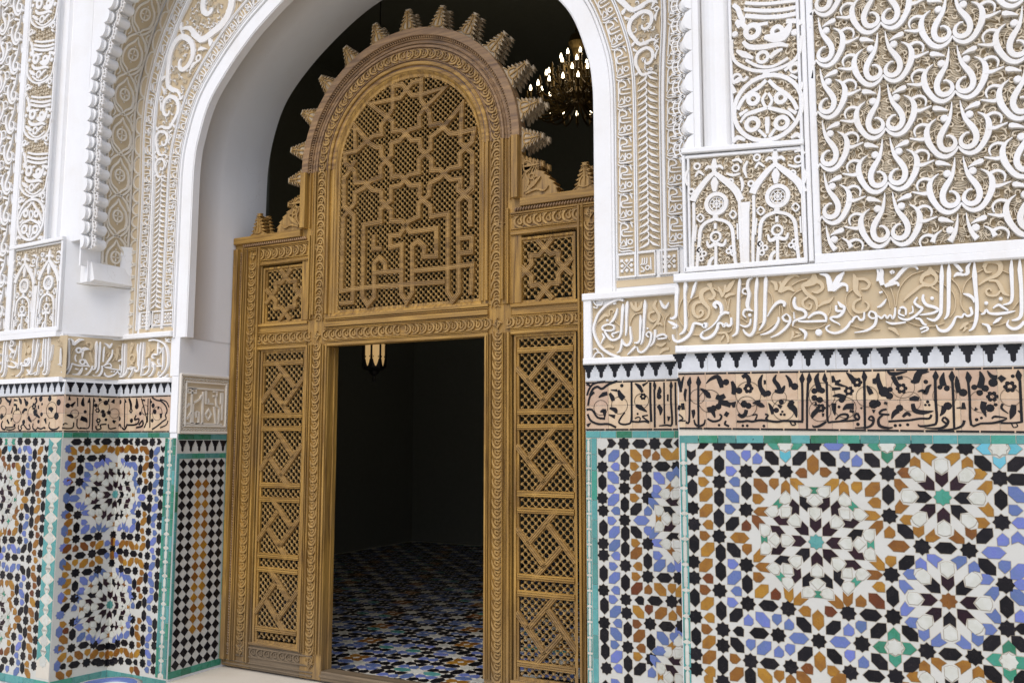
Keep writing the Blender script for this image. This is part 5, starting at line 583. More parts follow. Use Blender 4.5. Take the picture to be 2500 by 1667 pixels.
# ---------------------------------------------------------------- shared courses of the piers and the arch wall
Z_T0, Z_T1, Z_C0, Z_C1, Z_M1, Z_I0, Z_I1, Z_L1 = 1.576, 1.611, 1.613, 1.857, 1.940, 1.972, 2.250, 2.284
def courses(th, fr, u0, u1, calx, merx, mw_, cal, ins, dipf=lambda x: 0, ztop=Z_I1, ledge=True, label=''):
    """teal course, lettered tiles, merlon frieze, carved inscription and its ledges"""
    zz = lambda u, z: z+dipf(u)
    # lettered terracotta tiles
    p = MB(); plate(p, u0, u1, zz(u0, Z_T0), zz(u0, Z_M1), .0015, zz(u1, Z_T0), zz(u1, Z_M1)); fz = p.build('tile_frieze', 'grout', th, fr)
    for a, b in zip(calx, calx[1:]):
        for r in range(2):
            z0 = Z_C0+.001+(.1215 if r else 0); z1 = z0+.1205; g = .0009
            m = MB(); m.prism([(a+g, zz(a, z0)+g), (b-g, zz(b, z0)+g), (b-g, zz(b, z1)-g), (a+g, zz(a, z1)-g)], 0, .0045+random.uniform(0, .0007), .001)
            m.build('lettered_tile', 'terra', fz, fr)
    k = MB()
    for recs, tf, clip in cal: draw(k, recs, 'k', .002, .0062, tf, clip, 3)
    for z in (Z_C0+.005, Z_C1-.006):
        a = u0
        while a < u1-.02:
            b = min(u1, a+random.uniform(.08, .13)); bar(k, (a+.002, zz(a, z)), (b-.003, zz(b, z)), .0075, .0060, .002, .0004); a = b
    k.build('black_lettering', 'K', fz, fr)
    # white strip with black merlons
    m = MB(); a = u0
    n = max(1, round((u1-u0)/(mw_*2)))
    for i in range(n):
        b0 = u0+(u1-u0)*i/n; b1 = u0+(u1-u0)*(i+1)/n
        m = MB(); g = .0006; m.prism([(b0+g, zz(b0, Z_C1+.002)), (b1-g, zz(b1, Z_C1+.002)), (b1-g, zz(b1, Z_M1)), (b0+g, zz(b0, Z_M1))], 0, .0038, .0006); m.build('white_tile', 'tilewhite', fz, fr)
    merlons(fz, fr, merx, mw_*.97, Z_M1-.001, .068, dipf)
    bricks(fz, fr, u0, u1, zz((u0+u1)/2, Z_T0)+.001, zz((u0+u1)/2, Z_T1), .085, ('T', 'T', 'T', 'E', 'G'))
    # inscription
    p = MB(); plate(p, u0, u1, zz(u0, Z_I0-.004), zz(u0, ztop+.004), .004, zz(u1, Z_I0-.004), zz(u1, ztop+.004)); ib = p.build('inscription_band', 'tan', th, fr)
    tn = MB(); wh = MB()
    for recs, tf, clip in ins:
        draw(tn, recs, 't', .003, .014, tf, clip, 3); draw(wh, recs, 'w', .003, .021, tf, clip, 4)
    tn.build('tendrils', 'tan2', ib, fr, kind='stuff'); wh.build('carved_lettering', 'stroke', ib, fr)
    if ledge:
        for za, zb, h in ((Z_M1+.0005, Z_I0, .028), (ztop, ztop+.036, .034)):
            l = MB(); l.prism([(u0-.004, zz(u0, za)), (u1+.004, zz(u1, za)), (u1+.004, zz(u1, zb)), (u0-.004, zz(u0, zb))], 0, h, .005)
            l.build('ledge', 'white', th, fr)

WID = lambda recs, k=1.45: [(q[0], [q[1][0], q[1][1]*k] if q[0][1:] == 'c' else [v*k for v in q[1]], q[2]) for q in recs]
# ---------------------------------------------------------------- right pier
PR = thing('carved_pier', 'right pier with big leafy stucco panel above star mosaic dado', 'wall', (2.0, 0, 0))
mb = MB(); mb.box(2.0, 5.2, .001, 1.1, -.05, 2.285); mb.box(2.04, 5.2, .002, 1.1, 2.285, 2.83)
prof = [(2.092, .0), (2.124, .004), (2.126, .05)]
prof += [(2.197-.07*math.cos(a*pi/10), .055-.06*math.sin(a*pi/10)) for a in range(0, 11)]
prof += [(2.268, .05), (2.27, .0), (5.2, .0), (5.2, 1.1), (2.092, 1.1)]
n = len(prof); mb.add([(x, y, 2.80) for x, y in prof]+[(x, y, 6.0) for x, y in prof], [(i, (i+1) % n, n+(i+1) % n, n+i) for i in range(n)]+[tuple(range(n)), tuple(range(2*n-1, n-1, -1))])
mb.build('masonry', 'white', PR)
courses(PR, FRONT, 2.003, 5.0, DATA['CALX'], DATA['MERX']+[DATA['MERX'][-1]+.0695*i for i in range(1, 24)], .0665,
        [(REC['CAL'], None, (2.0, 9))], [(REC['INS'], None, (1.9, 9))], dip)
# dado
p = MB(); plate(p, 2.003, 4.2, -.0, Z_T0, .0012, -.02, Z_T0+dip(4.2)); zp = p.build('mosaic_panel', 'ground', PR, FRONT)
chain(zp, FRONT, 2.004, 2.036, .06, Z_T0, .106)
FRT = tiles_list('FR', 'F')
lay(zp, FRT, FRONT, .0467, lambda x, z: (x, z), lambda u, v: 2.04 < u < 3.45 and .4 < v < 1.57, 320)
# panels above: frames
fm = MB(); H = .030
def frame_rect(x0, x1, z0, z1, w, h, m): 
    bar(m, (x0, z0), (x0, z1), w, h); bar(m, (x1, z0), (x1, z1), w, h); bar(m, (x0-w/2, z1), (x1+w/2, z1), w, h-.001); bar(m, (x0-w/2, z0), (x1+w/2, z0), w, h-.001)
XA = 2.612                                            # left edge of the leafy panel
bar(fm, (XA-.0065, 2.29), (XA-.0065, 3.75), .027, H); bar(fm, (XA-.034, 2.29), (XA-.034, 3.75), .020, .022); bar(fm, (XA-.055, 2.29), (XA-.055, 3.75), .012, .027)
bar(fm, (XA-.02, 2.295), (4.3, 2.295+dip(4.3)), .040, .033)
bar(fm, (2.045, 2.83), (2.565, 2.79), .022, .034); bar(fm, (2.06, 2.802), (2.55, 2.768), .014, .024)
bar(fm, (2.052, 2.29), (2.052, 2.81), .014, .028); bar(fm, (2.072, 2.30), (2.072, 2.80), .010, .022)
bar(fm, (2.05, 2.300), (2.56, 2.296), .022, .028)
bar(fm, (2.272, 2.80), (2.272, 3.75), .012, .022)
fm.build('moulding', 'white', PR)
ap = thing  # (kept short: panels below are parts of the pier)
p = MB(); plate(p, 2.275, 2.56, 2.80, 3.75, .001); vp = p.build('script_panel', 'tan', PR)
w_ = MB(); f_ = MB(); draw(w_, WID(REC['VP']), 'w', .003, .024); fill_scrolls(f_, 2.28, 2.556, 2.81, 3.55)
fill_feathers(f_, 2.28, 2.556, 2.80, 3.6)
f_.build('feathered_ground', 'feather', vp, kind='stuff'); w_.build('carved_script', 'stroke', vp)
p = MB(); plate(p, 2.078, 2.55, 2.31, 2.795, .001, 2.305, 2.765); ma = p.build('arcade_panel', 'tan', PR)
w_ = MB(); f_ = MB(); dxA = DATA['MA_AX2'][0]-DATA['MA_AX'][0]
for d in (0, dxA): draw(w_, WID(REC['MA'], 1.25), 'w', .003, .024, lambda x, z, d=d: (x+d, z)); draw(w_, REC['MA'], 't', .003, .018, lambda x, z, d=d: (x+d, z))
draw(w_, REC['MA_C'], 'w', .003, .022); fill_scrolls(f_, 2.085, 2.548, 2.315, 2.79, .027, .016)
fill_feathers(f_, 2.082, 2.548, 2.312, 2.79, .010, .024)
f_.build('feathered_ground', 'feather', ma, kind='stuff'); w_.build('carved_arcade', 'stroke', ma)
p = MB(); plate(p, XA, 4.2, 2.30, 3.75, .0012); ab = p.build('leafy_panel', 'tan', PR)
arabesque(ab, FRONT, XA+.006, 3.62, 2.315, 3.52, 2.879, 3.036)

# ---------------------------------------------------------------- left pier (front face and return)
PLW = thing('carved_pier', 'left pier with narrow script panel, folded inscription and corner mosaic dado', 'wall', (-2.4, 0, 0))
mb = MB()
def zone(x, xi, z0, z1, y=.001):
    q = [(-6, y), (x, y), (xi, YS+.002), (xi, 1.1), (-6, 1.1)]; n = len(q)
    mb.add([(a, b, z0) for a, b in q]+[(a, b, z1) for a, b in q], [(i, (i+1) % n, n+(i+1) % n, n+i) for i in range(n)]+[tuple(range(n-1, -1, -1)), tuple(range(n, 2*n))])
zone(-2.113, -2.055, -.05, 1.955); zone(-2.17, -2.052, 1.955, 2.262); zone(-2.185, -1.996, 2.262, 2.885)
# engaged quarter column above the block
prof = [(-6, 0), (-2.405, 0), (-2.400, .030), (-2.345, .030), (-2.335, .012), (-2.312, .012), (-2.302, .034), (-2.276, .034), (-2.262, .014)]
prof += [(-2.262+.20*a/8, .014+.010*math.sin(a*pi/8)) for a in range(1, 9)]
prof += [(-2.04, .0), (-2.04, 1.1), (-6, 1.1)]
n = len(prof); mb.add([(x, y, 2.88) for x, y in prof]+[(x, y, 6.0) for x, y in prof], [(i, (i+1) % n, n+(i+1) % n, n+i) for i in range(n)]+[tuple(range(n)), tuple(range(2*n-1, n-1, -1))])
mb.build('masonry', 'white', PLW)
sm = MB(); stroke(sm, [(.075, 2.602), (.16, 2.596), (.25, 2.601), (.36, 2.594), (.415, 2.597)], [.004, .0035, .0045, .003], -.001, .0008, 3); sm.build('joint_line', 'joint', PLW, RETU)
LX = -2.113
cx = [LX-.0755*i for i in range(14)][::-1]
cals = [(REC['CAL_L'], None, None)]
courses(PLW, FRONT, -3.10, LX, cx, [LX-.035-.0665*i for i in range(14)], .062, cals,
        [(REC['INS_L'], None, None)], ztop=2.24, ledge=False)
cx = [RTL*i/5 for i in range(6)]
courses(PLW, RETN, .002, RTL, cx, [RTL*(i+.5)/6 for i in range(6)], .060, [(REC['CAL_T'], None, None)],
        [], ztop=Z_I0+.01, ledge=False)
p = MB(); plate(p, .0, RTI, Z_I0-.004, 2.244, .004); ib = p.build('inscription_band', 'tan', PLW, RETI)
tn = MB(); wh = MB(); src, tf_, cl = REC['INS_T'], None, None
draw(tn, src, 't', .003, .013, tf_, cl); draw(wh, src, 'w', .003, .019, tf_, cl)
tn.build('tendrils', 'tan2', ib, RETI, kind='stuff'); wh.build('carved_lettering', 'stroke', ib, RETI)
for za, zb, xa, xi, d in ((Z_M1+.0005, Z_I0, -2.150, -2.052, .024), (2.240, 2.276, -2.20, -2.045, .03)):
    q = [(-6, -d), (xa, -d), (xi, YS-.006), (xi, .9), (-6, .9)]; n = 5; l = MB()
    l.add([(a, b, za) for a, b in q]+[(a, b, zb) for a, b in q], [(i, (i+1) % n, n+(i+1) % n, n+i) for i in range(n)]+[tuple(range(n-1, -1, -1)), tuple(range(n, 2*n))])
    l.build('ledge', 'white', PLW)
# dado mosaics: front face mirrors the right pier, return is half a folded star
p = MB(); plate(p, -3.1, LX-.002, -.0, Z_T0, .0012); zp = p.build('mosaic_panel', 'ground', PLW, FRONT)
chain(zp, FRONT, -2.245, LX-.003, .065, Z_T0, .128)
bricks(zp, FRONT, -3.1, LX-.002, .0, .052, .16, ('T', 'E', 'T'))
ZR = DATA['ZAX']
FRT2 = [e for e in FRT if e[2] > ZR-.02]+[(t, x, 2*ZR-z, -r, c) for t, x, z, r, c in FRT if z > ZR+.03]
lay(zp, FRT2, FRONT, .0467, lambda x, z: (-2.245-(x-2.034), z), lambda u, v: -3.05 < u < -2.262 and .07 < v < 1.57, 260)
p = MB(); plate(p, .0, RTL, -.0, Z_T0, .0012); zp = p.build('mosaic_panel', 'ground', PLW, RETN)
SRT = tiles_list('SR', 'S')
bricks(zp, RETN, .003, RTL-.002, .0, .052, .12, ('T', 'E', 'T'))
ZR = .472
SRT2 = [e for e in SRT if e[2] > ZR-.02 or e[0][0] == 'A']+[(t, x, 2*ZR-z, -r, c) for t, x, z, r, c in SRT if z > ZR+.03 and t[0] != 'A']
SRT3 = SRT2+[('H', 1.981-(RTL-.045)/.98, .14+.105*i, 90, 'B') for i in range(14) if i % 2 == 0]+[('S', 1.981-(RTL-.045)/.98, .14+.105*i, 0, 'B') for i in range(14) if i % 2]
CORN = [('S', 1.981, .745, 0, 'K'), ('H', 1.981, .795, 90, 'O'), ('S', 1.981, .838, 0, 'K'), ('H', 1.981, .885, 90, 'O'), ('S', 1.981, .930, 0, 'K'), ('S', 1.981, 1.548, 0, 'K'), ('H', 1.981, 1.490, 90, 'O'), ('S', 1.981, .205, 0, 'K'), ('H', 1.981, .150, 90, 'O'), ('S', 1.981, .100, 0, 'K'),
        ('P', 1.935, .80, 135, 'B'), ('P', 1.935, .875, 225, 'B'), ('H', 1.93, .205, 0, 'K'), ('P', 1.935, .16, 135, 'O'), ('H', 1.93, .105, 0, 'K'), ('P', 1.935, 1.50, 135, 'O')]
SRT2 = SRT2+CORN; SRT3 = SRT3+CORN
lay(zp, SRT3, RETN, .046, lambda x, z: (RTL-(1.981-x)*.98, z), lambda u, v: .02 < u < RTL+.03 and .075 < v < 1.57, 260, 'r')
# upper panels of the left pier
fm = MB()
bar(fm, (-2.735, 2.29), (-2.735, 4.8), .055, .028); bar(fm, (-2.706, 2.9), (-2.706, 4.8), .010, .022)
bar(fm, (-2.400, 2.9), (-2.400, 4.8), .012, .020)
bar(fm, (-2.76, 2.882), (-2.187, 2.895), .026, .032); bar(fm, (-2.70, 2.862), (-2.20, 2.872), .010, .020)
bar(fm, (-2.195, 2.28), (-2.195, 2.88), .020, .026); bar(fm, (-2.722, 2.28), (-2.722, 2.88), .022, .026)
bar(fm, (-3.2, 2.290), (-2.19, 2.290), .030, .030)
fm.build('moulding', 'white', PLW)
p = MB(); plate(p, -2.70, -2.406, 2.895, 4.8, .001); vp = p.build('script_panel', 'tan', PLW)
w_ = MB(); f_ = MB()
draw(w_, WID(REC['VP']), 'w', .003, .024, lambda x, z: (-2.695+(x-2.275)*1.0, 2.915+(z-2.815))); fill_scrolls(f_, -2.70, -2.41, 2.91, 4.7)
for o_ in (.405, .81, 1.215): draw(w_, [r for r in WID(REC['VP']) if min(a[1] for a in r[2]) > 3.02], 'w', .003, .023, lambda x, z, o_=o_: (-2.695+(x-2.275)*1.0, 2.915+(z-2.815)+o_))
fill_feathers(f_, -2.70, -2.41, 2.90, 4.7)
f_.build('feathered_ground', 'feather', vp, kind='stuff'); w_.build('carved_script', 'stroke', vp)
p = MB(); plate(p, -2.71, -2.205, 2.30, 2.862, .001); ma = p.build('arcade_panel', 'tan', PLW)
w_ = MB(); f_ = MB(); tfm = lambda x, z, d=0: (-2.455+(x+d-2.316)*1.0, 2.30+(z-2.305)*1.12)
for d in (0, dxA): draw(w_, WID(REC['MA'], 1.25), 'w', .003, .024, lambda x, z, d=d: tfm(x, z, d)); draw(w_, REC['MA'], 't', .003, .018, lambda x, z, d=d: tfm(x, z, d))
draw(w_, REC['MA_C'], 'w', .003, .022, tfm); fill_scrolls(f_, -2.705, -2.21, 2.305, 2.855, .027, .016); fill_feathers(f_, -2.705, -2.21, 2.305, 2.855, .010, .024)
f_.build('feathered_ground', 'feather', ma, kind='stuff'); w_.build('carved_arcade', 'stroke', ma)
p = MB(); plate(p, -3.4, -2.765, 2.30, 4.8, .0012); ab = p.build('leafy_panel', 'tan', PLW)
arabesque(ab, FRONT, -3.3, -2.765, 2.31, 4.75, -2.785, 3.10)

# ---------------------------------------------------------------- arch wall
AW = thing('archway', 'white horseshoe arch with carved script bands and scalloped outer edge', 'arch', (0, YS, 0))
mb = MB(); m_ = len(LIPS)
for sd_ in (-1, 1):
    out = []
    for i, (x, z) in enumerate(LIPS):
        o_ = min(2.4, x+1.0) if z < 3.6 else None
        nx, nz = _nrm[i]; k = 1.15; out.append((XC+sd_*(x+nx*k), z+nz*k))
    vs = [(XC+sd_*x, YS, z) for x, z in LIPS]+[(a, YS, b) for a, b in out]
    fs = [(i, i+1, m_+i+1, m_+i) for i in range(m_-1)]
    # lip thickness, small step, soffit
    vs += [(XC+sd_*x, YS+.055, z) for x, z in LIPS]
    fs += [(i, i+1, 2*m_+i+1, 2*m_+i) for i in range(m_-1)]
    mb.add(vs, fs)
mb.build('arch_face', 'white', AW)
mb = MB(); nb = len(BACKS)
for sd_ in (-1, 1):
    rows = []
    for y, t, k in ((YS+.055, 0, 0), (YS+.062, .050, 0), (YS+.30, 0, .42), (YB, 0, 1)):
        r_ = []
        for i in range(nb):
            f_i = i/(nb-1)*(m_-1); a = int(min(f_i, m_-2)); q = f_i-a
            lx = LIPS[a][0]+(LIPS[a+1][0]-LIPS[a][0])*q; lz = LIPS[a][1]+(LIPS[a+1][1]-LIPS[a][1])*q
            nx, nz = _nrm[a]
            if k == 0: x, z = lx+nx*t, lz+nz*t
            else:
                x0_, z0_ = lx+nx*.050, lz+nz*.050; x, z = x0_+(BACKS[i][0]-x0_)*k, z0_+(BACKS[i][1]-z0_)*k
            r_.append((XC+sd_*x, y, z))
        rows.append(r_)
    vs = sum(rows, []); fs = [(r*nb+i, r*nb+i+1, r*nb+nb+i+1, r*nb+nb+i) for r in range(len(rows)-1) for i in range(nb-1)]
    mb.add(vs, fs)
mb.build('soffit', 'jamb', AW, smooth=True)
mb = MB(); mb.box(-2.3, -1.4916, YS+.001, YB, -.05, 2.30); mb.build('jamb_masonry', 'jamb', AW); mb = MB(); mb.box(1.4025, 2.3, YS+.001, YB, -.05, 2.30); mb.build('jamb_masonry', 'jamb', AW); mb = MB()
for sd_ in (-1, 1):
    a_ = sorted((XC+sd_*1.4495, XC+sd_*1.53)); mb.box(a_[0], a_[1], YS+.0005, YS+.0545, 2.2352, 2.26)
mb.build('lip_foot', 'white', AW)
# outer scalloped arch carried on corbels
OUT = [(2.047, 2.70), (2.047, 3.3), (2.047, 3.72), (2.036, 3.97), (2.010, 4.12), (1.955, 4.27), (1.87, 4.49), (1.72, 4.74), (1.45, 5.02), (1.1, 5.25), (.6, 5.42), (0, 5.48)]
OUTS, _ = smoothpts(OUT, 6)
oarc = [0]
for a, b in zip(OUTS, OUTS[1:]): oarc.append(oarc[-1]+math.hypot(b[0]-a[0], b[1]-a[1]))
def outpt(s, side):
    i = 0
    while i < len(oarc)-2 and oarc[i+1] < s: i += 1
    k = (s-oarc[i])/(oarc[i+1]-oarc[i]); a, b = OUTS[i], OUTS[i+1]
    dx, dz = b[0]-a[0], b[1]-a[1]; l = math.hypot(dx, dz); x = a[0]+dx*k; z = a[1]+dz*k
    off = -.012 if side < 0 else .045
    return side*(x+off if side > 0 else x+off), z, side*(-dz/l), dx/l      # point, inward normal
EXTRA = []
for i, (x, z) in enumerate(LIPS):
    nx, nz = _nrm[i]; best = .565
    for t in [.50+.005*k for k in range(160)]:
        px, pz = XC*-1+x+nx*t, z+nz*t
        j = min(range(len(OUTS)), key=lambda q: abs(OUTS[q][1]-pz)); best = t
        if px >= OUTS[j][0]-.012 or pz > 5.4: break
    EXTRA.append(max(0, best-.562))
EXTRA = [sum(EXTRA[max(0, min(len(EXTRA)-1, i+k))] for k in range(-4, 5))/9 for i in range(len(EXTRA))]
mb = MB()
for sd_ in (-1, 1):
    n = 90; smx = oarc[-1]; vs = []; fs = []
    for i in range(n+1):
        x, z, nx, nz = outpt(smx*i/n, sd_); vs += [(x, .003, z), (x, YS+.002, z), (sd_*(2.05 if sd_ < 0 else 2.10), .003, z)]
    for i in range(n): fs += [(3*i, 3*i+3, 3*i+4, 3*i+1), (3*i, 3*i+2, 3*i+5, 3*i+3)]
    mb.add(vs, fs)
mb.build('outer_soffit', 'white', AW)
def sfr(side):
    """map (s, y depth, inward height) on the outer soffit"""
    def f(s, d, h):
        x, z, nx, nz = outpt(max(0, min(s, oarc[-1]-.001)), side); return (x+nx*h, d, z+nz*h)
    return f
PER = .0965
for sd_ in (-1, 1):
    g = sfr(sd_); lob = MB(); fr_ = MB(); og = MB(); orn = MB(); dk = MB()
    s = .16; k = 0
    while s < 3.0:
        # front scallop, second scallop, block lobes behind the pierced fringe
        for (d0, d1, r, hh) in ((-.004, .020, .047, .034), (.020, .028, .046, .050), (.044, .085, .043, .070), (.085, .150, .040, .052)):
            pr = [(s-r+2*r*i/8, hh*(1-(2*i/8-1)**2)**.5) for i in range(9)]
            vs = [g(a, d0, b) for a, b in pr]+[g(a, d1, b) for a, b in pr]; nn = 9
            lob.add(vs+[g(s-r, d0, -.005), g(s+r, d0, -.005), g(s-r, d1, -.005), g(s+r, d1, -.005)],
                    [(i, i+1, nn+i+1, nn+i) for i in range(nn-1)]+[(18,)+tuple(range(nn))+(19,), (20,)+tuple(range(nn, 2*nn))+(21,)])
        for i, (d, h0_, h1_) in enumerate(((.086, .055, .072),)):
            P1 = [(s-.047, .062), (s-.030, .088), (s, .100), (s+.030, .088), (s+.047, .062)]
            P2 = [(s-.047, .050), (s-.026, .066), (s, .074), (s+.026, .066), (s+.047, .050)]
            ff = lambda u, v, h: g(u, .040-h, v)
            stroke(fr_, P1, [.006], 0, .010, 2, ff); stroke(fr_, P2, [.006], 0, .010, 2, ff)
            stroke(fr_, [(s-.047, .040), (s-.030, .104)], [.006], 0, .010, 2, ff); stroke(fr_, [(s+.047, .040), (s+.030, .104)], [.006], 0, .010, 2, ff)
            for q in (-.02, 0, .02): stroke(fr_, [(s+q, .066), (s+q*1.2, .098)], [.005], 0, .009, 2, ff)
        s += PER; k += 1
    lob.build('scallop_edge', 'white', AW, smooth=False); fr_.build('pierced_fringe', 'stroke', AW)
    # ogee tracery on the soffit
    vs = []; fs = []; n = 60
    for i in range(n+1):
        s = .02+2.95*i/n; vs += [g(s, .152, .002), g(s, .362, .002)]
    og.add(vs, [(2*i, 2*i+1, 2*i+3, 2*i+2) for i in range(n)]); og.build('soffit_ground', 'tan', AW)
    ff = lambda u, v, h: g(u, v, .002+h); s = .10; OP = .288
    while s < 3.0:
        c0 = .262
        for a, b in ((1, 1), (-1, 1)):
            stroke(orn, [(s-.135, c0), (s-.105, c0+a*.020), (s-.075, c0+a*.062), (s-.02, c0+a*.075), (s+.04, c0+a*.060), (s+.085, c0+a*.018), (s+.125, c0)], [.006, .014, .016, .016, .016, .014, .005], 0, .009, 2, ff)
            stroke(orn, [(s+.05, c0+a*.088), (s+.10, c0+a*.070), (s+.135, c0+a*.030), (s+.16, c0+a*.004)], [.016, .016, .014, .006], 0, .009, 2, ff)
            stroke(orn, [(s-.05, c0+a*.088), (s-.095, c0+a*.072), (s-.13, c0+a*.035), (s-.15, c0+a*.004)], [.016, .016, .014, .006], 0, .009, 2, ff)
            stroke(orn, [(s+.115, c0+a*.080), (s+.145, c0+a*.062), (s+.175, c0+a*.080)], [.010, .010, .010], 0, .008, 2, ff)
        ring(orn, s, c0, .040, .013, 0, .009, ff, 12, .036)
        for q in range(4): stroke(orn, [(s+.004*math.cos(q*pi/2), c0+.004*math.sin(q*pi/2)), (s+.030*math.cos(q*pi/2), c0+.027*math.sin(q*pi/2))], [.004, .012], 0, .008, 2, ff)
        for q in (-.055, .055): dot(orn, s+q, c0, .006, 0, .008, ff, 6)
        s += OP
    for d in (.160, .356): stroke(orn, [(s_*.1, d) for s_ in range(0, 31)], [.012], 0, .011, 2, ff)
    orn.build('ogee_tracery', 'bone', AW)
# left corbel under the outer arch
cb = MB(); q = [(0, 2.585), (.0, 2.80), (.030, 2.70), (.050, 2.665), (.060, 2.60), (.006, 2.585)]
cb.box(-2.10, -2.028, .055, YS, 2.60, 2.74)
vs = [(-2.035, .075, 2.60), (-1.985, .075, 2.615), (-2.02, .075, 2.735), (-2.055, .075, 2.74), (-2.035, YS, 2.60), (-1.985, YS, 2.615), (-2.02, YS, 2.735), (-2.055, YS, 2.74)]
cb.add(vs, [(0,1,2,3), (7,6,5,4), (0,4,5,1), (1,5,6,2), (2,6,7,3)])
cb.build('corbel', 'white', AW)
# carved bands on the arch face
SB = 2.43-2.235
for sd_ in (-1, 1):
    sb = SB if sd_ < 0 else 2.495-2.235
    gr = MB(); wt = MB(); sep = MB(); tn = MB(); smx = SMAX-.02
    for t0, t1 in ((.128, .222), (.230, .325), (.345, .442)): ribbon(gr, sb, smx, t0, t1, .0025, sd_)
    ribbon(gr, sb-.15, smx, .445, .478, .002, sd_)
    hb = MB(); ribbon(hb, sb-.16, smx, .474, .56, .002, sd_)
    for t0, t1 in ((.100, .118), (.121, .130), (.219, .229), (.231, .2385), (.3165, .324), (.328, .347), (.436, .4465)): ribbon(sep, sb-.13 if t0 != .1 else 0.0, smx, t0, t1, .016, sd_)
    ribbon(sep, 0, smx, .004, .098, .006, sd_)
    ox, oz = DATA['BU_O']; uw, uh = DATA['BU_E'][0]-ox, DATA['BU_E'][1]-oz
    for t0 in (.1315, .3475):
        s = sb+.008; sc = .086/uw
        while s < smx-uh:
            for (k, w, p) in REC['BU']:
                pts = []
                for a, b in p:
                    a_ = (a-ox)*sc; b_ = (b-oz); b_ = b_ if sd_ > 0 else uh-b_
                    pts.append(archpt(s+b_, t0+a_, sd_))
                if len(k) == 1: stroke(wt, pts, w, .002, .0135, 3)
                else: ring(wt, pts[0][0], pts[0][1], w[0], w[1], .002, .0135, FLAT, 10)
            s += uh*1.0
    # middle band: stacked palmettes turning into a scrolling vine higher up
    s = sb+.01; t0 = .2395
    W = .078
    A = lambda a, b: archpt(s+b*pp, t0+a*W, sd_)
    while s < smx-.1:
        if s < 1.10:
            pp = .0345
            stroke(wt, [A(.48,.95), A(.42,.55), A(.25,.25), A(.04,.0)], [.004, .013, .011, .002], .003, .015, 2)
            stroke(wt, [A(.52,.90), A(.66,.45), A(.94,.02)], [.005, .014, .002], .003, .0152, 2)
            stroke(wt, [A(.40,1.4), A(.47,.95)], [.002, .010], .003, .0155, 2)
            stroke(tn, [A(.08,.1), A(.16,.8), A(.40,1.2)], [.0028], .002, .011, 2); stroke(tn, [A(.93,.05), A(.85,.75), A(.60,1.15)], [.0028], .002, .011, 2)
            s += pp
        else:
            ii = min(range(len(_arc)), key=lambda q: abs(_arc[q]-s)); ex_ = EXTRA[ii]; kk = 1+ex_/.079*.75; pp = .115*min(kk, 2.0); fl = int(s*50) % 2
            Wd = W+ex_; pp = Wd*.98; F = (lambda a, b: A(a, b)) if fl else (lambda a, b: A(1-a, b))
            sp = [F(.52+(.40-.052*k)*math.cos(.9+k*.75), .5+(.40-.052*k)*math.sin(.9+k*.75)) for k in range(0, 8)]
            stroke(wt, [F(.08, -.10), F(.30, .02), F(.70, .02)]+[F(.52+.42*math.cos(-.6+k*.5), .5+.42*math.sin(-.6+k*.5)) for k in range(3)]+sp, [q_*Wd for q_ in (.03, .09, .13, .14, .15, .16, .16, .15, .15, .14, .12, .10, .08, .05)], .003, .0165, 3)
            for (x_, z_, an, ln) in ((.88, .92, .9, .22), (.12, .55, 1.9, .26), (.14, .90, 2.4, .24), (.90, .10, -.6, .18), (.5, .98, .2, .2)):
                p0 = (x_-ln*.5*math.cos(an), z_-ln*.5*math.sin(an)); p1 = (x_+ln*.5*math.cos(an), z_+ln*.5*math.sin(an))
                stroke(wt, [F(*p0), F(x_+.05, z_), F(*p1)], [.02*Wd, .11*Wd, .015*Wd], .003, .0155+.0003*random.random(), 2)
            c_ = F(.12, .72); ring(wt, c_[0], c_[1], .07*Wd, .05*Wd, .003, .0152, FLAT, 9)
            stroke(tn, [F(.02,.0), F(.05,.4), F(.03,.7), F(.3,.98), F(.7,1.0), F(.97,.8)], [.0035], .002, .011, 2)
            for q in range(int(9*kk*kk)): feathers(tn, *F(random.uniform(.10, .90), random.uniform(.02, .98)), random.uniform(0, pi), .032, .024, .001, .009, .0055)
            for q in range(int(5*kk*kk)):
                x_, z_ = F(random.uniform(.12, .88), random.uniform(.02, .98)); r_ = random.uniform(.008, .012); a_ = random.uniform(0, 6.28)
                stroke(wt, [(x_+r_*(1.5-.2*k)*math.cos(a_+k*.8), z_+r_*(1.5-.2*k)*math.sin(a_+k*.8)) for k in range(5)], [.002, .006, .007, .005, .003], .003, .0135, 2)
            s += pp
    # row of half rings
    s = sb-.14
    hw = MB()
    while s < smx-.1:
        stroke(hw, [archpt(s+.041*math.sin(q*pi/6), .480+.062*math.cos(q*pi/6), sd_) for q in range(-3, 4)], [.0125], .001, .009, 2); s += .0865
    ribbon(hw, sb-.15, smx, .470, .482, .010, sd_)
    bg_ = gr.build('band_ground', 'tan', AW, SETB); wt.build('band_lettering', 'stroke', bg_, SETB); tn.build('band_tendrils', 'feather', bg_, SETB, kind='stuff')
    sep.build('band_fillet', 'white', AW, SETB); h_ = hb.build('ring_border', 'tan2', AW, SETB); hw.build('half_rings', 'bone', h_, SETB)
    # three small squares at the foot of the bands
    z1 = 2.425 if sd_ < 0 else 2.488; z0 = z1-.105 if sd_ < 0 else z1-.125
    sq = MB(); so_ = MB()
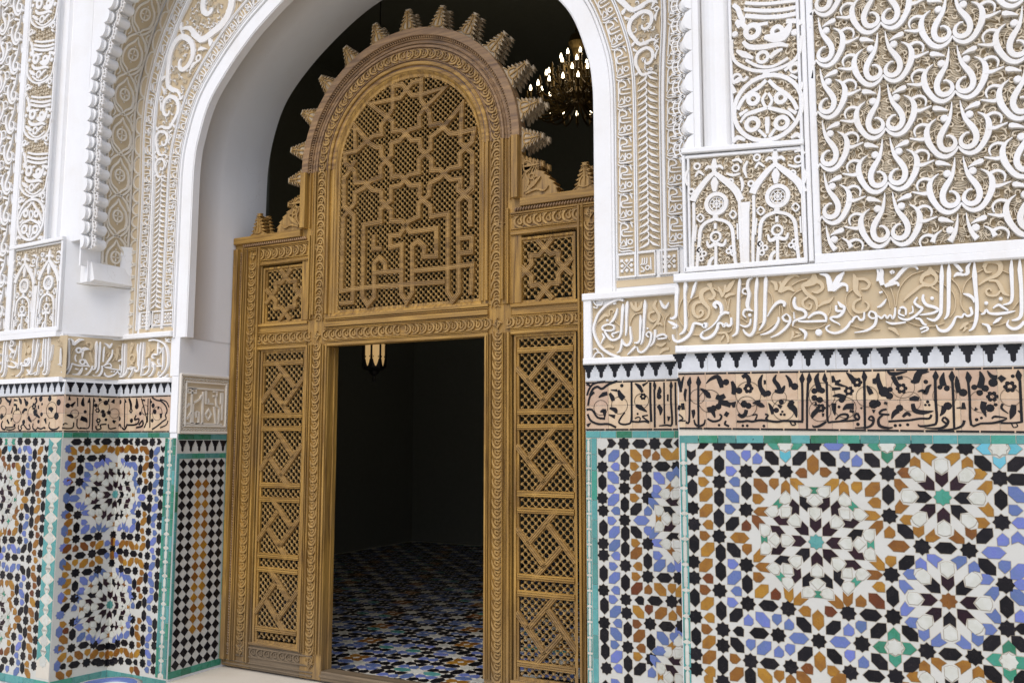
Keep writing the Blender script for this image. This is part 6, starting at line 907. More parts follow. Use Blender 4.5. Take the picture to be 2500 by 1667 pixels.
    for j, (t0, t1) in enumerate(((.128, .222), (.230, .325), (.345, .442))):
        xa, xb = sorted((XC+sd_*(1.448+t0), XC+sd_*(1.448+t1))); plate(sq, xa, xb, z0, z1, .002)
        xm, zm = (xa+xb)/2, (z0+z1)/2; r_ = .036
        bar(so_, (xa+.003, z0), (xa+.003, z1), .006, .014); bar(so_, (xb-.003, z0), (xb-.003, z1), .006, .014); bar(so_, (xa, z0+.005), (xb, z0+.005), .010, .0142); bar(so_, (xa, z1-.005), (xb, z1-.005), .010, .0142)
        if j == 1:
            for q in (-.02, -.008, .004): stroke(so_, [(xm+q, zm+.03), (xm+q-.002, zm+.002), (xm+q-.012, zm-.004)], [.005, .006, .003], .002, .013)
            stroke(so_, [(xm+.022, zm+.03), (xm+.024, zm-.032)], [.006], .002, .013); ring(so_, xm+.006, zm-.020, .010, .006, .002, .013, n=8); stroke(so_, [(xm-.026, zm-.012), (xm-.010, zm-.034), (xm-.03, zm-.036)], [.006], .002, .013)
        else:
            for q in range(8):
                an = q*pi/4; d = .024 if q % 2 == 0 else .036
                so_.prism([(xm+d*math.cos(an)+.0105*math.cos(an+b), zm+d*math.sin(an)+.0105*math.sin(an+b)) for b in (0, pi/2, pi, 3*pi/2)], .002, .013, .002)
            stroke(so_, [(xm-.018, zm-.018), (xm+.018, zm+.018)], [.004], .002, .012); stroke(so_, [(xm-.018, zm+.018), (xm+.018, zm-.018)], [.004], .002, .012)
    s_ = sq.build('square_panels', 'tan', AW, SETB); so_.build('square_carving', 'stroke', s_, SETB)
    xa, xb = sorted((XC+sd_*1.560, XC+sd_*1.905)); t_ = MB(); plate(t_, xa, xb, z0-.043, z0-.008, .003); t_.build('bare_plaster_strip', 'tan2', AW, SETB)
# dado and courses of the set-back faces
dx_ = DATA['CALX_S']
courses(AW, SETB, 1.404, 1.998, dx_, DATA['MERX_S'], .0695, [(REC['CAL_S'], None, (1.3, 2.1))], [(REC['INS_S'], None, (1.3, 2.1))], ztop=2.262)
e_ = MB(); e_.prism([(1.404, Z_I0-.03), (1.448, Z_I0-.03), (1.448, 2.30), (1.404, 2.30)], 0, .026, .004); e_.build('end_fillet', 'white', AW, SETB)
cx = [-2.052+.4945*i/6 for i in range(7)]
INSR = [(REC['INS_M'], None, None)]
courses(AW, SETB, -2.052, -1.556, cx, [-2.02+.066*i for i in range(8)], .062, [(REC['CAL_M'], None, None)], INSR, ztop=2.243)
e_ = MB(); e_.prism([(-1.556, Z_T1), (-1.4925, Z_T1), (-1.4925, 1.978), (-1.556, 1.978)], 0, .006, .002); e_.prism([(-1.575, 1.98), (-1.4925, 1.98), (-1.4925, 2.235), (-1.575, 2.235)], 0, .006, .002); e_.build('end_fillet', 'white', AW, SETB)
p = MB(); plate(p, 1.404, 1.998, -.0, Z_T0, .0012); zp = p.build('mosaic_panel', 'ground', AW, SETB)
chain(zp, SETB, 1.405, 1.431, .06, Z_T0, .074); bricks(zp, SETB, 1.433, 1.463, .06, Z_T0, .115, ('T', 'T', 'E'), True)
lay(zp, SRT2, SETB, .0478, lambda x, z: (x, z), lambda u, v: 1.468 < u < 1.93 and .1 < v < 1.57, 290, 's')
p = MB(); plate(p, -2.053, -1.4925, -.0, Z_T0, .0012); zp = p.build('mosaic_panel', 'ground', AW, SETB)
chain(zp, SETB, -1.570, -1.522, .06, Z_T0, .088); bricks(zp, SETB, -1.594, -1.572, .06, Z_T0, .09, ('T', 'G'), True); bricks(zp, SETB, -1.520, -1.494, .06, Z_T0, .09, ('T', 'G'), True)
bricks(zp, SETB, -2.05, -1.494, .0, .052, .12, ('T', 'E', 'T'))
lay(zp, SRT2, SETB, .0455, lambda x, z: (-2.055+(1.981-x)*.90, z), lambda u, v: -2.085 < u < -1.60 and .075 < v < 1.57, 290, 'l')
# left jamb: square carved panel, merlons, diaper of lozenges
JP = MB(); plate(JP, YS+.003, YD-.002, .055, 1.60, .0012); jz = JP.build('lozenge_panel', 'ground', AW, JAMB)
bricks(jz, JAMB, .385, .80, 1.565, 1.602, .075, ('G', 'T', 'G')); bricks(jz, JAMB, .40, .80, 1.440, 1.475, .075, ('G', 'T', 'G'))
bricks(jz, JAMB, .803, .823, .10, 1.602, .10, ('G', 'T'), True); bricks(jz, JAMB, .380, .402, .10, 1.475, .10, ('G', 'T'), True); bricks(jz, JAMB, .380, .823, .055, .10, .11, ('T', 'G'))
merlons(jz, JAMB, [.424+.070*i for i in range(6)], .064, 1.560, .074)
LZ = {}
for c_ in 'KO':
    m = MB(); m.prism([(0, .0325), (.0315, 0), (0, -.0325), (-.0315, 0)], 0, .0040, .001); me = m.mesh('tile'); me.materials.append(M[c_]); LZ[c_] = me
for r_ in range(39):
    for q in range(6):
        u = .436+q*.0655+(0.0328 if r_ % 2 else 0); v = 1.405-r_*.0335
        if u > .79 or v < .125: continue
        c_ = None if r_ % 2 else ('O' if q in (2, 3) and 3 < r_ < 34 else 'K')
        if c_: inst('tile', LZ[c_], jz, JAMB @ Matrix.Translation((u, 0, v)) @ Matrix.Rotation(random.uniform(-.03, .03), 4, 'Y'))
kp = MB(); plate(kp, .392, .822, 1.61, 1.985, .002); kf = kp.build('square_script_panel', 'tan2', AW, JAMB)
w_ = MB()
for (a, b) in (((.386, 1.612), (.386, 1.992)), ((.821, 1.612), (.821, 1.992)), ((.38, 1.990), (.823, 1.990)), ((.38, 1.613), (.823, 1.613))): bar(w_, a, b, .016, .016)
for (a, b) in (((.430, 1.655), (.430, 1.945)), ((.780, 1.655), (.780, 1.945)), ((.424, 1.945), (.786, 1.945)), ((.424, 1.655), (.786, 1.655))): bar(w_, a, b, .012, .014)
for a, b, c_, d in ((.40, 1.966, .81, 1.966), (.40, 1.634, .81, 1.634), (.409, 1.64, .409, 1.96), (.800, 1.64, .800, 1.96)):
    n = int(math.hypot(c_-a, d-b)/.012); ux, uz = (c_-a)/n, (d-b)/n; L_ = math.hypot(ux, uz)
    for ph in (0, pi): stroke(w_, [(a+ux*i-uz/L_*.008*math.sin(i*pi/2+ph), b+uz*i+ux/L_*.008*math.sin(i*pi/2+ph)) for i in range(n+1)], [.0035], .001, .009, 1)
K_ = lambda x, y: (.392+(x-88)/497*.43, 1.985-(y-60)/575*.375)
for seg in ('190,190 190,540', '215,330 270,290 285,250', '205,340 205,540', '300,210 300,545', '330,200 330,330 410,335', '360,320 350,280', '150,230 230,230 230,190 150,190 150,230', '400,205 440,205 440,250 400,250', '430,260 440,350 470,380 465,540', '485,210 485,330', '415,360 440,540', '240,420 265,420 265,540 230,540', '240,480 230,420', '150,500 185,430', '140,380 170,340', '330,450 360,390 390,440 360,500 330,450', '120,540 500,545', '120,180 510,185', '500,210 500,500'):
    stroke(w_, [K_(*map(float, s_.split(','))) for s_ in seg.split()], [.014], .001, .012, 1)
w_.build('carved_script', 'bone', kf, JAMB)
# ---------------------------------------------------------------- wooden door screen
DS = thing('door_screen', 'carved golden wood doorway screen with lattice panels and crested arch', 'door', (-.033, YD, .054))
DC, ZA = -.033, 3.365                               # axis, centre height of its arch
X = lambda d, s: DC+s*d
def board(name, s, d0, d1, z0, z1, mat, y0=0.0, th_=.06, b=.004):
    a, c_ = sorted((X(d0, s), X(d1, s))); m = MB(); m.bbox(a, c_, y0, y0+th_, z0, z1, b); return m.build(name, mat, DS, DOOR)
for s in (-1, 1):
    board('stile', s, 1.20, 1.455, .054, 2.985, 'wv'); board('stile', s, .595, .772, .054, 2.36, 'wv'); board('stile', s, .566, .838, 2.3602, ZA, 'wv')
    board('rail', s, .7722, 1.1998, .054, .215, 'lintwood'); board('rail', s, .7722, 1.1998, 2.175, 2.3602, 'wh'); board('rail', s, .8382, 1.1998, 2.765, 2.985, 'wh')
    board('rail', s, .7722, .8378, 2.3604, 2.372, 'wh', .004)
m = MB(); m.bbox(X(.5948, -1), X(.5948, 1), 0, .06, 2.176, 2.376, .004); m.build('lintel', 'wh', DS, DOOR)
m = MB(); m.bbox(X(.5948, -1), X(.5948, 1), -.004, .09, .054, .112, .006); m.build('threshold', 'lintwood', DS, DOOR)
# door jamb lining
for s in (-1, 1):
    board('lining', s, .588, .640, .10, 2.176, 'wv', .062, .036, .002)
# arch ring
def arcring(name, r0, r1, h0, h1, mat, n=48, a0=0, a1=pi, e=.004, parent=None, smooth=False):
    m = MB(); vs = []; fs = []
    for i in range(n+1):
        a = a0+(a1-a0)*i/n; c_, s = math.cos(a), math.sin(a)
        for r, h in ((r0, h0), (r0, h1-e), (r0+e, h1), (r1-e, h1), (r1, h1-e), (r1, h0)): vs.append((DC+r*c_, -h, ZA+r*s))
    for i in range(n):
        for k in range(6): a = 6*i+k; b = 6*i+(k+1) % 6; fs.append((a, a+6, b+6, b))
    fs += [(0,1,2,3,4,5), tuple(6*n+k for k in (5,4,3,2,1,0))]
    m.add(vs, fs); return m.build(name, mat, parent or DS, DOOR, smooth)
for i in range(5): arcring('arch_segment', .5662, .838, -.06, .0, 'wa', 14, pi*i/5+.0012, pi*(i+1)/5-.0012)
for (r0, r1, h) in ((.566, .588, .004), (.600, .622, .014), (.632, .640, .010), (.700, .707, .010), (.712, .728, .016), (.738, .745, .010), (.764, .772, .012), (.786, .838, .030)):
    arcring('arch_moulding', r0, r1, -.002, h, 'wa' if r0 > .63 else 'wh', 48, 0, pi, .003)
# straight mouldings
def vbead(d, z0, z1, w, h, s, m): a = X(d, s); h = h*1.5; w = w*.82; bar(m, (a, z0), (a, z1), w, h, -.002, .002)
for s in (-1, 1):
    m = MB()
    for d, w, h in ((.604, .016, .010), (.622, .006, .014), (.632, .006, .010), (.642, .006, .014), (.722, .006, .014), (.733, .006, .010), (.744, .006, .014), (.760, .018, .016)): vbead(d, .215, 2.19, w, h, s, m)
    for d, w, h in ((.577, .022, .006), (.611, .022, .014), (.636, .008, .010), (.7035, .007, .010), (.720, .016, .016), (.7415, .007, .010), (.768, .008, .012), (.812, .052, .030)): vbead(d, 2.39 if d < .75 else 2.985, ZA, w, h, s, m)
    for d, w, h in ((.745, .008, .012), (.758, .010, .018)): vbead(d, 2.36, 2.93, w, h, s, m)
    for d, w, h in ((1.212, .016, .016), (1.226, .006, .010), (1.236, .006, .014), (1.322, .006, .014), (1.334, .008, .010), (1.346, .006, .014), (1.362, .012, .018), (1.425, .050, .020)): vbead(d, .10, 2.90, w, h, s, m)
    m.build('upright_moulding', 'wv', DS, DOOR, kind='stuff')
    m = MB(); a, c_ = sorted((X(.77, s), X(1.25, s)))
    for z, w, h in ((2.765+.012, .018, .014), (2.790, .006, .010), (2.802, .006, .013), (2.884, .006, .013), (2.897, .010, .016), (2.958, .048, .026)):
        aa, cc = sorted((X(.84 if z > 2.94 else .77, s), X(1.452 if z > 2.94 else 1.36 if z > 2.88 else 1.24, s))); bar(m, (aa, z), (cc, z), w, h, -.002, .002)
    for z, w, h in ((2.188, .020, .014), (2.204, .006, .010), (2.214, .006, .013), (2.282, .006, .013), (2.294, .006, .010), (2.345, .016, .014), (.222, .016, .012)): bar(m, (a+.002, z), (c_-.04 if s > 0 else c_-.002, z), w, h, -.002, .002)
    m.build('rail_moulding', 'wh', DS, DOOR, kind='stuff')
m = MB()
for z, w, h in ((2.188, .022, .012), (2.204, .006, .016), (2.213, .006, .012), (2.283, .006, .014), (2.293, .006, .010), (2.318, .030, .018), (2.346, .008, .010), (2.362, .018, .016)): bar(m, (X(.62, -1), z), (X(.62, 1), z), w, h, -.002, .002)
m.build('lintel_moulding', 'wh', DS, DOOR, kind='stuff')
m = MB()
for z, h in ((.075, .012), (.095, .006), (.135, .008), (.195, .010)):
    for s in (-1, 1): aa, cc = sorted((X(.66, s), X(1.44, s))); bar(m, (aa, z), (cc, z), .010, h, -.002, .002)
bar(m, (X(.6, -1), .085), (X(.6, 1), .085), .014, .012, -.002, .002); m.build('foot_moulding', 'lintwood', DS, DOOR, kind='stuff')
# carved running scroll
def scroll(mb, fn, L, w, p=.056, h=.012):
    n = int(L/p)
    for i in range(n):
        o = i*L/n; q = L/n
        f = lambda a, b: fn(o+a*q, b*w)
        stroke(mb, [f(.05,-.46), f(.45,-.44), f(.85,-.22), f(.95,.12), f(.75,.40), f(.50,.46)], [.003, .010, .014, .014, .010, .003], -.001, h+.001*(i % 3), 2)
        stroke(mb, [f(.15,.46), f(.30,.20), f(.20,-.10), f(.45,-.18), f(.62,.05), f(.50,.20)], [.004, .009, .010, .010, .008, .004], -.001, h*.8+.0004*(i % 2), 2)
        stroke(mb, [f(.75,.46), f(.98,.44), f(1.08,.30)], [.006, .008, .003], -.001, h*.7, 2)
def ground(name, pts_boxes):
    pass
for s in (-1, 1):
    m = MB(); scroll(m, lambda a, b: (X(.683+b*s*0+b, s), 2.205-a), 2.06, .064); scroll(m, lambda a, b: (X(.672+b, s), 2.34+a), ZA-2.34, .062)
    m.build('carved_scroll', 'wc', DS, DOOR, kind='stuff')
    m = MB(); scroll(m, lambda a, b: (X(1.279+b, s), 2.80-a), 2.62, .070); m.build('carved_scroll', 'wc', DS, DOOR, kind='stuff')
    m = MB(); scroll(m, lambda a, b: (X(1.235-a, s), 2.843+b), .44, .072); scroll(m, lambda a, b: (X(.735+a, s), 2.248+b), .50, .064); m.build('carved_scroll', 'wc', DS, DOOR, kind='stuff')
    m = MB(); scroll(m, lambda a, b: (X(.76+a, s), .165+b), .50, .055, .056, .007); m.build('carved_scroll', 'lintwood', DS, DOOR, kind='stuff')
    m = MB()
    for (x, z) in ((X(1.279, s), 2.843), (X(.700, s), 2.843), (X(.683, s), 2.248), (X(1.279, s), 2.248), (X(1.279, s), .165), (X(.683, s), .150)):
        for q in range(4): stroke(m, [(x, z), (x+.016*math.cos(q*pi/2+.6), z+.016*math.sin(q*pi/2+.6)), (x+.032*math.cos(q*pi/2), z+.032*math.sin(q*pi/2))], [.008, .012, .003], -.001, .015, 2)
        ring(m, x, z, .017, .006, -.001, .013, n=10)
    m.build('carved_knots', 'wc', DS, DOOR, kind='stuff')
    m = MB(); scroll(m, lambda a, b: (DC+s*.012+s*a, 2.248+b), .63, .064); m.build('carved_scroll', 'wc', DS, DOOR, kind='stuff')
m = MB(); R_ = .671
for s in (-1, 1): scroll(m, lambda a, b: (DC+s*(R_+b)*math.cos(pi/2-a/R_), ZA+(R_+b)*math.sin(pi/2-a/R_)), R_*pi/2, .060)
m.build('carved_scroll', 'wc', DS, DOOR, kind='stuff')
# rope mouldings
m = MB()
for s in (-1, 1):
    a = .0
    for i in range(32): d = .80+i*.018; bar(m, (X(d, s), 2.912), (X(d+.012, s), 2.930), .010, .018, -.002, .003)
    for i in range(160): z = .13+i*.0172; bar(m, (X(1.385, s), z), (X(1.397, s), z+.010), .009, .012, -.002, .003)
for i in range(140):
    a = pi*(i+.5)/140; c_, s_ = math.cos(a), math.sin(a); bar(m, (DC+.772*c_, ZA+.772*s_), (DC+.790*math.cos(a+.012), ZA+.790*math.sin(a+.012)), .010, .020, -.002, .003)
m.build('rope_moulding', 'wa', DS, DOOR, kind='stuff')
# turned lattice
def lattice(parent, x0, x1, z0, z1, inside, pitch=.0437, hb=-.022):
    m = MB(); w = .0072; d = pitch/2; nx = int((x1-x0)/d)+1; nz = int((z1-z0)/d)+1
    ok = {}
    for i in range(-1, nx+1):
        for j in range(-1, nz+1):
            if (i+j) % 2: continue
            ok[(i, j)] = inside(x0+i*d, z0+j*d)
    for (i, j), v in ok.items():
        if not v: continue
        x, z = x0+i*d, z0+j*d; r = pitch*.255
        # bead
        m.add([(x-r, -hb, z), (x, -hb, z+r), (x+r, -hb, z), (x, -hb, z-r), (x-r*.6, -hb-.007, z), (x, -hb-.007, z+r*.6), (x+r*.6, -hb-.007, z), (x, -hb-.007, z-r*.6), (x-r*.7, -hb+.012, z), (x, -hb+.012, z+r*.7), (x+r*.7, -hb+.012, z), (x, -hb+.012, z-r*.7)],
              [(4,5,6,7), (0,1,5,4), (1,2,6,5), (2,3,7,6), (3,0,4,7), (8,9,1,0), (9,10,2,1), (10,11,3,2), (11,8,0,3)])
        for di, dj in ((1, 1), (1, -1)):
            if ok.get((i+di, j+dj)):
                a, b = di*d, dj*d; t = pitch*.068; px, pz = -b/abs(b)*t*.7071, t*.7071
                if dj < 0: px, pz = t*.7071, t*.7071
                else: px, pz = -t*.7071, t*.7071
                m.add([(x+px, -hb+.001, z+pz), (x-px, -hb+.001, z-pz), (x+a-px, -hb+.001, z+b-pz), (x+a+px, -hb+.001, z+b+pz), (x, -hb-.004, z), (x+a, -hb-.004, z+b)],
                      [(0, 4, 5, 3), (4, 1, 2, 5)])
    return m.build('lattice', 'wl', parent, DOOR, kind='stuff')
def strap(mb, pts, w, h0, h1):
    PRF = [(-.5, 0), (-.5, .7), (-.42, 1), (-.24, 1), (-.20, .55), (-.15, 1), (.15, 1), (.20, .55), (.24, 1), (.42, 1), (.5, .7), (.5, 0)]
    n = len(pts); vs = []; fs = []; K = len(PRF)
    for i, p in enumerate(pts):
        a = pts[i-1] if i else None; b = pts[i+1] if i < n-1 else None
        ds = []
        for q, r in ((a, p), (p, b)):
            if q is None or r is None: continue
            l = math.hypot(r[0]-q[0], r[1]-q[1]) or 1; ds.append(((r[0]-q[0])/l, (r[1]-q[1])/l))
        n0 = (-ds[0][1], ds[0][0]); n1 = (-ds[-1][1], ds[-1][0]); k = max(1+n0[0]*n1[0]+n0[1]*n1[1], .25); mx, mz = (n0[0]+n1[0])/k, (n0[1]+n1[1])/k
        for o, h in PRF: vs.append((p[0]+mx*o*w, -(h0+(h1-h0)*h), p[1]+mz*o*w))
    for i in range(n-1):
        for k in range(K-1): fs.append((i*K+k, i*K+K+k, i*K+K+k+1, i*K+k+1))
    fs += [tuple(range(K)), tuple(range(n*K-1, n*K-K-1, -1))]
    mb.add(vs, fs)
def recess(parent, x0, x1, z0, z1, w=.026, mat='wv'):
    m = MB()   # sloping inner frame round a lattice opening
    o = [(x0-w, z0-w), (x1+w, z0-w), (x1+w, z1+w), (x0-w, z1+w)]; i_ = [(x0, z0), (x1, z0), (x1, z1), (x0, z1)]; g = [((a+c_)/2, (b+d)/2) for (a, b), (c_, d) in zip(o, i_)]
    vs = [(a, .002, b) for a, b in o]+[(a, .004, b) for a, b in g]+[(a, .016, b) for a, b in g]+[(a, .016, b) for a, b in i_]+[(a, .034, b) for a, b in i_]; fs = []
    for r in range(4):
        for q in range(4): j = (q+1) % 4; fs.append((4*r+q, 4*r+j, 4*r+4+j, 4*r+4+q))
    m.add(vs, fs); return m.build('panel_frame', mat, parent, DOOR)
zb = [(2.150, 2.082), (1.727, 1.640), (1.262, 1.168), (.798, .706), (.321, .235)]
for s in (-1, 1):
    x0, x1 = sorted((X(.814, s), X(1.158, s)))
    pf = recess(DS, x0, x1, .248, 2.150)
    lattice(pf, x0-.004, x1+.004, .244, 2.154, lambda x, z: x0-.004 < x < x1+.004 and .244 < z < 2.154)
    for z in (2.082, 1.727, 1.640, 1.262, 1.168, .798, .706, .321):
        m = MB(); strap(m, [(x0-.006, z), (x1+.006, z)], .034, -.030, -.004); m.build('cross_bar', 'wh', pf, DOOR)
    for (top, bot) in ((2.082, 1.727), (1.640, 1.262), (1.168, .798), (.706, .321)):
        cx_, cz = (x0+x1)/2, (top+bot)/2; k = (top-bot)/.36
        for a, b, c_, d in ((.072, .19, -.112, 0), (-.186, .080, -.006, -.118), (.006, .116, .186, -.086), (.104, 0, -.078, -.19)):
            m = MB(); strap(m, [(cx_+s*a, cz+b*k), (cx_+s*c_, cz+d*k)], .033, -.030, -.0045); m.build('pinwheel_strap', 'ws', pf, DOOR)
    pf = recess(DS, x0, x1, 2.376, 2.722)
    lattice(pf, x0-.004, x1+.004, 2.372, 2.726, lambda x, z: x0-.004 < x < x1+.004 and 2.372 < z < 2.726)
    cx_, cz = (x0+x1)/2, 2.549; m = MB()
    ptsq = []
    for q in range(4):
        an = q*pi/2; R = lambda a, b: (cx_+a*math.cos(an)-b*math.sin(an), cz+a*math.sin(an)+b*math.cos(an))
        strap(m, [R(-.050, .178), R(.0, .122), R(.038, .085), R(.096, .092)], .030, -.030, -.004+.0004*q)
        strap(m, [R(.050, .178), R(.0, .122), R(-.038, .085), R(-.096, .092)], .030, -.030, -.0045+.0004*q)
    m.build('star_straps', 'ws', pf, DOOR)
# central arched panel
R_IN = .560
m = MB(); vs = []; fs = []
pf_pts = [(X(R_IN, -1), 2.384), (X(R_IN, 1), 2.384)]+[(DC+R_IN*math.cos(pi*i/32), ZA+R_IN*math.sin(pi*i/32)) for i in range(33)]
cxm, czm = DC, 3.1
for r_, y in ((1.02, -.004), (1.0, .004), (.985, .016), (.962, .018), (.962, .036)): vs += [(cxm+(a-cxm)*r_, y, czm+(b-czm)*r_) for a, b in pf_pts]
n = len(pf_pts)
for r in range(4):
    for q in range(n): j = (q+1) % n; fs.append((r*n+q, r*n+j, r*n+n+j, r*n+n+q))
m.add(vs, fs); pf = m.build('panel_frame', 'wv', DS, DOOR)
def inarch(x, z):
    if z < 2.384: return False
    return abs(x-DC) < .549 if z < ZA else math.hypot(x-DC, z-ZA) < .549
lattice(pf, DC-.56, DC+.56, 2.386, 3.93, inarch, .0377)
m = MB()
for i, (k, w, p) in enumerate(REC['STRAP']): strap(m, p, .031, -.030, -.004+.0005*i)
m.build('interlaced_straps', 'ws', pf, DOOR)
# stepped crest
def crest(w, h, steps=6):
    L = []; t = w*.17
    for i in range(steps):
        z0 = h*i/steps; z1 = h*(i+1)/steps; k = w/2*(1-.76*i/steps)
        L += [(k-(t if i else 0), z0+.0005), (k, z0+.30*h/steps)]
    L += [(w*.07, h*.93), (w*.13, h)]
    return L+[(-a, b) for a, b in L[::-1]]
def crest_piece(mtx, w=.158, h=.156):
    L = crest(w, h); m = MB(); m.prism(L, -.026, 0, .002); m.prism([(q*.55, v*.9) for q, v in L], -.085, -.026, 0); m.prism(L, -.110, -.085, .002)
    o = m.build('crest_merlon', 'wk' if mtx.translation.z > 3.3 else 'wc', DS, mtx)
    d = MB(); stroke(d, [(0, .012), (0, h*.5), (0, h*.86)], [.010, .013, .003], -.001, .008, 2)
    for sg in (-1, 1): stroke(d, [(0, .016), (sg*w*.20, h*.16), (sg*w*.16, h*.40), (sg*.006, h*.5)], [.006, .010, .008, .003], -.001, .007, 2)
    n = len(L); rim = [(a*.86, b*.9+.004) for a, b in L]; 
    stroke(d, [(a*.80, b*.86+.004) for a, b in L[::1]], [.006], -.001, .005, 1)
    d.build('crest_carving', 'wc', o, mtx)
for i in range(-5, 6):
    a = pi/2+math.radians(15.7)*i; mt = Matrix.Translation((DC+.835*math.cos(a), YD, ZA+.835*math.sin(a))) @ Matrix.Rotation(-(a-pi/2), 4, 'Y'); crest_piece(mt)
for s in (-1, 1):
    for z in (3.345, 3.175):
        crest_piece(Matrix.Translation((X(.838, s), YD, z)) @ Matrix.Rotation(s*pi/2, 4, 'Y'), .150, .145)
    crest_piece(Matrix.Translation((X(1.245, s), YD, 2.985)), .155, .160)
    # corner leaf between step and arch post
    L = [(0, 0), (.235, 0), (.225, .030), (.240, .034), (.205, .062), (.218, .070), (.178, .095), (.190, .104), (.145, .128), (.155, .138), (.108, .155), (.118, .168), (.070, .180), (.078, .192), (.036, .196), (.040, .210), (0, .205)]
    m = MB(); m.prism([(X(.840+a, s), 2.987+b) for a, b in L], -.085, 0, .003); o = m.build('crest_corner', 'wc', DS, DOOR)
    d = MB(); f = lambda a, b: (X(.84+a, s), 2.987+b)
    stroke(d, [f(.02, .03), f(.05, .09), f(.03, .14), f(.06, .16)], [.010, .016, .012, .006], -.001, .012, 3); stroke(d, [f(.03, .02), f(.10, .04), f(.15, .025), f(.18, .05)], [.010, .016, .012, .006], -.001, .012, 3)
    stroke(d, [f(.03, .03), f(.08, .07), f(.13, .11)], [.008, .030, .006], -.001, .014, 3)
    for a, b in ((.05, .05), (.10, .10), (.07, .12)): ring(d, *f(a, b), .016, .008, -.001, .010, n=9)
    d.build('crest_carving', 'wc', o, DOOR)

# ---------------------------------------------------------------- room behind
RX0, RX1, RY1, RZ1 = -4.6, 3.4, 7.6, 6.6
mb = MB(); vs = [(XC-a, YB, b) for a, b in BACKS]+[(XC+a, YB, b) for a, b in BACKS[::-1][1:]]
n = len(vs); outv = []
for (x, y, z) in vs:
    t = (x-XC); outv.append((XC+t/1.5015*4.5 if z < 3.3 else XC+(t/max(abs(t), .05))*max(abs(t)*3, .0)+0, YB, 2.235 if False else z if z < 3.3 else min(z+ (z-3.0)*1.3, RZ1)))
mb.add(vs+[(max(min(a, 4.6), -4.7), y, z) for a, y, z in outv], [(i, i+1, n+i+1, n+i) for i in range(n-1)])
mb.box(-4.7, -1.53, YB, YB+.05, -.05, 2.30); mb.box(1.53, 4.6, YB, YB+.05, -.05, 2.30); mb.box(-4.7, 4.6, YB+.051, YB+.1, 4.76, RZ1)
mb.box(-4.7, -1.56, YB+.052, YB+.1, 2.2, 4.8); mb.box(1.56, 4.6, YB+.052, YB+.1, 2.2, 4.8)
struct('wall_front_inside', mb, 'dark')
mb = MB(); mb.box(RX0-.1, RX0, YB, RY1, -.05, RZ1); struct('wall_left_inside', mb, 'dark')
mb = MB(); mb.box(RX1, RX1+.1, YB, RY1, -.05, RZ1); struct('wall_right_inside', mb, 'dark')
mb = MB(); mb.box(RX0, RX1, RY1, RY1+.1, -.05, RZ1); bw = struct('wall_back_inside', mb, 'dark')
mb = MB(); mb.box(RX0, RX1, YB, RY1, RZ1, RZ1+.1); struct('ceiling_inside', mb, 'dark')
mb = MB(); mb.box(RX0, RX1, YD+.10, RY1, -.05, .052); fl = struct('floor_inside', mb, 'ground')
FLR = Matrix.Translation((0, 0, .052)) @ Matrix.Rotation(-pi/2, 4, 'X')      # u = x, v = depth
FLR = Matrix(((1, 0, 0, 0), (0, 0, 1, 0), (0, -1, 0, .052), (0, 0, 0, 1)))
bricks(fl, FLR, -.66, .62, YD+.105, YD+.135, .14, ('T', 'T', 'E'))
U_ = .098; A_ = 2.414*U_; big = []
for i in range(-25, 9):
    for j in range(0, 37):
        x, y = .02+i*A_, YD+.24+j*A_; cyc = (abs(i+40)//2+j//2) % 3; c1 = 'BTB'[cyc]; c2 = 'BBK'[cyc]
        big.append(('S', x, y, 0, 'K' if (i+j) % 2 else 'C'))
        big.append(('H', x+A_/2, y, 0, 'K' if j % 2 == 0 else c1)); big.append(('H', x, y+A_/2, 90, 'K' if i % 2 == 0 else c2))
        for q in range(4): big.append(('P', x+A_/2+.62*U_*math.cos(q*pi/2+pi/4), y+A_/2+.62*U_*math.sin(q*pi/2+pi/4), q*90+45, 'KBKB'[(i+2*j+q//2) % 4] if (i*3+j*5) % 7 else 'O'))
big.sort(key=lambda e: e[2]+.6*abs(e[1]+.2))
lay(fl, big, FLR, U_*.86, lambda x, z: (x, z), lambda u, v: YD+.155 < v < 7.5 and -4.5 < u < 1.0, 290, 'f')

# ---------------------------------------------------------------- hanging lantern inside
LN = thing('hanging_lantern', 'pierced brass lantern glowing amber just inside the doorway', 'lantern', (-1.37, 2.31, 2.05))
lx, ly = -1.37, 2.31; LZ0 = -.085
def octa(mb, rz, n=8, cx_=lx, cy=ly):
    b = [[(cx_+r*math.cos(2*pi*(i+.5)/n), cy+r*math.sin(2*pi*(i+.5)/n), z) for i in range(n)] for r, z in rz]
    vs = sum(b, []); fs = [(k*n+i, k*n+(i+1) % n, k*n+n+(i+1) % n, k*n+n+i) for k in range(len(b)-1) for i in range(n)]
    fs += [tuple(range(n-1, -1, -1)), tuple((len(b)-1)*n+i for i in range(n))]; mb.add(vs, fs)
m = MB(); octa(m, [(.082, 2.26), (.090, 2.30), (.090, 2.52), (.06, 2.56)]); m.build('glass', 'glass', LN, Matrix.Translation((0, 0, LZ0)))
m = MB(); octa(m, [(.008, 2.13), (.014, 2.165), (.012, 2.18), (.035, 2.20), (.05, 2.225), (.10, 2.245), (.10, 2.262), (.085, 2.262)]); m.build('base', 'iron', LN, Matrix.Translation((0, 0, LZ0)))
m = MB(); octa(m, [(.10, 2.53), (.105, 2.56), (.07, 2.60), (.05, 2.68), (.02, 2.72)]); m.build('cap', 'iron', LN, Matrix.Translation((0, 0, LZ0)))
m = MB()
for i in range(8):
    a = 2*pi*(i+.5)/8; x, y = lx+.097*math.cos(a), ly+.097*math.sin(a); m.box(x-.006, x+.006, y-.006, y+.006, 2.255, 2.54)
m.build('cage_bars', 'iron', LN, Matrix.Translation((0, 0, LZ0)))
m = MB()
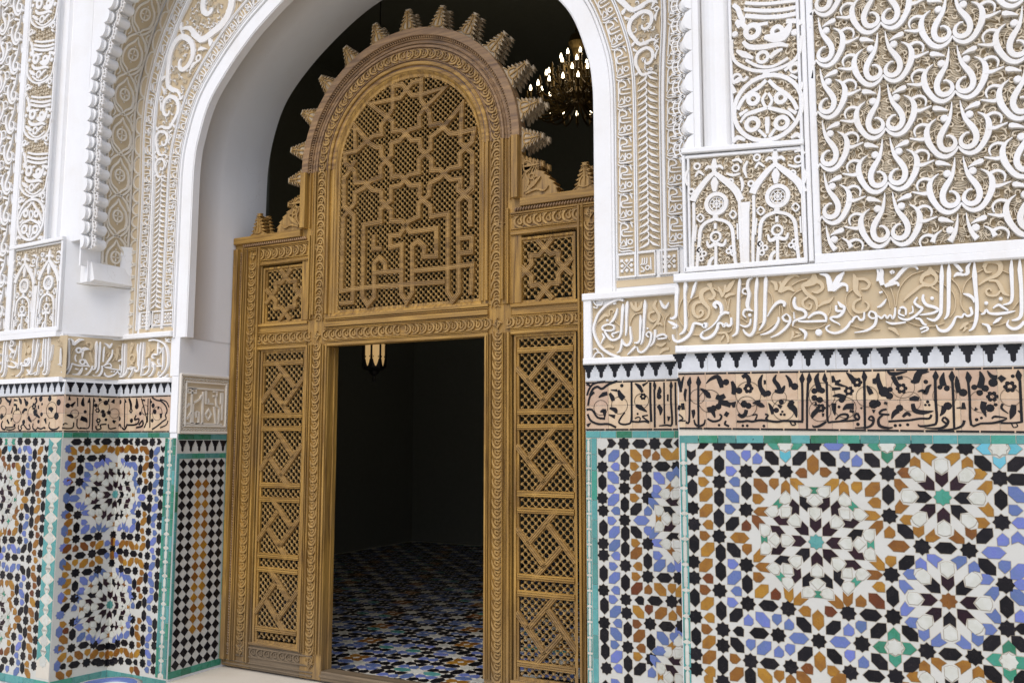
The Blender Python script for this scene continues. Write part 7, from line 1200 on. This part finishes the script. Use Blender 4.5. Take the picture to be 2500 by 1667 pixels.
for i in range(8):
    a = 2*pi*i/8; c_, s = math.cos(a), math.sin(a)
    fr_ = lambda u, v, h: (lx+(.0885+h)*c_-u*s, ly+(.0885+h)*s+u*c_, v)
    for (za, zb_, sg) in ((2.26, 2.335, 1), (2.53, 2.46, -1)):
        for q in (-1, 1):
            m.prism([(q*.036, za), (q*.036, zb_), (q*.022, zb_-sg*.018), (q*.016, za+sg*.030), (q*.004, za)], 0, .004, 0, fr_)
            ring(m, q*.026, zb_+sg*.006, .007, .004, 0, .004, fr_, 7)
m.build('pierced_panels', 'iron', LN, Matrix.Translation((0, 0, LZ0)))
m = MB(); m.box(lx-.004, lx+.004, ly-.004, ly+.004, 2.72, RZ1); m.build('chain', 'iron', LN, Matrix.Translation((0, 0, LZ0)))
pl = bpy.data.lights.new('lantern_light', 'POINT'); pl.energy = 7; pl.color = (1, .75, .45); pl.shadow_soft_size = .05
po = bpy.data.objects.new('lantern_light', pl); C.objects.link(po); place(po, LN, Matrix.Translation((lx+.02, ly+.25, 2.30)))
# ---------------------------------------------------------------- chandelier
CH = thing('chandelier', 'tiered brass chandelier with lit candle bulbs high in the dark room', 'chandelier', (.02, 3.41, 4.55))
cxh, cyh = .03, 3.41
m = MB(); octa(m, [(.03, 4.62), (.06, 4.68), (.05, 4.85), (.025, 5.0), (.05, 5.10), (.085, 5.16), (.06, 5.23), (.02, 5.27), (.015, RZ1)], 12, cxh, cyh); m.build('stem', 'brass', CH)
bm = MB(); BU_ = MB(); octa(BU_, [(.003, 0), (.010, .012), (.0125, .028), (.007, .048), (.001, .062)], 8, 0, 0); bulb_me = BU_.mesh('bulb'); bulb_me.materials.append(M['bulb']); bulb_me.polygons.foreach_set('use_smooth', [True]*len(bulb_me.polygons))
CN = MB(); octa(CN, [(.02, -.07), (.014, -.06), (.014, -.012), (.024, -.006), (.024, 0), (.006, .002)], 8, 0, 0); cand_me = CN.mesh('candle_holder'); cand_me.materials.append(M['brass'])
am = MB()
for tier, (r, z, k) in enumerate(((.46, 4.64, 22), (.36, 4.76, 17), (.26, 4.88, 12), (.15, 5.0, 8))):
    for i in range(k):
        a = 2*pi*i/k+tier*.2; x, y = cxh+r*math.cos(a), cyh+r*math.sin(a)
        mt = Matrix.Translation((x, y, z)); h_ = inst('candle_holder', cand_me, CH, mt)
        lit = random.random() < .72
        b_ = inst('bulb', bulb_me, h_, mt)
        if not lit:
            b_.data = bulb_me.copy(); b_.data.materials[0] = M['brass']
        f = lambda u, v, h: (cxh+u*math.cos(a)-h*math.sin(a), cyh+u*math.sin(a)+h*math.cos(a), v)
        stroke(am, [(.04, z-.02), (r*.4, z-.12), (r*.8, z-.13), (r, z-.06)], [.016], -.006, .006, 3, f)
        stroke(am, [(r*.5, z-.14), (r*.6, z-.06), (r*.75, z-.08)], [.02, .03, .006], -.004, .004, 3, f)
am.build('arms', 'brass', CH)
pl = bpy.data.lights.new('chandelier_light', 'POINT'); pl.energy = 14; pl.color = (1, .82, .55); pl.shadow_soft_size = .3
po = bpy.data.objects.new('chandelier_light', pl); C.objects.link(po); place(po, CH, Matrix.Translation((cxh, cyh, 4.98)))
# ---------------------------------------------------------------- basin on the courtyard floor
BX, BY, BR = DATA['BASIN']
BS = thing('ceramic_basin', 'round white ceramic basin with dark blue rim band at foot of mosaic corner', 'basin', (BX, BY, -.001))
def lathe(mb, prof, cx_, cy, n=40):
    b = [[(cx_+r*math.cos(2*pi*i/n), cy+r*math.sin(2*pi*i/n), z) for i in range(n)] for r, z in prof]
    mb.add(sum(b, []), [(k*n+i, k*n+(i+1) % n, k*n+n+(i+1) % n, k*n+n+i) for k in range(len(b)-1) for i in range(n)])
m = MB(); lathe(m, [(.10, 0), (.14, .01), (.20, .06), (BR-.02, .13), (BR, .155), (BR, .165), (BR-.028, .168)], BX, BY); m.build('bowl', 'C', BS, smooth=True)
m = MB(); lathe(m, [(BR-.028, .168), (BR-.050, .160), (BR-.056, .150)], BX, BY); m.build('blue_band', 'B', BS, smooth=True)
m = MB(); lathe(m, [(BR-.056, .150), (BR-.10, .10), (.12, .04), (.001, .035)], BX, BY); m.build('inside', 'C', BS, smooth=True)
